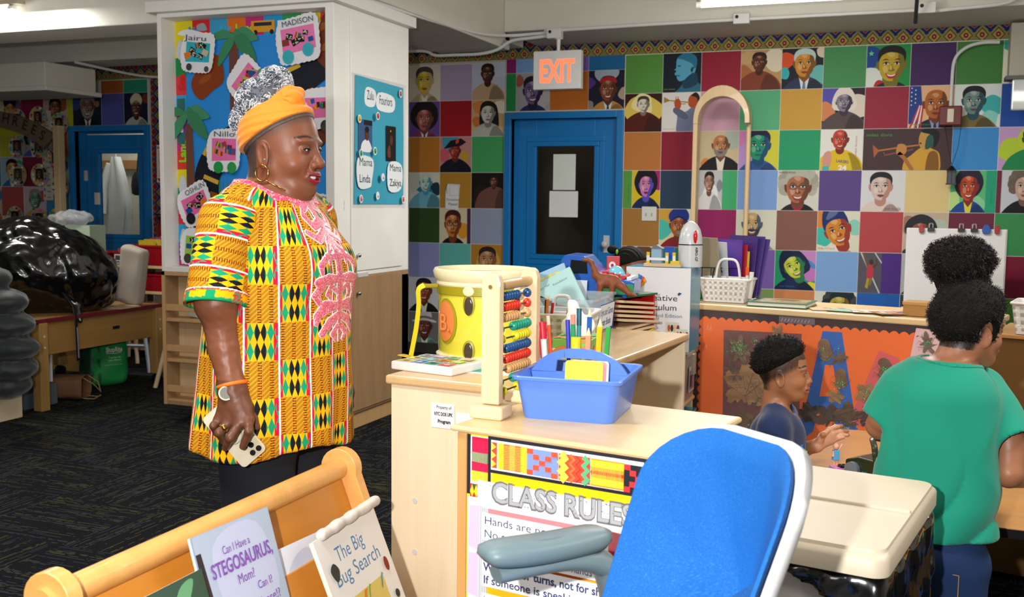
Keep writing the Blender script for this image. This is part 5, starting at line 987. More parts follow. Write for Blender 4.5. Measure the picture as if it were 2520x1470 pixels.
# white tote leaning behind the bag, wrapped box, clear bag
o = org('white_tote', lambda P: s_box(P, (0, 0, .2), (.10, .05, .2), .03, rotm(0, .18, 0))-.008*wav(P, 14, 1), (-.2, -.12, -.05), (.2, .12, .45), .009, M('tote', '#b5a89c', .8)); o.location = (-5.10, 5.80, .592); props(o, 'off-white paper tote standing behind the black bag', 'bag')
props(G().box(-5.12, -4.99, 5.55, 5.75, .579, .588).build('envelope', M('env', '#c2a887', .7), smooth=0), 'flat tan envelope on the left table beside the tote', 'paper')
fl = Flat(); rr = random.Random(4)
o = thing('wrapped_gift', 'box in green and red holiday paper behind the black bag', 'box', (-6.05, 6.15, 1.02), .15); G().box(-.28, .22, 0, .2, -.3, .10).build('gift_box', M('gift', '#a8b8a0', .4), o, 0)
for k in range(40): fl.ell(rr.uniform(-.27, .21), rr.uniform(-.3, .09), rr.uniform(.008, .02), rr.uniform(.008, .016), rr.choice(['#2f6a3a', '#3a7a4a', '#a82a2a', '#d8dcd0']), 8)
fl.build('gift_print', o, GLOSS, T=facing((0, -.001, 0), (1, 0, 0), (0, 0, 1)))
props(G().box(-6.3, -5.85, 6.1, 6.4, .62, .72).build('gift_crate', TT, smooth=0), 'wooden crate carrying the wrapped box behind the black bag', 'crate'); props(G().box(-6.25, -5.9, 6.12, 6.38, 0, .62).build('side_stand', TT, smooth=0), 'brown stand behind the left table holding the crate', 'stand')
o = org('clear_wrap', lambda P: s_ell(P, (0, 0, 0), (.17, .10, .05))-crumple(P, 22, .02, 3), (-.25, -.18, -.1), (.25, .18, .12), .010, M('clear_wrap_film', '#c0c4c6', .12, alpha=.45, coat=.6)); o.location = (-6.05, 6.22, 1.17); props(o, 'crumpled clear plastic wrap on top of the holiday box', 'wrap')
# arch sign WE ARE THE THREES
o = thing('arch_sign', 'dark wooden arched name sign on a tan post at the left wall', 'sign', (-7.21, 7.0, 0)); DKW = wood('dark_arch', '#5a4a38', '#493c2c', 0, .7)
n = 16; rs = []; cx = -.65; 
def arc(a, r): return (cx+r*math.cos(a), r*math.sin(a)*.62+1.36)
g = G(); [rs.append([(arc(a, 1.20)[0], 0, arc(a, 1.20)[1]), (arc(a, 1.20)[0], .04, arc(a, 1.20)[1]), (arc(a, 1.03)[0], .04, arc(a, 1.03)[1]-.03), (arc(a, 1.03)[0], 0, arc(a, 1.03)[1]-.03)]) for a in np.linspace(math.radians(42), math.radians(138), 20)]
g.rings(rs).build('arch_board', DKW, o, 50, .002)
fl = Flat(); s_ = 'THE THREES'
for k, ch in enumerate(s_):
    a = math.radians(46.5+6.3*(len(s_)-1-k)); p = arc(a, 1.075); th = math.atan2(.62*math.cos(a), -math.sin(a))+PI
    fl.text(ch, p[0], p[1]-.01, .088, '#1c1712', rot=th, center=True, bold=.01)
fl.build('sign_letters', o, PRINT, T=facing((0, -.002, 0), (1, 0, 0), (0, 0, 1)))
G().box(.235, .30, -.01, .06, 0, 1.95).build('post', wood('tan_post', '#a8926f', '#97815f', 2, .6), o, 0, .004); G().box(-1.6, -1.535, -.01, .06, 0, 1.95).build('post', wood('tan_post'), o, 0, .004)
# decorated paper plates with photos
spots = [(140, 255, 0), (208, 258, 0), (45, 345, 1), (97, 330, 1), (45, 308, 0), (98, 355, 0), (48, 432, 1), (100, 432, 1), (147, 385, 1), (148, 462, 1), (48, 540, 1), (100, 540, 1), (140, 545, 1), (100, 290, 0), (148, 300, 0)]
spots = [(45, 361, 1), (98, 361, 1), (47, 430, 1), (100, 431, 1), (45, 296, 1), (96, 290, 1), (148, 306, 1), (141, 390, 1), (150, 460, 1), (40, 535, 1), (99, 540, 1), (143, 540, 1)]
names = ['paper plate with a girl photo, red and yellow pompoms, left of the middle row', 'oval paper plate with white and gold trim, right of the middle row', 'paper plate with pink feathers at its left edge', 'paper plate with yellow shirt photo and blue feathers', 'paper plate half hidden behind the left of the arch sign', 'paper plate with orange and blue pompoms behind the arch sign top', 'paper plate with red pompoms at the right end of the arch sign', 'paper plate with green pompoms half behind the tan post', 'dark gold-rimmed plate behind the tan post', 'plate with red and yellow pompoms above the black bag', 'plate hanging by a string above the black bag', 'plate with pink pompoms lowest beside the tan post']
for k, ((px, py, q), nm) in enumerate(zip(spots, names)):
    d = R @ np.array([(px-1260)/F, (py-735)/F, 1.]); pt = np.array([0, 0, CAMZ])+d*(8.135/d[1]); rr = random.Random(k)
    o = thing('paper_plate', nm, 'plate', (pt[0], 8.135, pt[2]), group='decorated photo plates on the left wall')
    a = .115; G().lathe([(a*.7, .0), (a*.95, .012), (a, .014), (a*.98, .010), (a*.7, -.004)], 28, T=Matrix.Rotation(PI/2, 4, 'X')).build('plate_rim', M('plate_cream', '#c9bfa0', .6), o, 60)
    fl = Flat(); portrait(fl, -.055, -.065, .11, .13, bg=rr.choice(['#3a4a3a', '#2a2f4a', '#5a4a3a']), skin=rr.choice(['#6b4028', '#7a4a30', '#5a3422']), hair='#14100e', style=rr.choice(['short', 'afro', 'dreads']), top=rr.choice(['#c9a83a', '#8a8f9a', '#d8d0b8']), c=(.5, .55), s=.27); fl.build('photo', o, PRINT, T=facing((0, -.016, 0), (1, 0, 0), (0, 0, 1)))
    for i in range(16):
        an = 2*PI*i/16+rr.uniform(-.15, .15); r_ = rr.uniform(.010, .018); g = G(); g.ell((.085*math.cos(an), -.018, .098*math.sin(an)), (r_, .008, r_), 8, 5); c_ = rr.choice(['#b8202a', '#2a8a4a', '#e0b82a', '#2a4ab0', '#e07a2a', '#d86aa8', '#e8e4dc', '#1f1f24', '#5ab0c0'])
        g.build('pompom', M('pom'+c_, c_, .9), o, 60)
fl = Flat(); fl.rect(0, .13, 0, .9, '#c9c4b8')
for k in range(14): fl.rect(.01, .03, .03+k*.06, .06+k*.06, ['#c94a3a', '#3a6ac9', '#d8b52a'][k % 3]); fl.rect(.05, .1, .02+k*.06, .035+k*.06, '#8a8f9a')
props(fl.build('word_strip', None, PRINT, T=facing((-8.28, 8.155, 1.30), (1, 0, 0), (0, 0, 1)), back=([(0, 0), (.13, 0), (.13, .9), (0, .9)], '#c9c4b8')), 'tall white paper strip of small pictures at the left edge of the wall', 'paper')
props(G().box(-7.60, -7.55, 8.13, 8.16, 1.26, 1.38).build('light_switch', M('plate'), smooth=0, bevel=.004), 'small white light switch below the plates by the closet door', 'switch')
# ================================================================ class rules cabinet, front
RZ = -.168
c = thing('storage_cabinet', 'narrow birch cabinet with the class rules poster, nearest the camera', 'cabinet', (-.80, 1.79, 0), RZ)
G().box(.008, .422, .012, .37, 0, .898).build('cabinet_body', BIRCH, c, 0, .003)
G().box(-.012, .44, -.010, .385, .898, .91).build('cabinet_top', BIRCHX, c, 0, .007)
G().box(0, .022, 0, .012, 0, .898).build('edge_strip', wood('edge_honey', '#cf9f62', '#bd8a4a', 2), c, 0, .004)
p = thing('class_rules_poster', 'white CLASS RULES poster with pencil shapes and a kente strip border', 'poster', (-.80, 1.79, 0), RZ)
fl = Flat(.0002); u0, u1 = .024, .432
fl.rect(u0, u1, .1, .902, '#f6d21a')
fl.rect(u0, u0+.008, .785, .902, '#22262e'); fl.rect(u0+.008, u0+.055, .78, .900, '#e9e4dc')
for a, b, c_ in ((.868, .898, '#d11f4a'), (.850, .868, '#7c8a64'), (.832, .850, '#d11f4a'), (.812, .832, '#e8c22a')): fl.rect(u0+.011, u0+.049, a, b, c_)
for k in range(12): fl.rect(u0+.011+k*.0032, u0+.0125+k*.0032, .85, .868, '#a9b08c'); fl.rect(u0+.011+k*.0032, u0+.0125+k*.0032, .812, .832, '#f6de4a')
fl.rect(u0+.011, u0+.049, .782, .808, '#c9203a')
for k in range(4): fl.poly([(u0+.011+k*.0095, .793), (u0+.0158+k*.0095, .807), (u0+.0205+k*.0095, .793), (u0+.0158+k*.0095, .782)], '#f0cf24'); fl.poly([(u0+.0158+k*.0095, .807), (u0+.0205+k*.0095, .793), (u0+.0235+k*.0095, .807)], '#3a5a3a')
fl.rect(u0+.052, u0+.058, .79, .905, '#22262e')
fl.rect(.082, .400, .836, .905, '#22262e'); fl.rect(.083, .399, .842, .899, '#efeae2')
def kente(fl, x, w, z0, z1, kind):
    if kind == 0: [fl.rect(x+k*w/5, x+(k+1)*w/5+.0005, z0, z1, c_) for k, c_ in enumerate(('#f2bf24', '#e8703a', '#e0a04a', '#e8703a', '#f2bf24'))]; [fl.rect(x, x+w, z0+k*.003, z0+k*.003+.0006, '#f8d850') for k in range(1, int((z1-z0)/.003))]
    if kind == 1:
        fl.rect(x, x+w, z0, z1, '#7d93d8')
        for a in range(5):
            for b in range(5):
                if a == b or a == 4-b: fl.rect(x+a*w/5, x+(a+1)*w/5, z0+b*(z1-z0)/5, z0+(b+1)*(z1-z0)/5, '#e8553a')
    if kind == 2:
        fl.rect(x, x+w, z0, z1, '#e84a34'); h = z1-z0
        for q, c_, ww in ((.12, '#f2c24a', .016), (.42, '#e8703a', .006), (.62, '#8a1f1a', .0015), (.86, '#57b07a', .010)): fl.line([(x+w*(q+(.09 if k % 2 else -.05)), z0+h*k/6) for k in range(7)], ww, c_)
    if kind == 3: fl.rect(x, x+w, z0, z1, '#f0922a'); [fl.rect(x, x+w, z0+(z1-z0)*a, z0+(z1-z0)*b, c_) for a, b, c_ in ((.05, .3, '#f6cf2a'), (.44, .56, '#d63a24'), (.7, .95, '#f6cf2a'))]; [fl.rect(x+k*.003, x+k*.003+.0006, z0+.004, z1-.004, '#fbe060') for k in range(1, int(w/.003))]
    if kind == 4:
        fl.rect(x, x+w, z0, z1, '#22242c')
        for a, b in ((0, 4), (1, 3), (2, 2), (1, 1), (0, 0)): fl.rect(x+a*w/3.4, x+(a+1.1)*w/3.4, z0+b*(z1-z0)/5, z0+(b+1)*(z1-z0)/5, '#d83434')
    if kind == 5: fl.rect(x, x+w, z0, z1, '#e8453a'); [fl.poly([(x, z0+k*(z1-z0)/3), (x+w*.9, z0+(k+.5)*(z1-z0)/3), (x, z0+(k+1)*(z1-z0)/3)], '#f2c83a') for k in range(3)]
xx = .084
for kind, w in ((5, .012), (0, .062), (1, .064), (2, .062), (3, .064), (4, .036)): kente(fl, xx, w, .846, .895, kind); xx += w+.003
fl.rect(.400, .406, .80, .905, '#22262e'); fl.rect(.406, .432, .80, .900, '#efeae2'); kente(fl, .409, .023, .835, .897, 0); fl.rect(.409, .432, .802, .832, '#c9203a'); [fl.poly([(.409+k*.011, .802), (.4145+k*.011, .832), (.42+k*.011, .802)], '#f0cf24') for k in range(2)]
fl.rect(.045, .418, .1, .778, '#f4f2f0'); fl.rect(.066, .41, .775, .824, '#f4f2f0'); fl.rect(.045, .418, .778, .782, '#f4f2f0'); fl.rect(.045, .066, .77, .79, '#f4f2f0')
fl.text('CLASS RULES', .097, .787, .041, '#6c6f73', w=.29, bold=.05); fl.text('CLASS RULES', .0985, .7885, .038, '#a6a8ab', w=.287, bold=.015)
rr = random.Random(3)
for k in range(46): fl.ell(.092+rr.random()*.285, .789+rr.random()*.034, .0011, .0011, '#6a6c70', 6)
def pencil(z, h, body, mid, dark):
    fl.poly([(.052, z+.006), (.055, z+h), (.08, z+h+.002), (.08, z)], '#e7b8d4'); fl.rect(.078, .098, z, z+h, '#a9adb2'); [fl.rect(.078+k*.004, .0795+k*.004, z, z+h, '#d8dadd') for k in range(5)]
    fl.rect(.098, .372, z+h*.58, z+h, mid); fl.rect(.098, .372, z+h*.0, z+h*.42, dark); fl.rect(.098, .385, z+h*.40, z+h*.60, body); fl.poly([(.372, z), (.372, z+h), (.405, z+h*.5)], '#ead9b0'); fl.poly([(.395, z+h*.36), (.395, z+h*.64), (.405, z+h*.5)], '#3a3a3a')
    for k in range(4): fl.line([(.27+.02*k, z+h*.15), (.30+.02*k, z+h*.3), (.33+.01*k, z+h*.2)], .0012, mixc(dark, '#ffffff', .35))
pencil(.692, .085, '#e0405a', '#ef7f86', '#d8283c'); pencil(.602, .085, '#f6d21a', '#f6a22a', '#f0b01a'); pencil(.512, .085, '#f4922a', '#f6aa4a', '#ee8420'); pencil(.42, .085, '#57a83a', '#7ac04a', '#3f9030'); pencil(.33, .085, '#2f7ac9', '#5a9ae0', '#2060a8')
for t_, z, w, bd in (('Hands are not for hitting', .752, .245, 0), ('No spitting', .727, .105, 0), ('We use kind words, not words', .696, .20, 0), ('some', .696, 0, 0), ('We wait for turns, not for shoving', .664, .285, .03), ('If someone is speaking we listen', .640, .29, .02), ('No running in the classroom', .600, .26, 0)):
    if t_ == 'some': continue
    if 'kind words' in t_: t_ = 'We use kind words, not hands somehow'; w = .30
    fl.rect(.094, .100+w+.006, z-.006, z+.021, '#f1f0f0'); fl.text(t_, .098, z, .0155, '#3a4268', w=w, bold=bd)
o = fl.build('poster_sheet', p, PRINT, T=facing((0, -.001, 0), (1, 0, 0), (0, 0, 1)), back=([(u0, .1), (u1, .1), (u1, .905), (u0, .905)], '#f6d21a'), thick=.0009); o.location = (0, .001, -.006)
# long shelf unit with the drum
c = thing('shelf_unit', 'long birch shelf unit running back from its end panel, carrying the drum', 'shelf', (-1.185, 2.25, 0), -.10)
L_ = 1.17; Wd = .39
G().box(-.012, Wd+.008, -.010, L_+.01, .887, .91).build('cabinet_top', wood('shelf_top', '#d4b283', '#c2a070', 1, .3), c, 0, .006)
G().box(0, Wd, 0, .02, 0, .887).build('end_panel', BIRCH, c, 0, .002)
G().box(0, Wd, L_-.02, L_, 0, .887).build('end_panel', BIRCH, c, 0, .002); G().box(.0, .012, .02, L_-.02, .05, .887).build('back_panel', BIRCH, c, 0)
G().box(.012, Wd-.01, .57, .59, .05, .887).build('divider', BIRCH, c, 0); [G().box(.012, Wd-.01, .02, L_-.02, z, z+.018).build('shelf_board', BIRCHX, c, 0, .002) for z in (.05, .33, .62)]
for z in (.60, .47): G().cyl((.07, -.0012, z), (.07, .004, z), .007, n=12).build('screw_cover', M('steel'), c)
fl = Flat(); fl.text('Property of', .014, .047, .008, '#4a4a4c', w=.042, bold=.02); fl.text('NYC DOE UPK', .008, .03, .0085, '#4a4a4c', w=.052, bold=.05); fl.text('Program', .018, .012, .0085, '#3a3a3c', w=.036, bold=.05)
o = fl.build('property_label', None, PRINT, T=facing((.118, -.002, .822), (1, 0, 0), (0, 0, 1)), back=([(0, 0), (.064, 0), (.064, .06), (0, .06)], '#e9e8ec'), thick=.0006); props(o, 'white property label on the end panel of the long shelf unit', 'label'); o.matrix_world = Matrix.Translation((-1.185, 2.25, -.03)) @ Matrix.Rotation(-.10, 4, 'Z')
fl = Flat(); fl.text('48YZ-1', .03, .022, .008, '#b9b6b8'); o = fl.build('blank_label', None, PRINT, T=facing((.187, -.002, .816), (1, 0, 0), (0, 0, 1)), back=([(0, 0), (.07, 0), (.07, .048), (0, .048)], '#efedf0'), thick=.0006); props(o, 'faded blank white label beside the property label', 'label'); o.matrix_world = Matrix.Translation((-1.185, 2.25, -.03)) @ Matrix.Rotation(-.10, 4, 'Z')
# drum
d = thing('toy_drum', 'yellow see-through toy drum with a cream rim and an orange oval badge', 'drum', (-1.10, 2.64, .91), -.45)
YEL = M('drum_yellow', '#e6dd48', .28, coat=.4); CRM = M('drum_cream', '#efe6bb', .35); OLV = M('drum_olive', '#a39a1e', .35)
G().lathe([(.118, .0), (.123, .012), (.126, .16), (.126, .185), (.122, .185), (.118, .02)], 48).build('drum_body', YEL, d, 40)
G().lathe([(.128, .176), (.132, .178), (.132, .200), (.128, .202)], 48).build('hoop', OLV, d, 40)
G().lathe([(.130, .198), (.133, .204), (.131, .212), (.139, .222), (.142, .238), (.138, .246), (.126, .246), (.122, .238), (.122, .205)], 48).build('rim', CRM, d, 40)
G().lathe([(.0, .231), (.124, .231), (.124, .228), (0, .228)], 40).build('drum_skin', M('skin_grey', '#9a8f86', .3), d, 40)
G().lathe([(.122, -.0), (.132, .0), (.133, .010), (.126, .014)], 48).build('base_rim', CRM, d, 40)
def on_drum(a, z, r=.127): return Matrix.Translation((r*math.sin(a), -r*math.cos(a), z)) @ Matrix.Rotation(a, 4, 'Z')
def oval(name, a, z, rx, rz_, mat, dep, par, zl=0):
    g = G(); vs = []
    for k in range(28): t = 2*PI*k/28; aa = a+rx*math.cos(t)/.127; vs.append((aa, z+rz_*math.sin(t)))
    rs = [[((.124+q)*math.sin(aa), -(.124+q)*math.cos(aa), zz) for aa, zz in vs] for q in (0, dep)]
    rs.append([((.126+dep)*math.sin(a+(aa-a)*.8), -(.126+dep)*math.cos(a+(aa-a)*.8), z+(zz-z)*.8) for aa, zz in vs]); return g.rings(rs).build(name, mat, par, 40)
oval('badge_rim', -.10, .105, .042, .062, OLV, .004, d); b = oval('badge', -.10, .105, .036, .055, M('badge_orange', '#e98a4a', .35), .007, d)
fl = Flat(); fl.text('B.', -.02, -.025, .05, '#d87a3c', bold=.01); fl.text('B.', -.018, -.024, .046, '#f0965a'); fl.build('badge_letter', b, PAINT, T=on_drum(-.10, .105, .1365) @ facing((0, 0, 0), (1, 0, 0), (0, 0, 1)))
for a in (-1.15, .52, 1.6, 2.7, -2.2):
    oval('clip_socket', a, .030, .017, .028, OLV, .004, d); oval('clip_socket', a, .155, .017, .03, OLV, .004, d); oval('socket_window', a, .028, .012, .024, M('dark_window', '#4a4034', .2), .006, d); oval('socket_window', a, .150, .012, .025, M('dark_window'), .006, d)
    oval('clip', a, .19, .015, .013, CRM, .009, d)
g = G(); g.lathe([(.1275, .02), (.1277, .165)], 12, cap=False); oval('clear_panel', -.78, .09, .022, .075, M('panel_grey', '#8d8f6a', .12, coat=.6), .002, d)
ST = M('strap_yellow', '#e8d823', .6, attr=False)
s = thing('drum_strap', 'yellow patterned strap hanging from the drum and lying on the shelf top', 'strap', (-1.222, 2.52, .91))
def ribbon(pts, w, nrm=(0, 0, 1)):
    g = G(); P_ = [Vector(p) for p in spline(pts, 6)]; rs = []
    for i, p in enumerate(P_):
        t = (P_[min(i+1, len(P_)-1)]-P_[max(0, i-1)]).normalized(); sd = t.cross(Vector(nrm)).normalized()*w/2; n = t.cross(sd).normalized()*.0012; rs.append([p-sd-n, p+sd-n, p+sd+n, p-sd+n])
    return g.rings(rs), P_
g, pp = ribbon([(.006, -.02, .203), (-.008, -.028, .19), (-.006, -.03, .15), (-.012, -.032, .09), (-.020, -.036, .04), (-.024, -.04, .012)], .014, (.2, 1, 0)); g.build('hanging_band', ST, s, 0)
g, pp = ribbon([(-.05, -.05, .014), (.0, -.068, .012), (.06, -.082, .010), (.13, -.085, .010), (.19, -.07, .012), (.24, -.04, .014)], .022, (0, 0, 1)); b = g.build('lying_band', ST, s, 0)
fl_ = G()
for k in range(2, len(pp)-1, 2): fl_.ell((pp[k].x, pp[k].y, pp[k].z+.0015), (.007, .006, .0008), 8, 4)
fl_.build('pink_print', M('pink_print', '#e2577a', .6), b, 60)
G().cyl((-.005, -.02, .20), (.03, .01, .20), .006).build('strap_peg', OLV, s)
# board book
b = thing('board_book', 'thick white board book with small coloured squares, lying in front of the drum', 'book', (-1.115, 2.375, .91), -.20)
G().box(-.095, .095, -.075, .075, 0, .022).build('pages', M('board_white', '#ece8e2', .4), b, 0, .004); fl = Flat()
fl.rect(-.09, .09, -.07, .07, '#dfe2da')
for k in range(12): x, y = -.085+.043*(k % 4), -.065+.045*(k//4); fl.rect(x, x+.036, y, y+.036, ['#e0b52a', '#4a7ad0', '#3fa98a', '#d84a6a', '#e3e08a', '#8fc9d8', '#e08a4a', '#b5d04a', '#c9d8e8', '#d8c0d0', '#5ab0a0', '#e8d8a0'][k]); fl.ell(x+.018, y+.018, .009, .008, ['#8a5a2a', '#e8e8f0', '#1f5a4a', '#f0c8d0'][k % 4], 10)
fl.build('cover_print', b, GLOSS, T=Matrix.Translation((0, 0, .0222)))
fl = Flat(); fl.rect(-.08, .08, -.06, .06, '#e6e6dc'); fl.rect(-.07, 0, -.05, .05, '#3fa98a'); props(fl.build('paper_sheet', None, PRINT, T=Matrix.Translation((-.96, 2.42, .9105)), back=([(-.09, -.07), (.09, -.07), (.09, .07), (-.09, .07)], '#e6e2da'), thick=.0004), 'flat printed sheet under the drum strap end', 'paper')
# abacus
a = thing('abacus', 'wooden bead abacus standing on the class rules cabinet', 'abacus', (-.760, 1.965, .91), -.06)
AW = wood('abacus_wood', '#e6cba3', '#dcbc90', 2, .5); WY_ = Matrix.Identity(4)
for y in (-.085, .10):
    p_ = G().prism([(-.020, .028), (.020, .028), (.020, .27), (.016, .284), (.008, .29), (-.008, .29), (-.016, .284), (-.020, .27)], y-.010, y+.010).build('post', AW, a, 0, .003)
    G().cyl((0, y-(.0115), .262), (0, y+.0115, .262), .0045, n=10).build('dowel_pin', M('brass', '#c9b46a', .3, .8), p_)
G().box(-.038, .034, -.112, -.058, 0, .026).build('foot', AW, a, 0, .005); G().box(-.045, .045, .07, .13, 0, .028).build('foot', AW, a, 0, .005)
G().cyl((0, -.08, .262), (0, .10, .262), .0105, n=16).build('top_bar', wood('bar_wood', '#c9a272', '#b98f5c', 1, .4), a, 50)
bc = ['#1f4f86', '#e0341f', '#d3a165', '#159a78', '#e6d61f', '#1f4f86', '#e0341f', '#d3a165', '#159a78', '#e6d61f']; sp = [(7, 1), (7, 1), (7, 1), (3, 7), (4, 6), (0, 10), (0, 10), (0, 9), (3, 7), (5, 5)]
for r_ in range(10):
    z = .238-.0215*r_; w = G().cyl((0, -.078, z), (0, .092, z), .0018, n=6).build('wire', M('wire', '#4a4440', .3, .8), a); y0 = -.072
    pos_ = [(-.066+.0085*k) for k in range(sp[r_][0])]+[(.085-.0125*k) if sp[r_][1] < 3 else (.088-.0122*k) for k in range(sp[r_][1])]
    if sp[r_][0] == 7: pos_ = [(-.068+.0125*k) for k in range(9)]+[.083]
    g0 = None
    for y in pos_:
        if g0 is None: bd = G().ell((0, 0, 0), (.0098, .0066, .0098), 14, 8).build('bead', M('bead'+bc[r_], bc[r_], .3, coat=.3), a, 60); g0 = bd
        else: bd = g0.copy(); COL.objects.link(bd)
        bd.location = (0, y, z)
# blue caddy
BLU = M('caddy_blue', '#5a86e2', .35, coat=.2, bump=0)
k_ = thing('art_caddy', 'blue plastic divided caddy with an arched handle on the class rules cabinet', 'caddy', (-.622, 2.005, .91), .06)
def tub(w, d, h, s0, t=.003): return [[(x, y, z) for x, y in rrect(-w*s, w*s, -d*s, d*s, .02)] for z, s in ((0, s0-.015), (.004, s0), (h-.008, .97), (h-.008, 1.03), (h-.002, 1.04), (h, 1.03), (h-.001, .965), (.006, s0-.035))]
g = G(); g.rings(tub(.108, .117, .088, .86)); g.build('tray_body', BLU, k_, 40)
hp = [(-.112, .0)]+[(-.112*math.cos(t), .155*math.sin(t)**.8) for t in np.linspace(.25, PI-.25, 18)]+[(.112, .0)]
hi_ = [(-.05, .098)]+[(-.048*math.cos(t), .100+.034*math.sin(t)) for t in np.linspace(.15, PI-.15, 12)]+[(.05, .098)]
g = G()     # handle wall with its hand hole: two halves
top_o = spline([(-.103, .080), (-.08, .108), (-.04, .127), (0, .131), (.04, .127), (.08, .108), (.103, .080)], 5)
g.prism([(-.088, .01), (.088, .01), (.102, .082), (-.102, .082)], -.004, .004)
g.prism([(.05, .081), (.102, .080)]+[p for p in reversed(top_o) if p[0] >= .03]+[(.03, .112), (.047, .106)], -.004, .004); g.prism([(-.102, .080), (-.05, .081), (-.047, .106), (-.03, .112)]+[p for p in reversed(top_o) if p[0] <= -.03], -.004, .004)
g.prism([(-.032, .111), (.032, .111)]+[p for p in reversed(top_o) if abs(p[0]) < .035], -.004, .004); g.build('arched_handle', BLU, k_, 40, .0015)
for k, c_ in enumerate(('#e3322a', '#f0b62a', '#2f9a4a')):
    o = thing('card', ['lime yellow card at the front of the blue caddy', 'pink-edged card behind the lime one', 'cream card at the back of the three in the caddy'][k], 'card', (-.60+.004*k, 1.955+.006*k, .945), .06, 'cards in the blue caddy', (-.12, 0, .06)); G().prism(rrect(-.038, .040, 0, .078, .006), 0, .003).build('card_sheet', M('card%d' % k, ['#d9dc3a', '#f08aa0', '#f2ecd4'][k], .4), o, 0)
    if k == 0: fl = Flat(); fl.blob([(-.02, .01), (-.022, .022), (-.005, .028), (.012, .024), (.016, .008)], '#ead9a0'); fl.blob([(-.016, .012), (-.014, .02), (0, .023), (.01, .02), (.01, .011)], '#e0c070'); fl.build('card_picture', o, GLOSS, T=facing((0, -.0005, 0), (1, 0, 0), (0, 0, 1)))
# pencils, markers and crayons in the back half of the caddy
def stick(name, label, p, h, c, tip=None, r=.0042, tilt=(0, 0), cap=None, group=None, white=None):
    o = thing(name, label, 'pencil' if name == 'pencil' else 'marker', p, 0, group, (tilt[0], tilt[1], 0)); n = 6 if name == 'pencil' else 12; g = G().cyl((0, 0, 0), (0, 0, h), r, n=n); g.build('barrel', M('st'+c, c, .35), o, 40 if n > 6 else 0)
    if tip: G().cyl((0, 0, h), (0, 0, h+.016), r, .001, n=8).build('tip', M('st'+tip, tip, .5), o)
    if cap: G().cyl((0, 0, h-.03), (0, 0, h+.006), r*1.12, n=n).build('cap', M('st'+cap, cap, .35), o)
    if white: G().cyl((0, 0, h-.012), (0, 0, h+.008), r*1.02, n=n).build('eraser', M('st'+white, white, .6), o)
    return o
PG = 'pencils and markers in the blue caddy'
S_ = [('marker', 'white and red marker leaning left', -.705, 2.05, .175, '#e8e4e2', None, .0065, -.10, '#d8203a', None), ('pencil', 'red pencil with a pink eraser, leftmost', -.715, 2.07, .19, '#c41f33', None, .004, -.13, None, '#e88a9a'), ('pencil', 'orange-red pencil beside the red one', -.70, 2.075, .185, '#e2583a', None, .004, -.10, None, '#d8c8b8'),
 ('marker', 'slim violet-blue pen', -.665, 2.08, .185, '#3a3fb5', None, .005, -.06, None, None), ('pencil', 'green pencil with a pink eraser', -.655, 2.07, .19, '#2a9a6a', None, .0055, -.03, None, '#e08a7a'), ('marker', 'tall teal marker', -.648, 2.085, .205, '#2f8a98', None, .005, -.02, '#1f5a6a', None),
 ('marker', 'fat yellow marker', -.646, 2.05, .15, '#ecd62a', None, .011, 0, None, None), ('pencil', 'blue colouring pencil, point up', -.627, 2.075, .195, '#1f5fb0', '#e3c9a0', .0055, .01, None, None), ('pencil', 'peach colouring pencil', -.622, 2.055, .155, '#e8a07a', '#e3c9a0', .006, .01, None, None),
 ('pencil', 'yellow colouring pencil, point up', -.604, 2.065, .175, '#eec21f', '#e3c9a0', .0065, .03, None, None), ('pencil', 'green crayon pencil at the right', -.590, 2.07, .175, '#3aa548', None, .0055, .05, None, None), ('marker', 'red marker seen through the handle hole', -.625, 2.03, .09, '#e3322a', None, .007, 0, None, None), ('marker', 'yellow marker seen through the handle hole', -.61, 2.03, .09, '#eec21f', None, .007, 0, None, None), ('marker', 'teal marker seen through the handle hole', -.595, 2.03, .09, '#2f9aa0', None, .007, 0, None, None)]
for nm, lb, x, y, h, c_, tp, r_, tl, cp, er in S_: stick(nm, lb+' in the blue caddy', (x, y, .918), h*.93, c_, tp, r_, (-.03, tl), cp, PG, er)
# tissue box
t = thing('tissue_box', 'green and orange tissue box with a white tissue standing up', 'box', (-.865, 2.78, .91), .10); TB = Flat()
G().box(-.055, .055, -.10, .06, 0, .055).build('carton', M('tissue_green', '#8ac25a', .5), t, 0, .002)
for T2, w in ((facing((-.055, -.1005, 0), (1, 0, 0), (0, 0, 1)), .11), (facing((.0555, -.1, 0), (0, 1, 0), (0, 0, 1)), .16), (facing((-.055, -.1, .0555), (1, 0, 0), (0, 1, 0)), .11)):
    fl = Flat(); h_ = .055 if T2[2][1] > .5 or T2[2][1] == 1 else .16; fl.b = (0, w, 0, .055 if T2[2][3] < .05 else .16); rr = random.Random(5)
    for k in range(12): x, y, r_ = rr.random()*w, rr.random()*.09, rr.uniform(.012, .028); fl.blob([(x+r_*math.cos(q), y+r_*.6*math.sin(q*1.2)) for q in (0, 1.3, 2.6, 3.9, 5.1)], rr.choice(['#bfe07a', '#e88a4a', '#5fb87a', '#e8e6d0', '#3fa56a', '#f0b06a']), 4)
    fl.build('carton_print', t, PRINT, T=T2)
def f_(P):
    d = np.minimum(s_ell(P, (-.004, 0, .045), (.026, .010, .060), rotm(0, -.25, .3)), s_ell(P, (.016, .004, .030), (.030, .008, .036), rotm(0, .7, -.4))); d = np.minimum(d, s_ell(P, (-.022, -.002, .022), (.024, .008, .030), rotm(0, -.8, .2)))
    return np.maximum(d+.004*wav(P, 90, 1), -P[:, 2])*.6
TIS = M('tissue', '#f2f0f0', .9); o = org('tissue', f_, (-.08, -.06, -.02), (.06, .06, .13), .0035, TIS, t); o.location = (.0, -.02, .053)
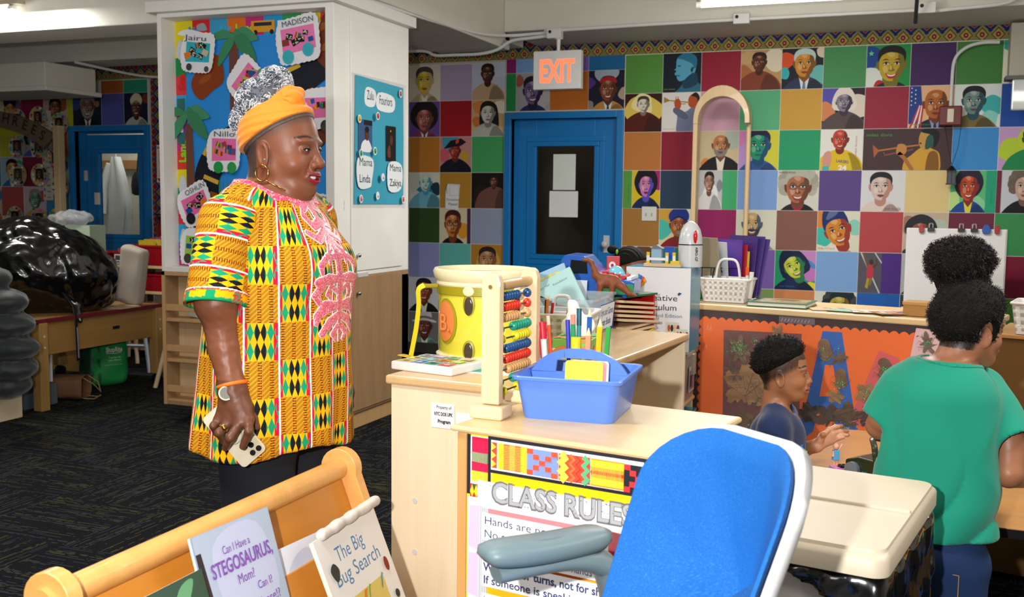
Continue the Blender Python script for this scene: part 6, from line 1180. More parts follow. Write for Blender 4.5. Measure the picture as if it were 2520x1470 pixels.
# white basket of markers
def gridbasket(name, label, loc, rz, w, d, h, mat, handle=None, cols=9):
    b = thing(name, label, 'basket', loc, rz)
    g = G(); pr = [(z, s) for z, s in ((0, .84), (h, 1))]
    def wall(ax, sg):
        L = w if ax == 0 else d
        def P_(u, z, o): s = .84+.16*z/h; a = u*s; b_ = sg*((d if ax == 0 else w)*s+o); return (a, b_, z) if ax == 0 else (b_, a, z)
        def bar(u0, u1, z0, z1):
            vs = [P_(u, z, o) for o in (0, -sg*.0025 if False else -.0025) for u, z in ((u0, z0), (u1, z0), (u1, z1), (u0, z1))]; g.add(vs, [(0, 1, 2, 3), (7, 6, 5, 4), (0, 4, 5, 1), (1, 5, 6, 2), (2, 6, 7, 3), (3, 7, 4, 0)])
        for z0, z1 in ((0, .2*h), (.32*h, .46*h), (.57*h, .70*h), (.80*h, h)): bar(-L, L, z0, z1)
        n = max(3, int(cols*L/w)); 
        for k in range(n+1): u = -L+2*L*k/n; bar(max(-L, u-L*.55/n), min(L, u+L*.55/n), .1*h, .9*h)
    for ax in (0, 1):
        for sg in (-1, 1): wall(ax, sg)
    g.box(-w*.84, w*.84, -d*.84, d*.84, 0, .003); g.build('basket_body', mat, b, 0)
    G().rings([[(x, y, z) for x, y in rrect(-w*s, w*s, -d*s, d*s, .012)] for z, s in ((h-.004, 1.0), (h-.004, 1.05), (h+.003, 1.05), (h+.003, .98))]+[]).build('basket_rim', mat, b, 40) if False else G().tube([(x*1.02, y*1.02, h) for x, y in rrect(-w, w, -d, d, .012)]+[(w*1.02, -d*1.02+.012, h)], .005, 8).build('basket_rim', mat, b, 60)
    if handle:
        hw, hh = handle; pts = spline([(-hw, 0, h*.3), (-hw*.98, 0, h), (-hw*.7, 0, h+hh*.85), (0, 0, h+hh), (hw*.7, 0, h+hh*.85), (hw*.98, 0, h), (hw, 0, h*.3)], 6); G().tube(pts, .008, 10, flat=.7).build('basket_handle', mat, b, 60)
        G().box(-hw*1.1, hw*1.1, -.006, .006, .01, h*1.02).build('divider', mat, b, 0, .002)
    return b
WHP = M('white_plastic', '#eceae6', .35, coat=.1)
gridbasket('wire_basket', 'white plastic lattice basket of pencils behind the tissue box', (-.985, 2.985, .91), .1, .098, .11, .095, WHP, (.03, .05), 7)
for k, (c_, tp, x, y, h) in enumerate((('#3a9a3a', '#e3c9a0', -1.05, 2.90, .13), ('#e8e4e0', '#e08a4a', -1.035, 2.90, .12), ('#e8821f', '#e3c9a0', -1.01, 2.9, .135), ('#b5201f', None, -1.0, 2.905, .125), ('#e8c21f', None, -1.06, 2.89, .11), ('#e8601f', '#222222', -.96, 2.905, .11), ('#1f1f24', None, -1.02, 2.93, .13))):
    stick('pencil', ['green pencil', 'white pencil with orange point', 'orange-brown pencil', 'red pencil', 'yellow pencil', 'orange crayon pencil standing apart at the right', 'black pencil'][k]+' in the white lattice basket', (x, y, .915), h, c_, tp, .0045, (-.05, (-.15, -.1, .04, .08, -.2, .18, 0)[k]), None, 'pencils in the white lattice basket')
# clear bin with books
CLR = M('clear_plastic', '#cfdbe2', .06, alpha=.28, coat=.7)
b = thing('clear_bin', 'clear plastic bin labelled Toys and Games Center Books', 'bin', (-1.03, 3.22, .91), .05)
g = G(); g.rings([[(x, y, z) for x, y in rrect(-.11*s, .11*s, -.16*s, .16*s, .015)] for z, s in ((0, .88), (.12, 1), (.12, 1.05), (.128, 1.05), (.128, .98), (.004, .86))]); g.build('bin_body', CLR, b, 40)
fl = Flat(); fl.rect(0, .19, 0, .085, '#dfe6f2'); fl.text('Toys and Games', .01, .048, .024, '#34507c', w=.17, bold=.01); fl.text('Center Books', .02, .014, .024, '#34507c', w=.14, bold=.01); fl.line([(0, 0), (.19, 0), (.19, .085), (0, .085)], .003, '#2a4a9a', True)
fl.build('bin_label', b, PRINT, T=facing((.112, -.10, .02), (.02, 1, 0), (.10, 0, 1)))
def art_feel(fl, w, h): fl.at(-w/2, 0, w, h); fl.rect(0, 1, 0, 1, '#a9d0cf'); fl.text('Happy Hair', .1, .88, .04, '#4a7a84', w=.35); fl.text('Roundabout', .5, .84, .04, '#4a7a84', w=.35); fl.blob([(.3, .02), (.22, .35), (.3, .55), (.5, .5), (.7, .3), (.62, .05)], '#b5784a'); fl.blob([(.2, .35), (.12, .8), (.3, .66), (.42, .55), (.3, .5)], '#241a18'); fl.ell(.5, .36, .025, .02, '#1a1210'); fl.line([(.45, .2), (.52, .17), (.58, .2)], .015, '#6a3a24'); fl.text('Emma', .66, .42, .05, '#c9604a', w=.25); fl.at(0, 0, 1)
book('picture_book', 'pale teal picture book leaning in the clear bin', (-.985, 3.12, .925), .15, .205, .012, '#a9d0cf', art_feel, (-.3, -.52, .15), 'books in the clear bin'); book('picture_book', 'light blue book behind the pale teal one in the clear bin', (-1.06, 3.24, .925), .15, .205, .012, '#9fc4dc', art_y('#c9dce8', '#d88aa0', 'ee'), (-.25, -.42, .2), 'books in the clear bin')
fl = Flat(); fl.line([(.17, .09), (.2, .12), (.21, .05)], .004, '#b02a6a'); props(fl.build('card_sheet', None, PRINT, T=facing((-1.30, 3.40, .912), (1, 0, 0), (0, .15, 1)), back=([(0, 0), (.26, 0), (.26, .16), (0, .16)], '#cfd4de'), thick=.002), 'pale card with pink lettering behind the abacus top', 'card')
# ================================================================ things behind the long shelf unit
bs = thing('bin_shelf', 'birch shelf unit of clear and coloured bins behind the long shelf unit', 'shelf', (-1.25, 3.48, 0))
G().box(0, .40, 0, .92, .745, .765).build('shelf_top', BIRCHX, bs, 0, .004)
for y in (0, .30, .61, .90): G().box(0, .40, y, y+.02, 0, .745 if y < .85 else .79).build('upright', BIRCH, bs, 0, .003)
for y in (.02, .32, .63): [G().box(0, .41, y, y+.28, z, z+.018).build('shelf_board', BIRCHX, bs, 0, .006) for z in (.50, .24)]
G().tube([(.40, 0, .755), (.40, .92, .755)], .012, 8).build('front_edge', BIRCHX, bs)
for y, z, c_, al, lb in ((.03, .525, '#d8d2cc', .5, 'clear bin at the near end of the upper row'), (.34, .525, '#1b2a86', 1, 'dark blue bin in the middle of the upper row'), (.65, .525, '#cfccc4', .5, 'clear bin at the far end of the upper row'), (.03, .265, '#e0c41f', 1, 'yellow bin in the lower row'), (.34, .265, '#1f3fb0', 1, 'royal blue bin in the middle of the lower row'), (.65, .265, '#1f9aa5', 1, 'turquoise bin at the far end of the lower row')):
    b = thing('storage_bin', lb+' of the birch bin shelf', 'bin', (-1.25, 3.48, 0)); mt = M('bin'+c_, c_, .25, alpha=al, coat=.4)
    g = G(); g.rings([[(x, q, zz) for x, q in rrect(.06-.02*k, .405+.01*k, y+.02, y+.25, .01)] for k, zz in ((0, z), (1, z+.19), (1.8, z+.19), (1.8, z+.20))]); inl = g.build('bin_body', mt, b, 40)
    fl = Flat(); fl.rect(.05, .16, .03, .14, '#c9b8b8'); fl.rect(.06, .15, .04, .12, '#8d7a8a'); fl.rect(.07, .11, .05, .10, '#3a2f3a'); fl.build('bin_label', b, PRINT, T=facing((.418, y+.03, z), (0, 1, 0), (0, 0, 1))); G().box(.41, .43, y+.12, y+.17, z+.10, z+.19).build('bin_clip', mt, b, 0, .003)
# puzzle rack
pr = thing('puzzle_rack', 'puzzle rack with a blue side, a red side and a green top', 'rack', (-1.13, 3.55, .766), -.33); PB = M('rack_blue', '#1746a5', .25, coat=.5); PRd = M('rack_red', '#c2101c', .3, coat=.5); PGn = M('rack_green', '#2f6f4a', .4)
G().box(0, .17, 0, .01, 0, .235).build('blue_side', PB, pr, 0); G().box(0, .17, .27, .28, 0, .235).build('red_side', PRd, pr, 0); G().box(-.0, .175, -.01, .29, .235, .242).build('rack_top', PGn, pr, 0); G().box(0, .17, -.005, .285, 0, .004).build('rack_base', PGn, pr, 0)
G().tube(spline([(.172, .01, .125), (.185, .06, .12), (.19, .15, .10), (.185, .25, .11)], 4), .003, 6).build('wire_shelf', M('rack_yellow', '#e0d01f', .4), pr)
rr = random.Random(2)
for k in range(13):
    z = .012+.0165*k; o = thing('wooden_puzzle', '', 'puzzle', (-.99+rr.uniform(-.01, .02), 3.655, .766+z), -.33+rr.uniform(-.06, .1), 'wooden puzzles stacked in the puzzle rack'); o.rotation_euler.x = (-.10 if k > 7 else .03); G().box(-.08, .085, -.118, .118, 0, .009).build('puzzle_tray', BEECH, o, 0, .001)
    o['label'] = 'thin wooden puzzle tray, '+['bottom', 'second', 'third', 'fourth', 'fifth', 'sixth', 'seventh', 'eighth', 'ninth', 'tenth', 'eleventh', 'twelfth', 'topmost'][k]+(' from below' if 0 < k < 12 else '')+' in the puzzle rack'
# cash register
cr = thing('cash_register', 'blue toy cash register with red keys and a green drawer', 'toy', (-1.05, 3.61, 1.012), .10); cr.scale = (.88, .88, .88); CB = M('reg_blue', '#1f5fc4', .28, coat=.4)
G().prism([(-.165, 0), (.155, 0), (.16, .055), (.02, .085), (-.045, .155), (-.125, .16), (-.14, .14)][::1], -.10, .10, 'xz').build('register_body', CB, cr, 0, .006)
G().box(.02, .158, -.103, -.098, .004, .046).build('green_drawer', M('reg_green', '#1f8a44', .35), cr, 0, .002); G().box(-.0, .15, -.10, .10, .05, .054).build('green_band', M('reg_green'), cr, 0)
G().prism([(-.105, .085), (-.03, .085), (-.035, .135), (-.10, .14)], -.102, -.095, 'xz').build('display_window', M('reg_dark', '#101216', .15), cr, 0)
g = G()
for i in range(5):
    for j in range(3):
        x = .025+.025*i; z = .088-.0055*i; k = G().box(x, x+.02, -.08+.05*j, -.04+.05*j, z-.006, z+.008).build('key', M('key_red', '#d0202a', .35) if i < 4 else M('key_white', '#e6e8ee', .4), cr, 0, .002)
G().ell((-.12, -.11, -.004), (.01, .01, .008), 8, 6).ell((.12, -.09, -.004), (.01, .01, .008), 8, 6).build('foot', CB, cr)
o = thing('small_box', 'small red box with a white dot and ribbon on the toy cash register', 'box', (-1.03, 3.73, 1.075), .3); o.scale = (.7, .7, .65); G().box(-.04, .03, -.03, .03, 0, .10).build('box_body', M('box_red', '#c21828', .4), o, 0, .003); fl = Flat(); fl.ell(-.01, .05, .018, .022, '#f0e8e8'); fl.ell(-.01, .05, .008, .01, '#c21828'); fl.build('dot', o, PRINT, T=facing((0, -.031, 0), (1, 0, 0), (0, 0, 1)))
# dinosaur
def f_(P):
    d = s_ell(P, (.01, 0, .062), (.050, .026, .030)); pts = [(-.02, 0, .07), (-.045, 0, .085), (-.055, 0, .11), (-.068, 0, .138), (-.085, 0, .15)]; rad = [.024, .017, .011, .009, .008]
    for i in range(4): d = smin(d, s_cap(P, pts[i], pts[i+1], rad[i], rad[i+1]), .012)
    d = smin(d, s_ell(P, (-.098, 0, .147), (.017, .009, .009)), .008)
    tl = [(.045, 0, .06), (.075, 0, .04), (.105, 0, .016), (.14, 0, .007)]; rt = [.022, .015, .010, .004]
    for i in range(3): d = smin(d, s_cap(P, tl[i], tl[i+1], rt[i], rt[i+1]), .012)
    for x, y in ((-.02, -.018), (-.018, .018), (.035, -.02), (.037, .02)): d = smin(d, s_cap(P, (x, y, .05), (x-.004, y*1.15, .012), .015, .010), .010); d = smin(d, s_ell(P, (x-.006, y*1.15, .007), (.014, .011, .007)), .005)
    return d-.0012*wav(P, 160, 1)
o = thing('dinosaur_toy', 'brown long-necked dinosaur figure in front of the toy cash register', 'toy', (-.985, 3.45, 1.01), .02); org('dinosaur_body', f_, (-.125, -.05, -.005), (.15, .05, .17), .0032, M('dino_brown', '#8a4a2a', .5), o)
o.location = (-1.0, 3.52, 1.010); o.scale = (.80, .80, .85); o = props(org('toy_jellyfish', lambda P: np.minimum(np.maximum(s_ell(P, (0, 0, .0), (.034, .030, .042)), -P[:, 2]), s_ell(P, (0, 0, .0), (.044, .04, .008))+.003*np.sin(np.arctan2(P[:, 1], P[:, 0])*9)), (-.055, -.05, -.012), (.055, .05, .05), .003, M('aqua_toy', '#7cd0e8', .2, coat=.6)), 'light blue dome-shaped toy behind the dinosaur back', 'toy'); o.location = (-.985, 3.60, 1.072)
# big white curriculum box
wb = thing('curriculum_box', 'tall white box with teal sides and printed lettering on the bin shelf', 'box', (-1.035, 3.93, .766))
G().box(0, .255, 0, .19, 0, .325).build('white_front', M('box_white', '#e6e6e6', .4), wb, 0, .001); G().box(.2552, .2565, 0, .19, 0, .325).box(0, .2565, .002, .19, .325, .3262).build('teal_side', M('box_teal', '#2a8fb0', .3, coat=.3), wb, 0)
fl = Flat(); fl.text('Creative', .06, .197, .024, '#2b3644', w=.145); fl.text('Curriculum', .03, .16, .024, '#2b3644', w=.172); fl.text('Guided Edition', .08, .133, .014, '#5a8aa0', w=.145); fl.text('strategies', .095, .108, .008, '#5a6a7a')
fl.poly([(.048, .30), (.075, .285), (.082, .268), (.052, .24)], '#8a3f9a'); fl.poly([(.048, .30), (.058, .295), (.052, .24)], '#2f9aa0'); fl.poly([(.058, .295), (.066, .29), (.052, .24)], '#3f5fd0'); fl.poly([(.066, .29), (.075, .285), (.052, .24)], '#e0522a'); fl.poly([(.075, .285), (.083, .27), (.052, .24)], '#e8a02a'); fl.poly([(.205, .225), (.212, .232), (.222, .228), (.21, .218)], '#2a4a6a')
for x, z in ((.165, .07), (.20, .045)):
    fl.rect(x, x+.048, z, z+.045, '#c9d0b8'); [fl.ell(x+.01+.012*k, z+.022, .006, .014, ['#c9503a', '#3a2a24', '#e0a88a', '#8a2a4a'][k % 4], 8) for k in range(4)]
fl.build('box_print', wb, PRINT, T=facing((0, -.0005, 0), (1, 0, 0), (0, 0, 1)))
G().box(.165, .25, .05, .058, .0, .001).build('box_foot', WHP, wb, 0)
CSTL = ['#e3c21f', '#e3c21f', '#e3c21f', '#e3c21f']
o = thing('toy_castle', 'toy castle with yellow posts on a wooden strip atop the white box', 'toy', (-.90, 3.965, 1.093)); G().box(-.07, .075, -.02, .03, 0, .012).build('wooden_base', BIRCHX, o, 0, .001)
for x, y in ((-.055, -.01), (.02, -.012), (.045, 0), (-.03, .015)): q = G().cyl((x, y, .012), (x, y, .052), .0065, n=12).build('post', WHP, o, 40); G().cyl((x, y, .012), (x, y, .022), .007, n=12).cyl((x, y, .044), (x, y, .056), .007, n=12).build('yellow_ring', M('toy_yellow', '#e3c21f', .35), q, 40)
G().box(-.045, -.005, 0, .03, .012, .07).build('keep', M('toy_lblue', '#8fb0c9', .4), o, 0); G().prism([(-.05, .07), (0, .07), (-.025, .085)], -.003, .032, 'xz').build('roof', M('toy_grey', '#6a7278', .4), o, 0); G().box(.005, .042, .012, .03, .03, .078).build('blue_block', M('toy_blue', '#1f4fb0', .3), o, 0); G().box(.035, .07, -.018, .01, .012, .024).build('yellow_block', M('toy_yellow'), o, 0, .001)
G().box(-.05, .02, -.014, -.011, .025, .035).build('white_fence', WHP, o, 0)
o = thing('toy_rocket', 'white toy rocket with a red window standing on the white box', 'toy', (-.805, 4.03, 1.093), .1); GR = M('rocket_white', '#d5d8da', .2, coat=.6)
G().lathe([(.047, 0), (.0475, .085)], 32).build('rocket_base', GR, o, 40); G().lathe([(.0485, .085), (.0485, .089)], 32).build('dark_ring', BLK, o, 40); G().lathe([(.047, .089), (.045, .115), (.038, .145), (.026, .165), (.012, .176), (.003, .179)], 32).build('nose_cone', GR, o, 60)
oo = G().ell((.022, -.041, .118), (.008, .007, .026), 12, 8).build('red_window', M('rocket_red', '#d5121c', .15, coat=.8), o, 60); fl = Flat(); fl.text('AERO-127', 0, 0, .010, '#1c1e22', w=.055, bold=.03); fl.build('side_lettering', o, PRINT, T=facing((.024, -.0415, .078), (0, 0, -1), (.87, .5, 0)))
# plastic packets on the bin shelf top
o = org('plastic_packet', lambda P: s_box(P, (0, 0, .012), (.085, .10, .012), .008)-.006*wav(P, 60, 2), (-.11, -.13, -.01), (.11, .13, .04), .006, M('foil_wrap', '#9aa09a', .12, coat=.8, metal=.3)); o.location = (-.93, 3.85-.06, .772); props(o, 'crinkled clear packet lying before the white box', 'packet')
# wire rack with folders behind
o = thing('wire_file_rack', 'black wire file rack full of folders beside the rocket', 'rack', (-.77, 4.72, .912), .1)
g = G(); [g.cyl((x, -.05, 0), (x, -.05, .14), .002, n=6) for x in (-.11, -.07, -.03, .01, .05, .09)]; [g.cyl((-.12, y, z), (.12, y, z), .0025, n=6) for y in (-.05, .06) for z in (0, .07, .14)]; g.tube(spline([(-.06, -.052, .02), (-.06, -.055, .12), (-.04, -.055, .15), (-.02, -.055, .12)], 4), .003, 6); g.build('wire_frame', BLK, o)
for k, (x, c_, tl, h, lb) in enumerate(((-.09, '#a39a82', -.15, .26, 'mottled tan paper bundle leftmost'), (-.06, '#c9cdd8', -.1, .24, 'curled white papers'), (-.01, '#5a2f9a', .02, .25, 'thin purple folder leftmost of the purple ones'), (.01, '#b0202f', .03, .23, 'red folder'), (.02, '#d8b52a', .03, .20, 'yellow folder'), (.04, '#4a3480', .10, .27, 'purple folder in the middle of the rack'), (.06, '#53408a', .16, .27, 'purple folder leaning right'), (.075, '#5a4696', .2, .26, 'rightmost purple folder'))):
    q = thing('folder', lb+' in the wire file rack', 'folder', (-.77+x, 4.72, .93), .1, 'folders in the wire file rack', (0, tl, .9)); G().box(-.002, .004, -.10, .08, 0, h).build('folder_sheet', M('fol'+c_, c_, .3, coat=.4), q, 0)
# ================================================================ the autumn letter board cabinet
ob = thing('display_board_cabinet', 'wooden cabinet whose orange back is decorated with autumn leaf letters', 'cabinet', (-.88, 4.445, 0), -.239)
EDG = wood('edge_oak', '#b98a52', '#a3763e', 0, .4); LW = 1.19
G().box(0, LW, 0, .40, .02, .895).build('cabinet_body', BIRCH, ob, 0, .003); G().box(-.012, LW+.01, -.014, .42, .885, .91).build('cabinet_top', BIRCHX, ob, 0, .006); G().box(-.012, .012, -.014, 0, 0, .885).build('edge_strip', EDG, ob, 0, .003)
fl = Flat(.0003); fl.rect(.012, LW-.01, .02, .884, '#32181c')
def scal(p0, p1, n, a):
    out = []
    for i in range(n):
        for k in range(6): t = (i+k/6)/n; q = (1-abs(k/3-1)**2)*a; dx, dy = p1[0]-p0[0], p1[1]-p0[1]; L = math.hypot(dx, dy); out.append((p0[0]+dx*t+dy/L*q, p0[1]+dy*t-dx/L*q))
    return out
fl.poly(scal((.055, .05), (.055, .845), 22, -.012)+scal((.055, .845), (.955, .845), 24, -.012)+[(.955, .845), (.985, .845), (.985, .05)], '#ee6a24')
fl.poly([(.158, .805), (.497, .815), (.50, .36), (.166, .36)], '#6e4544'); BL = '#1f5fb4'
fl.poly([(.582, .834), (.660, .835), (.735, .45), (.646, .43), (.630, .51), (.572, .50), (.560, .42), (.46, .33), (.52, .5)], BL); fl.poly([(.50, .30), (.74, .46), (.70, .36), (.55, .2)], BL); fl.poly([(.598, .698), (.630, .699), (.658, .575), (.580, .567)], '#ee6a24'); fl.poly([(.572, .466), (.646, .471), (.66, .36), (.56, .34)], '#ee6a24')
fl.poly([(.808, .776), (.885, .752), (.87, .5), (.80, .465), (.700, .475)], '#d4595a'); fl.poly([(.942, .875), (1.05, .87), (1.05, .3), (.86, .3), (.925, .76)], '#dcb3b5'); 
o = fl.build('letter_collage', ob, GLOSS, T=facing((0, -.002, 0), (1, 0, 0), (0, 0, 1)))
def leaf(u, v, s, rot, kind, col, lab=None):
    fl = Flat(.0002); pts = []; N_ = 80
    for k in range(N_):
        t = 2*PI*k/N_
        if kind == 'maple': r_ = .55+.45*abs(math.cos(2.5*t))**.8*(1 if math.sin(t) > -.75 else .5)+.05*math.sin(17*t)+.04*math.sin(29*t)
        elif kind == 'oak': r_ = (.75+.25*math.sin(7*t))*(.45+.55*abs(math.sin(t)))
        else: r_ = .42+.58*abs(math.sin(t))**3 if math.sin(t) > 0 else .5
        pts.append((s*r_*math.cos(t), s*r_*math.sin(t)))
    fl.at(0, 0, 1); fl.poly(pts, col); dk = mixc(col, '#20140c', .4); lt_ = mixc(col, '#e8cfa0', .25)
    for t in (PI/2, PI/2+.7, PI/2-.7, PI/2+1.4, PI/2-1.4): 
        fl.line([(0, -s*.4), (s*.75*math.cos(t), s*.75*math.sin(t))], s*.025, dk); fl.line([(0, -s*.35), (s*.7*math.cos(t+.12), s*.7*math.sin(t+.12))], s*.012, lt_)
        for q in (.3, .5, .7): fl.line([(s*q*math.cos(t), s*q*math.sin(t)-s*.1), (s*(q+.12)*math.cos(t+.35), s*(q+.12)*math.sin(t+.35)-s*.1)], s*.015, dk)
    fl.line([(0, -s*.3), (s*.12, -s*.95)], s*.035, dk)
    b = fl.build('dried_leaf', ob, PRINT, T=facing((u, -.006, v), (1, 0, 0), (0, 0, 1)) @ Matrix.Rotation(rot, 4, 'Z'), bend=lambda a, c_, z: (a, c_, z+.004*math.sin(a*90)*math.sin(c_*70)))
    return b
for L in ((.235, .725, .07, .4, 'oak', '#7a5f48'), (.26, .57, .10, .15, 'maple', '#9a7148'), (.34, .56, .085, -.5, 'maple', '#8f6a44'), (.21, .63, .05, .9, 'oak', '#6a5140'), (.40, .80, .05, .2, 'oak', '#8a6a4a'), (.27, .42, .06, 2, 'maple', '#6a5038'), (.41, .42, .08, 1.2, 'maple', '#7a5a3a'), (.60, .745, .06, .25, 'plain', '#7c5c3e'), (.655, .73, .04, -.9, 'oak', '#6a4c34'), (.665, .635, .055, .1, 'plain', '#7a5636'), (.648, .575, .035, 2.6, 'maple', '#96703f'), (.62, .49, .055, 1.2, 'maple', '#4a3220'), (.70, .50, .06, .4, 'maple', '#5a3d22'), (.54, .49, .05, -.6, 'maple', '#3f2a1c'), (.69, .44, .03, 1.5, 'oak', '#8a8a7a'), (.835, .69, .06, .15, 'plain', '#6a4a36'), (.765, .60, .045, 1.1, 'maple', '#9a7244'), (.80, .58, .04, -.3, 'maple', '#8a6238'), (.775, .51, .045, .5, 'maple', '#4a2a1f'), (.82, .5, .03, 2, 'maple', '#5a3828'), (.985, .82, .05, .6, 'oak', '#6f5a44'), (1.0, .75, .03, 0, 'oak', '#3f3f46')): leaf(*L)
gl = Flat(.0002); rr = random.Random(9)
for u, v, n_, sx, sz in ((.225, .735, 170, .04, .028), (.30, .77, 40, .02, .02), (.31, .50, 8, .01, .02), (.345, .42, 120, .022, .035), (.30, .40, 50, .03, .02), (.60, .74, 26, .03, .04), (.65, .77, 14, .012, .02), (.672, .635, 45, .008, .012), (.66, .63, 30, .02, .03), (.835, .70, 70, .014, .012), (.765, .61, 20, .02, .02), (.985, .82, 30, .01, .012), (.70, .47, 14, .03, .02)):
    for _ in range(n_): x, y = u+rr.gauss(0, sx*.5), v+rr.gauss(0, sz*.5); s_ = rr.uniform(.0012, .0028); z = gl.z; gl.ell(x, y, s_, s_, rr.choice(['#1f8a3a', '#39c45a', '#0f5a2a', '#2fa548', '#b8f0b8']), 4); gl.z = z
gl.z = 0; o = gl.build('green_glitter', ob, M('glitter', '#ffffff', .2, attr=True, metal=.3, coat=1), T=facing((0, -.012, 0), (1, 0, 0), (0, 0, 1))); o['kind'] = 'stuff'
fl = Flat(); [fl.line([(a, b), (a+.004, b+.022), (a+.009, b-.003)], .0012, '#e8dcd8') for a, b in ((.08, .80), (.095, .80), (.075, .72), (.03, .75), (.03, .70), (.03, .60), (.035, .57))]; fl.rect(.40, .55, .855, .882, '#6a5a62'); [fl.line([(.41+k*.014, .862), (.416+k*.014, .874)], .0012, '#d8d4dc') for k in range(9)]; fl.build('tape_glints', ob, GLOSS, T=facing((0, -.004, 0), (1, 0, 0), (0, 0, 1)))
G().box(.01, LW-.005, -.0165, -.016, .03, .885).build('plastic_cover', M('cover_film', '#ffffff', .10, alpha=.02, coat=.7), ob, 0)
ob2 = thing('brown_back_cabinet', 'cabinet with a plain brown back at the right, behind the girl', 'cabinet', (.28, 4.05, 0), -.239); G().box(0, 1.4, 0, .4, .02, .875).build('cabinet_body', wood('brown_board', '#6b4a1c', '#5c3f16', 0, .5), ob2, 0, .003)
G().box(-.0, 1.4, -.01, .41, .875, .89).build('cabinet_top', EDG, ob2, 0, .003)
gridbasket('wire_basket', 'white lattice basket at the right edge behind the girl', (.46, 4.10, .892), -.2, .10, .10, .11, WHP, None, 6)
b = gridbasket('marker_caddy', 'white slotted plastic caddy with a tall handle on the letter board cabinet', (-.745, 4.58, .912), -.1, .108, .075, .10, WHP, (.055, .085), 9)
G().rings([[(x, -.0755*(.84+.16*z/.1), z) if False else (x*s_, y*s_, z) for x, y in rrect(-.110, .110, -.0735, .0735, .01)] for z, s_ in ((.004, .85), (.098, .985))], cap=False).build('inner_wall', M('white_inner', '#dddbd6', .5), b, 40)
stick('marker', 'white marker in the white slotted caddy', (-.645, 4.56, .93), .115, '#e8e6e2', None, .010, (0, .05), None, 'markers in the white caddy'); stick('marker', 'orange-tipped marker in the white slotted caddy', (-.66, 4.57, .93), .13, '#e8e2dc', None, .007, (0, 0), '#e8602a', 'markers in the white caddy')
o = thing('picture_book', 'green-edged book with a tan cover lying on the letter board cabinet', 'book', (-.50, 4.50, .912), -.12); G().box(-.12, .12, -.10, .10, .003, .016).build('pages', M('pages'), o, 0); G().box(-.125, .125, -.105, .105, 0, .003).box(-.125, .125, -.105, .105, .016, .019).build('cover', M('green_cover', '#2f6a52', .35), o, 0); fl = Flat(); fl.rect(-.10, .11, -.085, .09, '#b8a078'); fl.blob([(-.06, .03), (0, .07), (.07, .05), (.03, .02)], '#5a4a44'); fl.text('A Kitten', -.04, -.02, .025, '#6a5a4a'); fl.text('for Christmas', -.06, -.06, .022, '#7a6a5a'); fl.build('cover_art', o, GLOSS, T=Matrix.Translation((0, 0, .0192)))
for k, (x, y, r_, c_, lb) in enumerate(((-.30, 4.42, .3, '#c9a884', 'tan printed sheet'), (-.22, 4.38, -.2, '#8fb59a', 'green booklet fanned over the papers'), (-.13, 4.36, .15, '#d0c9bc', 'white printed leaflet'), (-.05, 4.33, .5, '#b58a6a', 'brown patterned card at the right of the papers'))):
    fl = Flat(); rr = random.Random(k); [fl.ell(rr.uniform(-.07, .07), rr.uniform(-.04, .04), rr.uniform(.008, .02), rr.uniform(.006, .012), rr.choice(['#e8c84a', '#4f9a6a', '#8a6aa8', '#e8e0d4', '#c9703a']), 8) for _ in range(9)]
    q = fl.build('paper_sheet', None, PRINT, T=Matrix.Rotation(r_, 4, 'Z'), back=([(-.08, -.055), (.08, -.055), (.08, .055), (-.08, .055)], c_), thick=.0015); q.location = (x, y, .914+.002*k); props(q, lb+' on top of the letter board cabinet', 'paper')
o = thing('wooden_box', 'small wooden box on the letter board cabinet beside the girl hair', 'box', (.05, 4.33, .912), -.2); G().box(-.06, .05, -.04, .05, 0, .05).build('box_body', wood('box_wood', '#a87a3c', '#8f642c', 0), o, 0, .002); G().box(-.063, .053, -.043, .053, .043, .056).build('lid', EDG, o, 0, .002)
# ================================================================ children's table and toys
t = thing('kids_table', 'low oak-topped children table with rounded corners', 'table', (.30, 3.36, 0))
G().prism(rrect(-.575, .55, -.53, .52, .12, 6), .508, .53, 'xy').build('tabletop', wood('table_oak', '#c08a50', '#ad7840', 0, .35, .8), t, 50); G().prism(rrect(-.579, .554, -.534, .524, .12, 6), .506, .5285, 'xy').build('edge_band', BLK, t, 50)
for x, y in ((-.45, -.42), (.45, -.42), (-.45, .42), (.45, .42)): G().cyl((x, y, 0), (x, y, .507), .02, n=14).build('leg', M('dark_leg', '#2a2c30', .4), t, 50)
o = thing('toy_truck', 'dark olive toy truck with a roll bar and grey headlamps on the children table', 'toy', (-.06, 3.22, .53), 2.6); OL = M('olive', '#27301a', .3, coat=.3); GY = M('toy_greyp', '#8d979c', .35)
G().prism([(-.09, .02), (.085, .02), (.085, .045), (.04, .06), (-.09, .055)], -.045, .045, 'xz').build('truck_body', OL, o, 0, .005); G().tube(spline([(-.02, -.042, .05), (-.01, -.042, .10), (.02, 0, .115), (-.01, .042, .10), (-.02, .042, .05)], 4), .009, 8).tube(spline([(-.08, -.042, .05), (-.07, -.042, .095), (-.05, 0, .105), (-.07, .042, .095), (-.08, .042, .05)], 4), .009, 8).build('roll_bar', OL, o)
for x in (-.055, .055):
    for y in (-.05, .05): G().cyl((x, y-.010, .022), (x, y+.010, .022), .022, n=18).build('wheel', M('wheel_grey', '#6f7b84', .4), o, 40)
for y in (-.03, .035): G().cyl((-.10, y, .085), (-.045, y, .09), .014, n=14).cyl((-.11, y, .084), (-.10, y, .085), .0165, n=14).build('headlamp', GY, o, 40)
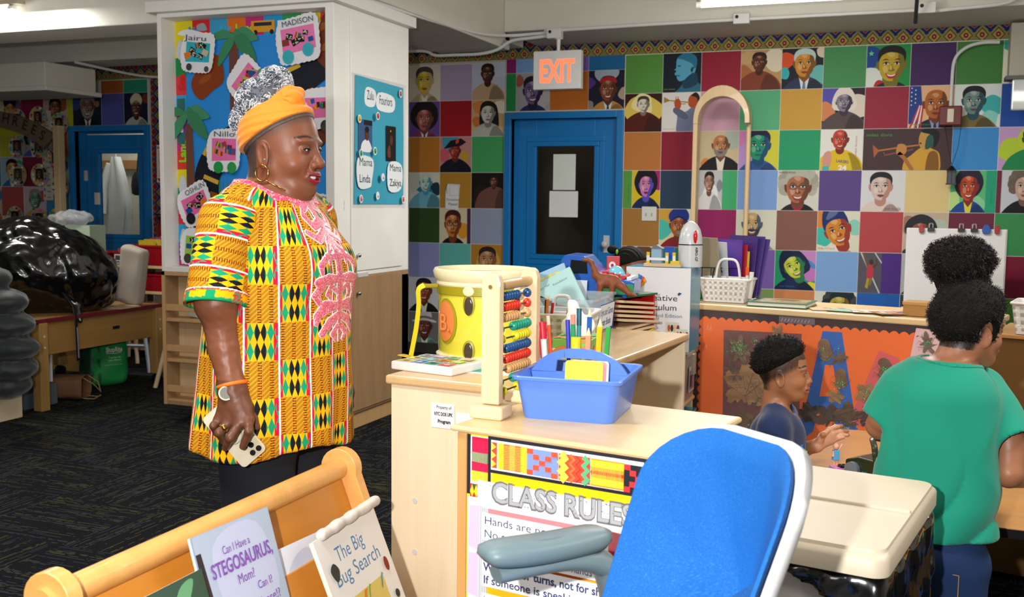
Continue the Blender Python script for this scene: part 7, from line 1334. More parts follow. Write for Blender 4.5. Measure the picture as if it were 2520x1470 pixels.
for k, (x, y, z, c_, lb) in enumerate(((-.04, 3.34, .53, '#c9141c', 'red toy brick behind the truck'), (-.01, 3.35, .549, '#d01820', 'upper red toy brick behind the truck'), (-.03, 3.42, .53, '#1f5fc9', 'blue toy brick behind the red ones'))):
    q = thing('toy_brick', lb, 'toy', (x, y, z), .2, 'toy bricks on the children table'); g = G().box(-.024, .024, -.012, .012, 0, .017); [g.cyl((a, b, .017), (a, b, .021), .0045, n=10) for a in (-.016, 0, .016) for b in (-.006, .006)]; g.build('brick_body', M('brick'+c_, c_, .3), q, 0)
q = thing('toy_board', 'pink, black and turquoise building plate under the small figure', 'toy', (-.155, 3.25, .53), .5); g = G().box(-.045, .06, -.025, .025, 0, .008); g.build('turquoise_plate', M('turq', '#3fb8d8', .35), q, 0); G().box(-.04, .055, -.015, .028, .008, .014).build('pink_plate', M('pinkp', '#e08ad0', .35), q, 0); g = G().box(-.02, .05, -.01, .02, .014, .019); [g.cyl((-.015+.012*a, -.004+.012*b, .019), (-.015+.012*a, -.004+.012*b, .022), .0035, n=8) for a in range(6) for b in range(2)]; g.build('black_plate', BLK, q, 0)
q = thing('toy_figure', 'tiny toy figure in a light blue dress with raised arms on the children table', 'toy', (-.185, 3.25, .545), .6); PK = M('fig_skin', '#e8a88a', .4)
G().prism([(-.011, .018), (.011, .018), (.009, .05), (-.009, .05)], -.007, .007, 'xz').build('dress', M('fig_dress', '#5fa8dc', .4), q, 0, .002); G().cyl((-.005, 0, 0), (-.005, 0, .02), .0035, n=8).cyl((.005, 0, 0), (.005, 0, .02), .0035, n=8).build('legs', PK, q); G().ell((0, 0, .060), (.0095, .0095, .010), 12, 8).build('head', PK, q, 60); G().cyl((.008, 0, .046), (.02, -.002, .068), .0035, n=8).cyl((-.008, 0, .046), (-.012, -.004, .03), .0035, n=8).build('arms', PK, q)
# ================================================================ office chair
ch = thing('office_chair', 'office chair with a blue mesh back, white shell and grey arm rests', 'chair', (-.30, 1.34, 0), math.atan2(-.644, .765))
MB = M('blue_mesh', '#0755b4', .85); nt = NT(MB); x, y, z = nt.pos(); n1 = nt.noise(nt.vec(x*1500, y*100, z*700), 1, 1); n2 = nt.noise(nt.vec(x, y, z), 7, 2)
nt.put(nt.mix(((n1.gt(.60))*(n2.m('MULTIPLY_ADD', 1.2, -.1))).m('MINIMUM', .6), '#00549f', '#2b7dc6'), bsdf(MB).inputs['Base Color']); bp = nt.node('ShaderNodeBump'); bp.inputs['Strength'].default_value = .12; bp.inputs['Distance'].default_value = .0006; nt.put(n1, bp.inputs['Height']); nt.put(bp.outputs[0], bsdf(MB).inputs['Normal'])
def back_pts(hw, z0, z1, r, n=8): return rrect(-hw, hw, z0, z1, r, n)
def sheet(hw0, hw1, z0, z1, r, t0, t1, name, mat):
    # chair-local: x across, -y front; leans back with height
    rings_ = []; out = rrect(-1, 1, z0, z1, r, 8)
    def P_(u, z, t, k): w = hw0+(hw1-hw0)*(z-z0)/(z1-z0); return (u*w*k+.030, (z-.5)*.38-.055+.06*(u*k)**2*-1+t, z0+(z-z0)*1 if k == 1 else (z0+z1)/2+(z-(z0+z1)/2)*k)
    o1 = [(math.copysign(1, a)*(1-(1-abs(a))/1) if False else a, b) for a, b in [(max(-1, min(1, q[0])), q[1]) for q in rrect(-1, 1, z0, z1, r, 8)]]
    # square corners in u become round by scaling r by width
    W_ = (hw0+hw1)/2; o1 = [(a, b) for a, b in rrect(-W_, W_, z0, z1, r, 8)]; o1 = [(a/W_, b) for a, b in o1]
    vs = [[P_(a, b, t, k) for a, b in o1] for t, k in ((t1, .02), (t1, .5), (t1, .85), (t1, .97), ((t0+t1)/2, 1), (t0, .97), (t0, .85), (t0, .5), (t0, .02))]
    return G().rings(vs).build(name, mat, ch, 60)
sheet(.120, .150, .50, 1.022, .085, -.014, .002, 'mesh_back', MB); sheet(.122, .152, .497, 1.024, .086, .002, .032, 'white_shell', M('shell_white', '#d8d7d8', .35))
GA = M('arm_grey', '#66797f', .45)
def arm(sx):
    X0 = sx*.222
    g = G(); sh = [(0, -.135), (.030, -.13), (.042, -.09), (.044, -.02), (.040, .07), (.034, .11), (.018, .128), (0, .132), (-.018, .128), (-.034, .11), (-.040, .07), (-.044, -.02), (-.042, -.09), (-.030, -.13)]; sm = spline(sh, 4, True)
    rs = [[(X0+a*k*.86, -.04+b*k2*.84, z-.004+.004*(b/.13)**2) for a, b in sm] for z, k, k2 in ((.802, .5, .6), (.806, .86, .92), (.817, 1, 1), (.828, .97, .985), (.834, .8, .86), (.835, .3, .4))]; g.rings(rs); g.build('arm_pad', GA, ch, 60)
    st = spline([(X0, -.13, .787), (X0, -.02, .793), (X0, .045, .78), (X0-sx*.004, .075, .74), (X0-sx*.02, .105, .55), (X0-sx*.08, .09, .42), (X0-sx*.16, .0, .40)], 5); r_ = [.02+.012*min(1, i/8) for i in range(len(st))]; G().tube(st, r_, 12, flat=.65).build('arm_post', GA, ch, 60)
arm(-1); arm(1)
G().prism(rrect(-.23, .23, -.36, .04, .08), .40, .47, 'xy').build('seat', MB, ch, 50, .01); G().cyl((0, -.14, .08), (0, -.14, .40), .028).build('gas_column', GREYM, ch, 50)
for k in range(5):
    a = 2*PI*k/5+.3; G().tube([(0, -.14, .11), (.13*math.cos(a), -.14+.13*math.sin(a), .10), (.26*math.cos(a), -.14+.26*math.sin(a), .07)], [.03, .02, .016], 8).build('base_leg', M('shell_white'), ch, 60); G().cyl((.26*math.cos(a)-.015, -.14+.26*math.sin(a), .03), (.26*math.cos(a)+.015, -.14+.26*math.sin(a), .03), .03).build('caster', BLK, ch, 50)
# ================================================================ bin with lid
rb = thing('rubbish_bin', 'tall rectangular bin with a beige peaked lid beside the blue chair', 'bin', (-.115, 2.05, 0), -.168); BG = M('lid_beige', '#cfc0a8', .45)
g = G(); lo = rrect(-.165, .15, -.27, .27, .03); g.rings([[(x*s_, y*s_, z) for x, y in lo] for z, s_ in ((.725, 1.0), (.752, 1.0), (.758, .985), (.762, .96))], cap=True)
g.rings([[(x*s_, y*s_, z) for x, y in lo] for z, s_ in ((.760, .955), (.768, .94), (.7685, .5))]); g.build('lid', BG, rb, 40)
G().box(-.14, .14, -.006, .006, .764, .774).build('lid_ridge', BG, rb, 0, .004)
G().rings([[(x*s_, y*s_, z) for x, y in rrect(-.15, .135, -.25, .25, .03)] for z, s_ in ((0, .8), (.725, .97))]).build('bin_body', M('bin_white', '#dad4cc', .4), rb, 40)
def f_(P): 
    c_ = .725-.16*np.clip(.5+P[:, 0]*2.6+.4*np.sin(P[:, 1]*9), 0, 1)-.02*wav(P, 30, 2)
    d = s_box(P, (-.0, 0, .62), (.152, .262, .11), .03)-.006*wav(P, 38, 1)-.004*wav(P, 80, 4); return np.maximum(d, (c_-P[:, 2])*.7)
org('bag_liner', f_, (-.2, -.3, .46), (.2, .3, .76), .0075, BAG, rb)
# ================================================================ book display rack, front left
bk = thing('book_rack', 'honey-coloured wooden book display rack in the left foreground', 'rack', (-1.2, 1.15, 0))
def face(z): return .04+.39*(.74-z)
for y0, y1 in ((.012, .042), (.87, .90)):
    out = [(face(0)+.0, 0), (.035+.39*.05, .69), (.045, .715)]+[(.046*math.cos(t), .726+.046*math.sin(t)) for t in np.linspace(0, PI, 12)]+[(-.046, .70), (-.05, 0)]
    G().prism(out, y0, y1, 'xz').build('side_panel', MAPLE, bk, 40, .007)
G().cyl((0, 0, .726), (0, .87, .726), .024, n=24).build('top_bar', MAPLE, bk, 60)
PN = wood('rack_panel', '#c8822c', '#b97422', 1, .35)
def panel(z0, z1, off): G().prism([(face(z0)+off, z0), (face(z1)+off, z1), (face(z1)+off-.008, z1), (face(z0)+off-.008, z0)], 0, .87, 'xz').build('panel', PN, bk, 0, .001)
panel(.42, .715, -.045); panel(.33, .606, .0); panel(.20, .486, .012); panel(.05, .35, .03); G().box(-.04, .3, 0, .87, .03, .045).build('bottom_board', PN, bk, 0)
def rbook(label, y, z, x, w, h, cover, art, tilt=.37, lean=0, th=.008):
    "cover faces +x (towards the room), leaning back on the rack"
    b = thing('picture_book', label, 'book', (x, y, z), 0, 'books in the display rack'); b.rotation_euler = (-tilt, lean, PI/2); 
    G().box(-w/2, w/2, .001, th, 0, h).build('pages', M('pages'), b, 0, .001); G().box(-w/2-.002, w/2+.002, -.001, .001, -.001, h+.001).build('cover', M('cover'+cover, cover, .3, coat=.2), b, 0)
    fl = Flat(); fl.b = (-w/2, w/2, 0, h); fl.at(-w/2, 0, w, h); art(fl); fl.b = None; fl.at(0, 0, 1); fl.build('cover_art', b, GLOSS, T=facing((0, -.0015, 0), (1, 0, 0), (0, 0, 1))); return b
def art_steg(fl):
    fl.rect(0, 1, 0, 1, '#a9b6c9'); fl.blob([(.3, .4), (.2, .9), (.8, .95), (.9, .5)], '#b9bfd8'); fl.poly([(0, 0), (0, .9), (.06, .9), (.1, .45), (.16, 0)], '#2a2530'); fl.blob([(.02, -.1), (.05, .35), (.3, .42), (.6, .3), (.9, .2), (.95, -.1)], '#5a3a38')
    for x, y, s_ in ((.28, .42, .12), (.42, .36, .12), (.56, .30, .12), (.69, .24, .1)): fl.poly([(x-s_*.7, y-.16), (x, y+s_), (x+s_*.7, y-.16)], '#33242c'); fl.poly([(x, y+s_), (x+s_*.7, y-.16), (x+s_*.2, y-.1)], '#6a3f48')
    fl.poly([(1, .3), (.86, .1), (1, 0)], '#3f86a8'); V = '#7f4fa8'
    fl.text('Can I Have a', .30, .84, .05, V, w=.36); fl.text('STEGOSAURUS,', .12, .73, .085, V, w=.80, bold=.02); fl.text('Mom?', .40, .64, .06, V, w=.22); fl.text('Can I?', .62, .56, .05, V, w=.2); fl.text('Please!?', .56, .46, .055, V, w=.32)
def art_bug(fl):
    fl.rect(0, 1, 0, 1, '#e6e2dc'); fl.text('The Big', .22, .80, .10, '#5a86b0', w=.46); fl.text('Bug Search', .10, .66, .10, '#5a86b0', w=.75); fl.rect(.22, .78, -.1, .55, '#d9c06a'); rr = random.Random(11)
    for _ in range(26): x, y, r_ = rr.uniform(.25, .75), rr.uniform(0, .52), rr.uniform(.02, .06); fl.blob([(x+r_*math.cos(q), y+r_*math.sin(q*1.4)) for q in (0, 1.3, 2.6, 3.9, 5.1)], rr.choice(['#e08a1f', '#3f7a3a', '#b8322a', '#6fae5a', '#e8c84a', '#4a8a9a']), 3)
    fl.ell(.87, .60, .035, .05, '#8a2f24'); fl.ell(.88, .38, .035, .03, '#3a3a34'); fl.line([(.08, .42), (.16, .32)], .015, '#a8402a'); fl.blob([(.05, .78), (.12, .82), (.17, .76), (.1, .7)], '#3a3a3a')
def art_green(fl): fl.rect(0, 1, 0, 1, '#2a4a38'); [fl.blob([(x, y), (x+.15, y+.2), (x+.3, y+.22), (x+.15, y+.05)], c_) for x, y, c_ in ((.1, .6, '#4f8a5a'), (.4, .55, '#3f7a4a'), (.6, .75, '#5f9a6a'), (.0, .3, '#35684a'))]; fl.text('EAST?', .35, .62, .12, '#dfe6dc', w=.6, bold=.04)
def art_white(fl): fl.rect(0, 1, 0, 1, '#dcdfe8'); fl.blob([(.2, .3), (.4, .8), (.8, .9), (.7, .4)], '#c2c9dc'); [fl.text(s_, .08, .80-k*.09, .04, '#b0b6c6') for k, s_ in enumerate(('The grey', 'reading', 'The fog', 'word'))]; fl.ell(.95, .75, .06, .08, '#d86a5a')
rbook('picture book with purple STEGOSAURUS lettering in the display rack', 1.522, .46, -1.045, .225, .305, '#9fb0c6', art_steg, .30, .03)
rbook('white worn picture book titled The Big Bug Search at the rack right end', 1.85, .375, -.965, .235, .315, '#e6e2dc', art_bug, .36, -.06, .012); rbook('dark green picture book low at the left of the display rack', 1.28, .42, -1.02, .26, .30, '#2a4a38', art_green, .30, 0); rbook('pale white open book between the other two in the rack', 1.70, .44, -1.055, .21, .225, '#dcdfe8', art_white, .34, .05)
o = org('torn_spine', lambda P: s_cap(P, (0, -.105, 0), (0, .115, .012), .012)-.0025*wav(P, 90, 1), (-.03, -.14, -.03), (.03, .15, .04), .004, M('pagesw', '#ddd6cc', .7)); o.location = (-1.075, 1.85, .668); props(o, 'rolled torn white cover strip on top of the bug book', 'paper')
# ================================================================ people
def PX(x, y, D): d = R @ np.array([(x-1260)/F, (y-735)/F, 1.])*D; return np.array([d[0], d[1], d[2]+CAMZ])
def head_sdf(P, kid=False, smile=.6, double=False):
    k = 1.0 if not kid else 0.0
    d = s_ell(P, (-.012, 0, .030), (.096, .076, .092)); d = smin(d, s_ell(P, (.024, 0, -.028), (.062, .060+.004*k, .080)), .03)
    d = smin(d, s_ell(P, (.056, 0, -.094 if k else -.086), (.028, .030, .020)), .030); A = np.abs(P[:, 1]); Q = np.stack([P[:, 0], A, P[:, 2]], 1)
    d = smin(d, s_cap(Q, (.0, .052, -.05), (.045, .030, -.088), .020, .018), .03)
    d = smin(d, s_ell(Q, (.052, .036, -.034-.004*smile), (.026, .023+.004*k, .022)), .022); d = smin(d, s_ell(Q, (.070, .028, .020), (.016, .026, .009)), .012)
    d = smax(d, -s_ell(Q, (.094, .032, .000), (.018, .019, .011)), .010)
    d = smin(d, s_ell(Q, (.0725, .031, .001), (.0135, .0165, .0125)), .003); d = smax(d, -s_box(Q, (.088, .031, -.0005), (.008, .0135, .0026-.0011*smile), .0014), .0025)
    nz = .0 if k else .004
    d = smin(d, s_cap(P, (.080, 0, .008), (.098-nz, 0, -.026), .0075, .011), .010); d = smin(d, s_ell(P, (.100-nz, 0, -.032), (.0130, .0135, .0110)), .007); d = smin(d, s_ell(Q, (.091-nz, .0165, -.036), (.012, .0095, .0090)), .005)
    d = smax(d, -s_ell(Q, (.102-nz, .008, -.0445), (.007, .0045, .005)), .002)
    d = smin(d, s_ell(Q, (.079, .008, -.060), (.016, .028, .014)), .012)                                    # muzzle
    zc = -.0655+.30*smile*A*(A/.03); up = s_ell(np.stack([P[:, 0]+2.6*A*A*5, P[:, 1], P[:, 2]-zc-.005], 1), (.0925, 0, 0), (.0095, .031, .0050)); lo_ = s_ell(np.stack([P[:, 0]+2.6*A*A*5, P[:, 1], P[:, 2]-zc+.0085], 1), (.0905, 0, 0), (.0095, .027, .0062))
    d = smin(d, up, .003); d = smin(d, lo_, .003); mo = s_ell(np.stack([P[:, 0]+2.2*A*A*5, P[:, 1], P[:, 2]-zc+.001], 1), (.094, 0, 0), (.012, .0290, .0012+.0046*smile)); d = smax(d, -mo, .0012)
    d = smax(d, -s_cap(Q, (.088, .020, -.030), (.082, .036, -.062), .0022), .006)
    Rm = rotm(0, -.15, .35)                                                                       # ears
    E = np.stack([P[:, 0]+.010, A-.0775, P[:, 2]+.020], 1) @ Rm
    e = s_ell(E, (0, 0, 0), (.020, .0075, .033)); e = smin(e, s_ell(E, (-.002, 0, .010), (.021, .0075, .020)), .004); e = smax(e, -s_ell(E, (.002, .008, .002), (.013, .008, .023)), .003); e = smin(e, s_cap(E, (.006, .001, .008), (.004, .002, -.012), .0028), .003)
    d = smin(d, e, .004)
    if double: d = smin(d, s_ell(P, (.030, 0, -.098), (.045, .042, .022)), .03)
    return d, up, lo_
class Head:
    def __init__(s, base, pos, yaw, pitch=0, sc=1.0, kid=False, smile=.6, double=False, roll=0):
        s.pos = np.array(pos, float); s.Rm = rotm(0, 0, yaw) @ rotm(0, pitch, 0) @ rotm(roll, 0, 0); s.sc = sc; s.kw = dict(kid=kid, smile=smile, double=double)
        s.T = Matrix.Translation(Vector(s.pos)) @ Matrix(s.Rm.tolist()).to_4x4() @ Matrix.Scale(sc, 4)
    def loc(s, P): return ((P-s.pos.astype(np.float32)) @ s.Rm.astype(np.float32))/s.sc
    def sdf(s, P): return head_sdf(s.loc(P), **s.kw)[0]*s.sc
    def colour(s, v, base, lip, hairc=None, fade=None, brow='#20140f'):
        Q = s.loc(v.astype(np.float32)); _, up, lo_ = head_sdf(Q, **s.kw); c = np.tile(np.array(hexf(base)), (len(v), 1)); inh = (np.abs(Q[:, 0]) < .16) & (np.abs(Q[:, 2]) < .16)
        def blend(m, col): nonlocal c; m = np.clip(m, 0, 1)[:, None]; c = c*(1-m)+np.array(hexf(col))*m
        n = wav(Q, 60, 1)*.5+.5; blend(n*.10*inh, '#3a1f14'); blend(np.clip(1-np.abs(Q[:, 0]-.07)/.03, 0, 1)*np.clip(1-np.hypot(np.abs(Q[:, 1])-.038, Q[:, 2]+.03)/.03, 0, 1)*.35*inh, mixc(base, '#d0704a', .6))
        A = np.abs(Q[:, 1]); f = (Q[:, 0] > .05)
        lp = np.minimum(up, lo_); blend((1-(lp-.0002)/.0014)*(Q[:, 0] > .07)*inh, lip)
        bz = .0265+.005*np.sin((A-.012)/.034*PI*.8); blend((1-np.abs(Q[:, 2]-bz)/.0036)*1.5*(Q[:, 0] > .03)*(A > .010)*(A < .056)*inh, brow)
        blend((1-np.hypot((A-.031)/.019, (Q[:, 2]-.003)/.013))*1.3*f*inh, mixc(base, '#2c1b16', .45)); blend((1-np.hypot((A-.031)/.017, (Q[:, 2]-.0005)/.0045))*3*f*inh, '#15100e')
        if fade: m = fade(Q)*inh*(.82+.25*wav(Q, 900, 2)); blend(m, hairc or '#120d0b')
        return c
    def eyes(s, parent, sclera='#d9d2c8', gaze=(0, 0)):
        for sy in (-1, 1):
            g = G(); c = Vector((.0712, sy*.031, 0)); r = .0124; d = Vector((math.cos(gaze[0])*math.cos(gaze[1]), math.sin(gaze[0])*math.cos(gaze[1]), math.sin(gaze[1])))
            g.col = sclera; g.ell(tuple(c), r, 16, 12); g.col = '#2a170e'; g.ell(tuple(c+d*r*.62), (r*.42, r*.50, r*.50), 14, 8); g.col = '#050404'; g.ell(tuple(c+d*r*.84), (r*.22, r*.25, r*.25), 10, 6)
            o = g.build('eye', M('eye_gloss', '#ffffff', .08, attr=True, coat=1), parent, 60); o.data.transform(s.T)
def limbs(P, chains, k=.012):
    d = None
    for pts, rs in chains:
        for i in range(len(pts)-1):
            q = s_cap(P, pts[i], pts[i+1], rs[i], rs[i+1]); d = q if d is None else smin(d, q, k if i == 0 else min(k, .006))
    return d
def kente_mat():
    m = M('kente_cloth', '#e8a81c', .78, spec=.2); nt = NT(m); u, v = nt.uv(); u = u/.0735; col = u.fl(); x = u.fr(); v2 = v/.088+col*.5*1.0; rowi = v2.fl(); y = v2.fr()
    par = (rowi+0).mod(1.0); half = ((v/.088)+col).fl().mod(2); y = (v/.088).fr()
    q = (x-.5).ab()*2; p = (y-.5).ab()*2*1.0
    a = (q*2.6+p*1.0+.5).fl(); b = (q*2.6-p*1.0+8.5).fl(); chk = (a+b).mod(2)
    YE = '#f2b40c'; A = nt.mix(chk, YE, '#159a6c'); A = nt.mix(q.lt(.30)*chk, A, '#16161a'); A = nt.mix(q.gt(.74)*chk.m('SUBTRACT', 1).ab(), A, '#d4143c'); A = nt.mix(q.gt(.86)*p.gt(.3), A, '#d4143c')
    fx = (x*26).fl(); fy = (y*30).fl(); c2 = (fx+fy).mod(2); c3 = (fx+fy*3).mod(4)
    B = nt.mix(c2, '#e8a010', '#9a8a1c'); B = nt.mix(c3.lt(.5), B, '#d8561c'); band = ((x*3.0-.25).fr().lt(.36)); dots = (fy.mod(2).lt(.5))*((x*26).fr().lt(.75)); B = nt.mix(band*dots, B, '#3a1a0c'); B = nt.mix(band*c2*fy.mod(2).gt(.5), B, '#e89010')
    C_ = nt.mix(half, A, B); C_ = nt.mix((x.lt(.055)), C_, '#f3eef0'); nt.put(C_, bsdf(m).inputs['Base Color'])
    n = nt.node('ShaderNodeTexCoord'); nn = nt.noise(n.outputs['Object'], 14, 3); bp = nt.node('ShaderNodeBump'); bp.inputs['Strength'].default_value = .5; bp.inputs['Distance'].default_value = .012; nt.put(nn, bp.inputs['Height']); nt.put(bp.outputs[0], bsdf(m).inputs['Normal']); return m
KENTE = kente_mat()
# ---------------------------------------------------------------- the woman
wm = thing('person', 'smiling woman in a kente tunic and orange head wrap holding a phone', 'person', (-1.46, 2.17, 0))
H = Head(wm, (.022, 0, 1.462), math.radians(4), .06, 1.0, False, .85, True)
def tabl(z, T): T = np.array(T); return [np.interp(z, T[:, 0], T[:, i]) for i in range(1, T.shape[1])]
TOR = [(.66, .235, .186, -.012), (.80, .226, .180, -.008), (.95, .214, .172, 0), (1.05, .206, .168, .008), (1.15, .196, .160, .014), (1.22, .188, .148, .012), (1.28, .178, .122, .004), (1.33, .158, .096, -.008), (1.365, .120, .078, -.016), (1.40, .085, .066, -.018), (1.44, .06, .05, -.018)]
def torso(P, off=0):
    a, b, c = tabl(P[:, 2], TOR); a = a+off; b = b+off; x = P[:, 0]-c; k = np.sqrt((x/b)**2+(P[:, 1]/a)**2)+1e-6; d = (k-1)*np.minimum(a, b)
    for s in (-1, 1): d = smin(d, s_ell(P, (.090, s*.070, 1.175), (.072+off, .078+off, .068)), .05)
    return d
def tunic_raw(P):
    ang = np.arctan2(P[:, 1], P[:, 0]); w = np.clip((1.12-P[:, 2])/.4, 0, 1); d = torso(P)+.007*w*np.sin(ang*7+P[:, 2]*2)+.004*w*np.sin(ang*13+1)+.0035*wav(P, 16, 2)
    for s in (-1, 1): d = smin(d, s_cap(P, (-.012, s*.135, 1.318), (-.014, s*.188, 1.255), .052, .058), .04)
    return d
NK = lambda P: s_ell(P, (.012, 0, 1.432), (.125, .122, .118))
def tunic(P): d = np.maximum(tunic_raw(P), .738-P[:, 2]-.012*np.sin(np.arctan2(P[:, 1], P[:, 0])*3)); return np.maximum(np.maximum(d, P[:, 2]-1.42), -NK(P))
def tuv(v): a = np.arctan2(v[:, 1], v[:, 0]+.01); return np.stack([a*.19+.030, v[:, 2]], 1)
o = org('tunic', tunic, (-.24, -.30, .68), (.24, .30, 1.44), .0075, KENTE, wm, uvfn=tuv)
arm_ax = {s: (np.array((-.014, s*.170, 1.285)), np.array((-.014, s*.228, 1.095))) for s in (-1, 1)}
def sleeve(s, P, r0=.066, r1=.071):
    a, b = arm_ax[s]; ax = (b-a)/np.linalg.norm(b-a); d = smin(s_cap(P, a, b+ax*.03, r0, r1), s_cap(P, (-.012, s*.12, 1.315), a, .05, .06), .03)+.004*wav(P, 24, 1)
    cut = (P-b.astype(np.float32)) @ ax.astype(np.float32)+.10*(P[:, 0]); return np.maximum(d, cut), cut
for s in (-1, 1):
    a, b = arm_ax[s]; ax = (b-a)/np.linalg.norm(b-a); e1 = np.array((1., 0, 0)); e2 = np.cross(ax, e1)
    org('sleeve', lambda P: np.maximum(sleeve(s, P)[0], -np.maximum(sleeve(s, P, .058, .064)[0], -(sleeve(s, P)[1]+.05))), (-.13, min(s*.08, s*.33), 1.02), (.11, max(s*.08, s*.33), 1.40), .006, KENTE, wm, uvfn=lambda v: np.stack([(v-a) @ ax+.03, np.arctan2((v-a) @ e2, (v-a) @ e1)*.07], 1))
    def cc(v): q = np.arctan2((v-a) @ e2, (v-a) @ e1); t_ = (v-b) @ ax+.10*v[:, 0]; c = np.tile(np.array(hexf('#14955f')), (len(v), 1)); c[t_ < -.008] = hexf('#f0b010'); c[(t_ < -.008) & (np.sin(q*7) > .5)] = hexf('#14955f'); c[t_ < -.024] = hexf('#c9142f'); c[t_ < -.028] = hexf('#f2ecec'); c[(t_ > -.02) & (np.sin(q*3+1) > .8) & (np.sin(q*40)*np.sin(t_*700) > 0)] = hexf('#c9142f'); return c
    org('cuff', lambda P: np.maximum(np.maximum(sleeve(s, P, .068, .073)[0]*.999, -(sleeve(s, P)[1]+.032)), -s_cap(P, a, b+ax*.05, .060, .064)), (-.13, min(s*.12, s*.33), 1.02), (.11, max(s*.12, s*.33), 1.16), .0035, CLOTHP, wm, cc)
# embroidery: collar band and front scrolls
def pinkc(v): r_ = np.random.default_rng(3).random(len(v)); pal = np.array([hexf(c) for c in ('#d8486c', '#e06c86', '#c93a5c', '#f0a8b4', '#e2583c', '#f6e4e6')]); return pal[np.digitize(r_, [.3, .5, .7, .85, .94])]
EMB = M('sequin_embroidery', '#ffffff', .4, attr=True, coat=.3)
org('collar_embroidery', lambda P: np.maximum(tunic(P)-.0028, NK(P)-.017-.006*np.sin(np.arctan2(P[:, 1], P[:, 0])*11)), (-.13, -.15, 1.28), (.14, .15, 1.43), .0032, EMB, wm, pinkc, smooth_it=0)
org('collar_piping', lambda P: np.abs(np.maximum(np.abs(tunic_raw(P)), np.abs(NK(P)-.0005)))-.0022, (-.13, -.15, 1.28), (.14, .15, 1.43), .0026, M('white_piping', '#efe4e6', .6), wm)
ST_ = [([(0, 1.34), (.0, 1.25), (.002, 1.12), (0, 1.0)], [.020, .013, .015, .006])]
for s in (-1, 1):
    for pts, rs in (([(.01, 1.335), (.055, 1.315), (.080, 1.345)], [.014, .010, .006]), ([(.01, 1.285), (.045, 1.275), (.07, 1.30), (.062, 1.318)], [.013, .012, .010, .006]), ([(.012, 1.262), (.05, 1.245), (.082, 1.262)], [.012, .012, .008]), ([(.01, 1.24), (.032, 1.215), (.036, 1.190)], [.012, .009, .008]), ([(.008, 1.205), (.045, 1.205), (.068, 1.185), (.066, 1.165)], [.012, .010, .011, .007]),
        ([(.012, 1.15), (.045, 1.150), (.075, 1.145)], [.012, .016, .013]), ([(.065, 1.135), (.080, 1.115), (.068, 1.095)], [.013, .012, .009]), ([(.010, 1.12), (.035, 1.135), (.046, 1.115), (.034, 1.102)], [.009, .008, .008, .005]), ([(.010, 1.085), (.050, 1.085), (.075, 1.065), (.078, 1.048)], [.012, .018, .012, .008]), ([(.010, 1.06), (.038, 1.048), (.062, 1.022)], [.012, .014, .011]), ([(.01, 1.035), (.028, 1.018), (.016, 1.002)], [.009, .010, .006])):
        ST_.append(([(s*a, z) for a, z in pts], rs))
na, nz_ = 170, 290; AA, ZZ = np.meshgrid(np.linspace(-.105, .105, na), np.linspace(.985, 1.352, nz_), indexing='ij'); dd = np.full(AA.shape, 9.)
for pts, rs in ST_:
    for i in range(len(pts)-1):
        p, q = np.array(pts[i]), np.array(pts[i+1]); ba = q-p; t_ = np.clip(((AA-p[0])*ba[0]+(ZZ-p[1])*ba[1])/(ba@ba), 0, 1); dd = np.minimum(dd, np.hypot(AA-p[0]-t_*ba[0], ZZ-p[1]-t_*ba[1])-(rs[i]+(rs[i+1]-rs[i])*t_))
th = AA/.165; lo_r = np.full(AA.shape, .02); hi_r = np.full(AA.shape, .30)
for _ in range(13):
    mid = (lo_r+hi_r)/2; Pm = np.stack([mid*np.cos(th), mid*np.sin(th), ZZ], -1).reshape(-1, 3).astype(np.float32); q = tunic_raw(Pm).reshape(AA.shape); lo_r = np.where(q < 0, mid, lo_r); hi_r = np.where(q < 0, hi_r, mid)
rr_ = lo_r+.0015+np.clip(-dd*.35, 0, .0022); Vx = np.stack([rr_*np.cos(th), rr_*np.sin(th), ZZ], -1).reshape(-1, 3); ok = (dd < 0) & (NK(np.stack([lo_r*np.cos(th), lo_r*np.sin(th), ZZ], -1).reshape(-1, 3).astype(np.float32)).reshape(AA.shape) > 0)
I, J = np.nonzero(ok[:-1, :-1] & ok[1:, 1:] & ok[1:, :-1] & ok[:-1, 1:]); ix = lambda i, j: i*nz_+j
Fq = np.stack([ix(I, J), ix(I+1, J), ix(I+1, J+1), ix(I, J+1)], 1)
def ec(v): c = pinkc(v); c[(dd.ravel() > -.0026)] = hexf('#f2e2e6'); c[(np.abs(AA.ravel()) < .0011)] = hexf('#b84a60'); return c
org_link('front_embroidery', [(Vx, Fq)], EMB, wm, ec, smooth_it=0).modifiers.new('t', 'SOLIDIFY').thickness = .002
# body: head, neck, chest in one skin; arms and hand joined to it
SKW = '#7f4e36'
def bodyW(P):
    d = H.sdf(P); n = limbs(P, [([(-.022, 0, 1.29), (-.004, 0, 1.42)], [.070, .060])]); n = smin(n, s_cap(P, (.040, 0, 1.372), (.0, 0, 1.33), .036, .06), .03); d = smin(d, n, .022)
    t_ = np.maximum(np.maximum(torso(P, -.012), 1.15-P[:, 2]), P[:, 2]-1.37); for_ = smin(d, t_, .03)
    q = np.abs(P[:, 1]); return smax(for_, -s_cap(np.stack([P[:, 0], q, P[:, 2]], 1), (.072, .012, 1.30), (.035, .034, 1.36), .003), .012)
def cW(v): return H.colour(v, SKW, '#8e1230', '#3b3434', lambda Q: np.clip(((-.55*Q[:, 0]+.835*Q[:, 2])-.010)/.024, 0, 1)*.8*(Q[:, 2] > -.02)+np.clip((-.030-Q[:, 0])/.01, 0, 1)*(Q[:, 2] > -.075), brow='#33201a')
hv = volume(bodyW, (-.24, -.22, 1.10), (.18, .22, 1.62), .0026)
tW = lambda x, y, D: PX(x, y, D)-np.array((-1.46, 2.17, 0))
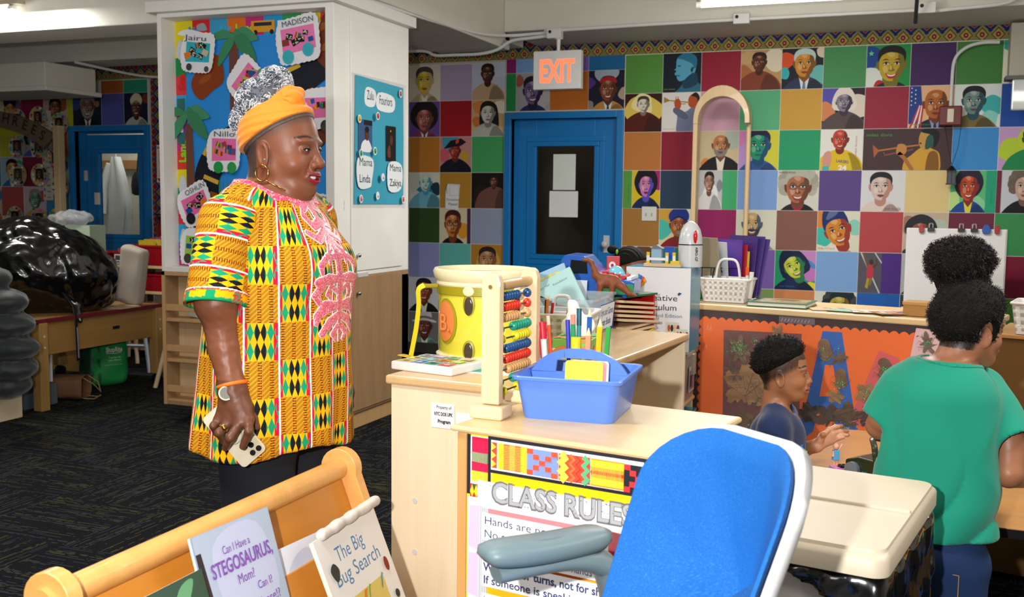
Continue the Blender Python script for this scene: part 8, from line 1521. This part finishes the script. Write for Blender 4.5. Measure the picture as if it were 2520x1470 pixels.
wr = tW(572, 958, 2.36); AR = [([(-.014, -.205, 1.20), (-.014, -.222, 1.10), tW(543, 800, 2.37), tW(552, 860, 2.37), wr], [.050, .050, .0385, .036, .0275])]
kn = [tW(612, 1032, 2.335), tW(590, 1040, 2.33), tW(563, 1040, 2.34), tW(541, 1030, 2.35)]
FG = [([kn[0], tW(612, 1062, 2.315), tW(597, 1100, 2.325)], [.0115, .0095, .0078]), ([kn[1], tW(566, 1078, 2.31), tW(554, 1103, 2.33)], [.0115, .0095, .0078]), ([kn[2], tW(538, 1066, 2.32), tW(548, 1086, 2.345)], [.0110, .0090, .0075]), ([kn[3], tW(525, 1048, 2.335), tW(532, 1068, 2.355)], [.0100, .0085, .0070]), ([tW(606, 1000, 2.36), tW(622, 1030, 2.365), tW(632, 1050, 2.37)], [.0135, .0105, .0085])]
def armW(P):
    d = limbs(P, AR, .03); pc = tW(578, 1005, 2.35); pal = None
    for k in kn: q = s_cap(P, wr, k, .022, .0135); pal = q if pal is None else smin(pal, q, .016)
    pal = smin(pal, s_cap(P, wr, tW(608, 1002, 2.36), .021, .014), .02); d = smin(d, pal, .02); f = None
    for c in FG: q = limbs(P, [c], .006); f = q if f is None else np.minimum(f, q)
    d = smin(d, f, .006); return d-.0008*wav(P, 200, 1)
av = volume(armW, (-.08, -.33, .74), (.14, -.14, 1.22), .0026)
def armL(P): return limbs(P, [([(-.014, .205, 1.20), (-.014, .225, 1.10), (.01, .235, 1.00), (.075, .17, .885)], [.048, .046, .038, .026]), ([(.075, .17, .885), (.105, .150, .840)], [.027, .024]), ([(.10, .145, .85), (.118, .138, .815), (.110, .14, .795)], [.012, .009, .007]), ([(.105, .155, .84), (.118, .152, .805), (.108, .155, .785)], [.012, .009, .007]), ([(.10, .165, .84), (.108, .166, .80), (.098, .168, .785)], [.012, .009, .007]), ([(.12, .135, .865), (.132, .128, .84), (.13, .13, .82)], [.010, .009, .0075])], .012)
lv = volume(armL, (-.08, .10, .76), (.16, .30, 1.22), .004)
def cWall(v):
    c = cW(v); tips = [p[0][-1] for p in FG]
    for i, t_ in enumerate(tips): m = np.clip(1-np.linalg.norm(v-(t_+np.array((.0, -.004, -.004))), axis=1)/.007, 0, 1)[:, None]; c = c*(1-m*.6)+np.array(hexf('#b08070'))*m*.6
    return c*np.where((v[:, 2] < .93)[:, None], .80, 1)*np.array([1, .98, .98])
org_link('body', [hv, av, lv], SKIN, wm, cWall); H.eyes(wm, gaze=(.12, -.05))
g = G(); th_ = [(.086-abs(k)**2*.00055, k*.0042, -.0652+.0000*k+.30*.85*(abs(k)*.0042)**2/.03) for k in range(-6, 7)]; [g.ell(p, (.0035, .0023, .0042), 8, 6) for p in th_]; o = g.build('teeth', M('teeth', '#e9e4da', .2, coat=.4), wm, 60); o.data.transform(H.T)
# head wrap, knot, curls
def skull(P, off): return s_ell(P, (-.012, 0, .030), (.096, .076, .092))-off
hn = lambda Q: -.55*Q[:, 0]+.835*Q[:, 2]
def band(P): Q = H.loc(P); t_ = hn(Q); return np.maximum(skull(Q, .0105+.0018*np.sin(t_*380+Q[:, 0]*70+3*np.sin(Q[:, 0]*22))), np.maximum(.040-t_, t_-.105))
ORG = M('wrap_orange', '#ee8a1a', .75, sheen=.2); org('head_wrap', band, (-.14, -.12, 1.40), (.14, .12, 1.62), .003, ORG, wm)
def hairs(P): Q = H.loc(P); t_ = hn(Q); return np.maximum(np.maximum(skull(Q, .0022+.0010*wav(Q, 420, 1)), .030-t_), t_-.05)
org('hairline', hairs, (-.14, -.12, 1.36), (.14, .12, 1.62), .0026, M('grey_hair', '#594c45', .6), wm); G_T = H.T
def knot(P):
    Q = H.loc(P); d = s_ell(Q, (.020, -.016, .120), (.034, .030, .030)); a = np.arctan2(Q[:, 2]-.12, Q[:, 0]-.02); d = d+.0022*np.sin(a*5+Q[:, 1]*120); return smin(d, limbs(Q, [([(-.03, -.045, .085), (.0, -.035, .112), (.03, -.02, .125)], [.013, .016, .014]), ([(.045, -.01, .10), (.035, .0, .135), (.005, .0, .142)], [.012, .014, .012])], .006), .004)
org('wrap_knot', knot, (-.06, -.09, 1.50), (.12, .08, 1.65), .0026, ORG, wm)
bc_ = [(-.066, -.005, .108), (-.030, .0, .155), (-.098, -.008, .062)]; br_ = [.055, .036, .038]
bun = lambda Q: smin(smin(s_ell(Q, bc_[0], br_[0]), s_ell(Q, bc_[1], (.036, .036, .035)), .02), s_ell(Q, bc_[2], br_[2]), .02)
hb = org('hair_bun', lambda P: bun(H.loc(P))+.004*wav(P, 90, 2), (-.16, -.12, 1.46), (.06, .10, 1.67), .004, M('bun_dark', '#595d64', .8), wm)
g = G(); rr = random.Random(8)
for k in range(950):
    v_ = Vector((rr.gauss(0, 1), rr.gauss(0, 1), rr.gauss(0, 1))).normalized(); ci = rr.choices((0, 1, 2), (6, 6, 4))[0]; c_ = Vector(bc_[ci]); r_ = br_[ci]*(1.0 if ci != 1 else 1.05); p = c_+v_*r_
    if bun(np.array([tuple(p+v_*.004)], np.float32))[0] < 0 or (p.x > .03): continue
    _, u, w = frame_from(v_); L = rr.uniform(.014, .032); cr = rr.uniform(.003, .0055); an = rr.random()*6.28; dr = u*math.cos(an)+w*math.sin(an); pr_ = dr.cross(v_); pts = []
    for i in range(30): t_ = i/29; ph = t_*rr.uniform(16, 17); q = c_+(v_+(dr*(t_-.5)*L+pr_*cr*math.cos(ph))/r_).normalized()*(r_+.003+cr*.8*math.sin(ph)); pts.append(q)
    g.col = rr.choice(['#c4c6ca', '#989ca4', '#60666f', '#dadada', '#757a82', '#454a52', '#aeb1b6']); g.tube(pts, .0012, 5)
o = g.build('curls', M('curl_strands', '#ffffff', .5, attr=True), hb, 60); o.data.transform(H.T)
g = G(); o = g.tube([(-.008+.0*math.cos(t_)+.017*math.sin(t_), -.083, -.062-.019*math.cos(t_)) for t_ in np.linspace(0, 2*PI, 28)], .0021, 8).build('hoop_earring', M('gold', '#d9ab5a', .2, 1), wm, 60); o.data.transform(H.T)
o = G().ell((.0, -.086, -.030), .0025, 8, 6).build('stud_earring', M('gem', '#4fa8b8', .1, coat=1), wm); o.data.transform(H.T)
nk = [(-.068, -.062, 1.385), (-.020, -.078, 1.352), (.020, -.060, 1.325), (.050, -.030, 1.305), (.056, 0, 1.29), (.052, .03, 1.31), (.02, .060, 1.33)]
def push(p):
    p = Vector(p); 
    for _ in range(12):
        d = float(bodyW(np.array([tuple(p)], np.float32))[0]); h = .002; gr = Vector([float(bodyW(np.array([tuple(p+Vector(e)*h)], np.float32))[0])-d for e in ((1, 0, 0), (0, 1, 0), (0, 0, 1))]); 
        if gr.length > 1e-7: p = p-gr.normalized()*(d-.0042)
    return p
G().tube([push(p) for p in spline(nk, 5)], .0022, 6).build('gold_necklace', M('gold'), wm, 60)
# watch, wristband, ring, trousers, shoes
axw = Vector(tuple(wr-AR[0][0][3])).normalized(); _, uw, ww = frame_from(axw)
def ring3(c, r, n=28, e=1): return [Vector(tuple(c))+(uw*math.cos(2*PI*k/n)+ww*math.sin(2*PI*k/n)*e)*r for k in range(n+1)]
G().tube(ring3(wr+np.array((-.001, 0, .010)), .0315), .0048, 8).build('orange_wristband', M('band_orange', '#f4771c', .5), wm, 60)
w_ = G().tube(ring3(wr+np.array((.001, 0, -.004)), .0290), .0055, 8, flat=.5).build('watch_strap', M('watch_steel', '#8d8570', .45, .9), wm, 30)
cdir = Vector(tuple(-PX(560, 968, 1.)+np.array((0, 0, CAMZ)))).normalized(); fc = Vector(tuple(tW(556, 968, 2.325))); G().cyl(fc-cdir*.008, fc, .0165, n=28).build('watch_case', M('watch_steel'), w_, 30); G().cyl(fc, fc+cdir*.001, .0135, n=28).build('watch_dial', M('dial', '#77736e', .6, 0), w_, 30)
rp = Vector(tuple((FG[2][0][0]*.45+FG[2][0][1]*.55))); ax_ = Vector(tuple(FG[2][0][1]-FG[2][0][0])).normalized(); G().cyl(rp-ax_*.0035, rp+ax_*.0035, .0116, n=20).ell(tuple(rp+cdir*.011), (.006, .003, .006), 10, 6).build('gold_ring', M('gold'), wm, 40)
PANT = M('black_trousers', '#10131c', .85)
def legs(P):
    d = limbs(P, [([(0, -.092, .80), (.0, -.090, .55), (-.01, -.088, .30), (-.02, -.088, .07)], [.098, .085, .066, .052]), ([(.012, .092, .80), (.015, .090, .55), (.005, .088, .30), (-.01, .088, .07)], [.098, .085, .066, .052])], .02); d = smin(d, s_ell(P, (-.01, 0, .84), (.15, .19, .12)), .05); return np.maximum(d-.004*wav(P, 22, 3), .045-P[:, 2])
org('trousers', legs, (-.24, -.24, .0), (.2, .24, .98), .009, PANT, wm)
for s in (-1, 1): o = org('shoe', lambda P: np.maximum(smin(s_ell(P, (.03, s*.088, .035), (.12, .045, .045)), s_ell(P, (-.03, s*.088, .05), (.06, .04, .05)), .02), -P[:, 2]), (-.12, s*.088-.07, -.01), (.18, s*.088+.07, .12), .007, BLK, wm)
ph = thing('phone', 'phone in a pale floral case held in the woman hand', 'phone', (0, 0, 0)); wv = Vector((.043, .021, .042)).normalized(); lv_ = Vector((-.033, -.006, .062)); lv_ = (lv_-wv*lv_.dot(wv)).normalized(); nn = wv.cross(lv_).normalized(); nn = nn if nn.y < 0 else -nn
base = Vector((-1.46, 2.17, 0))+(Vector((.063, -.23, .726))+Vector((.106, -.209, .768)))/2+lv_*.0745-nn*.0035; ph.matrix_world = Matrix(((wv.x, lv_.x, wv.cross(lv_).x, base.x), (wv.y, lv_.y, wv.cross(lv_).y, base.y), (wv.z, lv_.z, wv.cross(lv_).z, base.z), (0, 0, 0, 1))); sg = 1 if wv.cross(lv_).y < 0 else -1
G().prism(rrect(-.035, .035, -.0745, .0745, .011), -.0045, .0045, 'xy').build('phone_body', M('case_cream', '#d8cdb4', .3, coat=.4), ph, 40, .001)
z_ = .0045 if sg > 0 else -.0045; G().prism(rrect(-.002, .032, -.070, -.033, .006), z_, z_+sg*.002, 'xy').build('camera_plate', M('plate_cream', '#d8cdb4', .25), ph, 40)
for x, y, r_ in ((.006, -.060, .0066), (.023, -.061, .0066), (.0145, -.044, .0066), (.003, -.042, .0024)): G().cyl((x, y, z_+sg*.002), (x, y, z_+sg*.0042), r_, n=18).build('camera_lens', M('lens_black', '#08090c', .08, coat=1), ph, 40)
G().tube([(-.003+.021*math.cos(t_), -.0+.021*math.sin(t_), z_+sg*.0002) for t_ in np.linspace(0, 2*PI, 26)], .0013, 5).build('green_ring', M('case_green', '#8fa08a', .4), ph)
# ---------------------------------------------------------------- hair strands
def fuzz(parent, fn, c, r, n, L, w, cols, keep=None, seed=1, name='curls'):
    rr = random.Random(seed); g = G(); c = Vector(c)
    for k in range(n):
        v_ = Vector((rr.gauss(0, 1), rr.gauss(0, 1), rr.gauss(0, 1))).normalized(); lo_, hi_ = .0, r
        for _ in range(11):
            m_ = (lo_+hi_)/2
            if fn(np.array([tuple(c+v_*m_)], np.float32))[0] < 0: lo_ = m_
            else: hi_ = m_
        p = c+v_*(lo_-.002)
        if keep and not keep(p): continue
        _, u, q = frame_from(v_); a = rr.random()*6.28; dr = u*math.cos(a)+q*math.sin(a); l = L*rr.uniform(.5, 1.2); g.col = rr.choice(cols)
        g.tube([p, p+v_*l*.4+dr*l*.25, p+v_*l*.7-dr*l*.15, p+v_*l*.9+dr*l*.35], [w, w, w*.8, w*.3], 3, cap=False)
    return g.build(name, M('hair_strands', '#ffffff', .6, attr=True, spec=.3), parent, 60)
HB = M('black_hair', '#0c0a0a', .75, spec=.25, bump=.8, bscale=420); DK = ['#0b0909', '#15100f', '#1d1614', '#100c0b']
def kid(label, base, hc, yaw, pitch, skin, lip='#8a4a40', fade=None, smile=.3, roll=0):
    t = thing('person', label, 'person', base); return t, Head(t, hc, yaw, pitch, .79, True, smile, False, roll)
# ---------------------------------------------------------------- boy in navy
B0 = np.array((-.36, 3.25, 0)); by, HB1 = kid('boy in a navy T-shirt sitting in profile with one palm raised', tuple(B0), (.012, 0, .825), .06, 0, '#a36c4a', smile=.3)
bx = lambda x, y, D: PX(x, y, D)-B0
def tor(P, off=0, a0=.112, b0=.078, z0=.30, z1=.70):
    z = P[:, 2]; t_ = np.clip((z-z0)/(z1-z0), 0, 1); a = a0*(1-.45*np.clip((t_-.82)/.18, 0, 1)**2)+off; b = b0*(1+.12*(1-t_))*(1-.45*np.clip((t_-.8)/.2, 0, 1)**2)+off
    k = np.sqrt((P[:, 0]/b)**2+(P[:, 1]/a)**2); return np.maximum((k-1)*np.minimum(a, b), np.maximum(z-z1, z0-z))
fadeB = lambda Q: np.clip((-.52*Q[:, 0]+.855*Q[:, 2]+.012)/.020, 0, 1)*(Q[:, 2] > -.06)*(np.abs(Q[:, 1]) < .2)*.75*((Q[:, 2] > .055) | (Q[:, 0] < .055))+np.clip((-.045-Q[:, 0])/.02, 0, 1)*(Q[:, 2] > -.07)*.7
w0 = bx(2008, 1098, 3.2); kb = [bx(2040, 1058, 3.20), bx(2049, 1068, 3.20), bx(2050, 1078, 3.2), bx(2047, 1088, 3.2)]; tb = [bx(2071, 1049, 3.22), bx(2085, 1062, 3.22), bx(2087, 1071, 3.21), bx(2075, 1077, 3.2)]
ARB = [([(0, .115, .655), (.04, .135, .55), (.075, .05, .575), w0], [.036, .030, .024, .019])]; ARB2 = [([(0, -.115, .655), (-.01, -.145, .54), (.09, -.10, .50), (.14, -.05, .50)], [.036, .030, .024, .018])]
def bodyB(P):
    d = HB1.sdf(P); d = smin(d, limbs(P, [([(-.014, 0, .66), (-.004, 0, .79)], [.045, .041])]), .02); d = smin(d, np.maximum(tor(P, -.006), .62-P[:, 2]), .02)
    q = limbs(P, [([(0, -.03, .70), (0, -.11, .655)], [.035, .035])]); return smin(d, q, .02)
def handB(P):
    d = limbs(P, ARB, .02); pal = None
    for k in kb: q = s_cap(P, w0, k, .014, .0085); pal = q if pal is None else smin(pal, q, .010)
    d = smin(d, pal, .012); f = limbs(P, [([bx(2016, 1090, 3.19), bx(2026, 1070, 3.17), bx(2037, 1061, 3.17)], [.013, .0085, .0065])])
    for k, t_ in zip(kb, tb): f = np.minimum(f, limbs(P, [([k, (k+t_)/2+np.array((0, .002, .003)), t_], [.0075, .0068, .0058])]))
    return smin(d, f, .004)
v1 = volume(bodyB, (-.16, -.16, .55), (.16, .16, .96), .0028); v2 = volume(handB, (-.06, -.02, .50), (.24, .20, .72), .0022); v3 = volume(lambda P: limbs(P, ARB2, .02), (-.08, -.2, .44), (.2, -.0, .72), .005)
def cB(v): c = HB1.colour(v, '#a36c4a', '#9a5548', '#120d0c', fadeB, brow='#1c120e'); m = (np.clip((v[:, 0]-.112)/.012, 0, 1)*(v[:, 1] < .068)*(v[:, 2] > .57)*(v[:, 2] < .70)*(v[:, 1] > 0)*.8)[:, None]*((v[:, 2] < .72) & (v[:, 0] > .10))[:, None]; return c*(1-m)+np.array(hexf('#d29a7c'))*m
org_link('body', [v1, v2, v3], SKIN, by, cB); HB1.eyes(by, gaze=(.1, -.25))
def hb1(P): Q = HB1.loc(P); return np.maximum(skull(Q, .003+.016*np.clip((-.50*Q[:, 0]+.866*Q[:, 2]-.034)/.03, 0, 1)+.004*wav(Q, 120, 1)),   .034-(-.50*Q[:, 0]+.866*Q[:, 2]))*.79
h_ = org('hair', hb1, (-.12, -.12, .74), (.13, .12, .98), .004, HB, by); fuzz(h_, hb1, (0, 0, .84), .16, 2200, .011, .0009, DK, lambda p: p.z > .83)
NAVY = M('navy_shirt', '#0b2350', .85, sheen=.2, bump=.2, bscale=30)
def shB(P):
    d = tor(P, .006)+.003*wav(P, 35, 2); 
    for s in (-1, 1): d = smin(smin(d, s_cap(P, (-.002, s*.035, .700), (0, s*.105, .664), .042, .046), .02), s_cap(P, (0, s*.1, .660), (.012, s*.135, .575), .046, .045), .025)
    d = np.maximum(d, -s_ell(P, (.010, 0, .752), (.060, .056, .068), rotm(0, -.25, 0))); return np.maximum(d, -((P[:, 2]-.545)+.0*P[:, 0]+np.where(np.abs(P[:, 1]) > .105, 0, 1)))
org('shirt', shB, (-.14, -.21, .28), (.15, .21, .77), .006, NAVY, by)
fl = Flat(); fl.at(0, 0, 1); fl.poly([(0, 0), (.012, .03), (.02, .028), (.014, 0)], '#1f7ae0'); fl.poly([(.012, -.03), (.03, .01), (.036, .006), (.02, -.034)], '#7fd64a'); fl.poly([(-.004, -.02), (.01, -.006), (.012, -.014), (0, -.028)], '#c9d2dc'); fl.build('shirt_print', by, CLOTHP, T=facing((.068, -.065, .585), (.75, .66, 0), (0, 0, 1)))
def shB2(P): return limbs(P, [([(0, -.06, .30), (.20, -.07, .30), (.22, -.07, .05)], [.058, .048, .036]), ([(0, .06, .30), (.20, .07, .30), (.22, .07, .05)], [.058, .048, .036])])
org('trousers', shB2, (-.08, -.14, .0), (.3, .14, .38), .008, M('grey_trousers', '#2b2f38', .9), by)
kidstool('stool', 'small stool under the seated boy', tuple(B0), 0, BEECH, BEECH, .235, .10)
# ---------------------------------------------------------------- girl in green
G0 = np.array((.12, 2.58, 0)); gy, HG = kid('girl in a green T-shirt seen from behind with a big hair puff', tuple(G0), (.018, .03, 1.060), math.radians(37), .10, '#a06a4c')
gx = lambda x, y, D: PX(x, y, D)-G0; YG = math.radians(72); RG = rotm(0, 0, YG); TG = np.array((-.040, 0, 0))
tl = lambda P: (P-TG.astype(np.float32)) @ RG.astype(np.float32)
def torG(P, off=0): Q = tl(P); return tor(Q, off, .125, .092, .50, .985)
SL = {-1: (gx(2425, 965, 2.42), gx(2492, 1085, 2.36)), 1: (gx(2215, 960, 2.46), gx(2172, 1035, 2.48))}
AG = [([SL[-1][0], gx(2483, 1090, 2.38), gx(2482, 1165, 2.36), gx(2520, 1175, 2.55), gx(2530, 1160, 2.75)], [.040, .037, .033, .027, .020]), ([SL[1][0], gx(2176, 1030, 2.5), gx(2166, 1048, 2.52), gx(2190, 1065, 2.70), gx(2200, 1110, 2.82)], [.038, .036, .033, .026, .020])]
def bodyG(P):
    d = HG.sdf(P); d = smin(d, limbs(P, [([(-.030, -.0, .93), (.0, .015, 1.02)], [.048, .044])]), .02); d = smin(d, np.maximum(torG(P, -.008), .84-P[:, 2]), .025); a = limbs(P, AG, .02)
    for c in (gx(2530, 1155, 2.78), gx(2203, 1118, 2.86)):
        a = smin(a, s_ell(P, c, (.026, .03, .018)), .01)
        for q in range(4): a = smin(a, s_cap(P, c+np.array(((q-1.5)*.012, .02, 0)), c+np.array(((q-1.5)*.013, .055, -.015)), .008, .006), .003)
    return smin(d, a, .012)
GLO = tuple(-.33 for _ in range(1))
vg = volume(bodyG, (-.22, -.16, .66), (.40, .36, 1.18), .0034)
hairG = lambda Q: np.clip((-.012-Q[:, 0]+.25*Q[:, 2])/.012, 0, 1)*(Q[:, 2] > -.062)+np.clip((Q[:, 2]-.07)/.01, 0, 1)
org_link('body', [vg], SKIN, gy, lambda v: HG.colour(v, '#a06a4c', '#8a4a40', '#15100f', hairG)); HG.eyes(gy)
def hg(P):
    Q = HG.loc(P); d = skull(Q, .006+.015*np.clip((Q[:, 2]+.055)/.04, 0, 1)+.005*wav(Q, 60, 2)+.002*np.sin(Q[:, 1]*260)*np.clip(Q[:, 2]*12, 0, 1)); cut = np.maximum(-.050-Q[:, 2]+.12*np.maximum(Q[:, 0]+.02, 0), (Q[:, 0]-.030-.55*np.maximum(Q[:, 2]-.02, 0))*.9)
    q = np.abs(Q[:, 1]); ear = s_ell(np.stack([Q[:, 0], q, Q[:, 2]], 1), (-.005, .088, -.010), (.030, .03, .040)); return np.maximum(np.maximum(d, cut), -ear)*.79
bc2 = gx(2360, 648, 2.44); bn = lambda P: smin(s_ell(P, bc2, (.074, .07, .056)), s_ell(P, bc2+np.array((.012, 0, -.05)), (.055, .05, .04)), .02)+.008*wav(P, 50, 1)
h1_ = org('hair', lambda P: smin(hg(P), bn(P), .006), (-.14, -.12, .98), (.18, .20, 1.30), .0045, HB, gy)
fuzz(h1_, bn, tuple(bc2), .14, 3600, .014, .0009, DK+['#2a1d17'], lambda p: p.z > bc2[2]-.045); fuzz(h1_, hg, tuple(HG.pos+np.array((-.01, -.01, .01))), .15, 3000, .009, .0008, DK, lambda p: p.z > 1.02 and hg(np.array([tuple(p)], np.float32))[0] < .004, 5)
GRN = M('green_shirt', '#068e74', .85, sheen=.15)
def shG(P):
    z = P[:, 2]; Q = tl(P); w = np.clip((.95-z)/.35, 0, 1); d = torG(P, .004)-.010*w-.014*np.clip(w+.15, 0, 1)*np.abs(np.sin(Q[:, 1]*26+z*9+1.6*np.sin(z*11)+wav(P, 9, 3)))**.5+.010*w+.006*np.abs(wav(P, 17, 1))
    for s in (-1, 1): 
        a, b = SL[s]; ax = (b-a)/np.linalg.norm(b-a); c = np.maximum(s_cap(P, a-ax*.01, b+ax*.04, .050, .054)+.003*wav(P, 40, 2), (P-b.astype(np.float32)) @ ax.astype(np.float32)); d = smin(d, c, .022)
        d = np.maximum(d, -np.maximum(s_cap(P, a, b+ax*.06, .042, .046), -((P-b.astype(np.float32)) @ ax.astype(np.float32)+.018)))
    d = np.maximum(d, .578-z-.10*Q[:, 1]*.3); d = np.maximum(d, z-.985); return np.maximum(d, -s_ell(P, (-.018, .012, 1.005), (.074, .074, .062)))
org('shirt', shG, (-.24, -.17, .52), (.24, .22, 1.02), .005, GRN, gy)
org('neck_ribbing', lambda P: np.maximum(np.abs(s_ell(P, (-.018, .012, 1.005), (.076, .076, .064)))-.006, np.abs(shG(P)-.0005)-.0022), (-.12, -.1, .92), (.1, .12, 1.02), .0028, GRN, gy)
JEAN = M('jeans', '#14305c', .85, bump=.3, bscale=300)
def jn(P):
    Q = tl(P); d = smin(s_ell(Q, (-.01, 0, .53), (.095, .118, .11)), limbs(Q, [([(0, -.06, .50), (.0, -.062, .27), (0, -.06, .06)], [.070, .052, .045]), ([(0, .06, .50), (.0, .062, .27), (0, .06, .06)], [.070, .052, .045])], .02), .03); return np.maximum(d-.003*wav(P, 40, 1), .05-P[:, 2])
j = org('jeans', jn, (-.22, -.2, .03), (.2, .2, .66), .008, JEAN, gy)
for s in (-1, 1):
    pts = [(-.0, .02), (.0, .09), (.06, .09), (.06, .02), (.03, .0)]; T4 = Matrix.Translation((-.04, 0, 0)) @ Matrix.Rotation(YG, 4, 'Z'); g = G(); g.tube([T4 @ Vector((-.085, s*(.025+a), .42+b)) for a, b in pts+pts[:1]], .0012, 5); g.build('pocket_stitching', M('stitch', '#b0894a', .8), j)
for s in (-1, 1): org('shoe', lambda P: np.maximum(s_ell(tl(P), (.03, s*.062, .03), (.085, .036, .04)), -P[:, 2]), (-.25, -.2, -.01), (.25, .25, .1), .008, BLK, gy)
# ---------------------------------------------------------------- child behind the toy till
C0 = np.array((-1.20, 4.62, 0)); cy, HC = kid('child with braided hair mostly hidden behind the toy cash register', tuple(C0), (0, 0, 1.035), -.2, .35, '#8f5a40')
org('body', lambda P: smin(smin(HC.sdf(P), s_cap(P, (-.01, 0, .80), (-.004, 0, 1.0), .044, .040), .02), tor(P, 0, .12, .08, .45, .88), .03), (-.2, -.2, .43), (.2, .2, 1.16), .005, SKIN, cy, lambda v: HC.colour(v, '#8f5a40', '#8a4a40')); HC.eyes(cy)
hc3 = lambda P: np.maximum(skull(HC.loc(P), .010+.003*np.sin(HC.loc(P)[:, 1]*330)), .030-(-.60*HC.loc(P)[:, 0]+.80*HC.loc(P)[:, 2]))*.79
o = org('hair', hc3, (-.13, -.12, .95), (.13, .12, 1.18), .004, HB, cy); G().ell((-.075, -.03, 1.125), (.028, .022, .020), 10, 6).build('hair_puff', HB, o, 60); G().ell((-.052, -.04, 1.115), (.006, .012, .012), 8, 6).build('green_hair_tie', M('tie_green', '#7ac02a', .5), o, 60)
org('shirt', lambda P: np.maximum(tor(P, .008, .12, .08, .45, .875), -s_ell(P, (0, 0, .91), (.06, .06, .05))), (-.2, -.2, .40), (.2, .2, .90), .008, M('red_shirt', '#8a2a24', .85), cy)
org('trousers', lambda P: np.maximum(limbs(P, [([(0, -.06, .47), (0, -.06, .05)], [.065, .045]), ([(0, .06, .47), (0, .06, .05)], [.065, .045])]), .0-P[:, 2]), (-.12, -.15, -.02), (.12, .15, .56), .009, JEAN, cy)
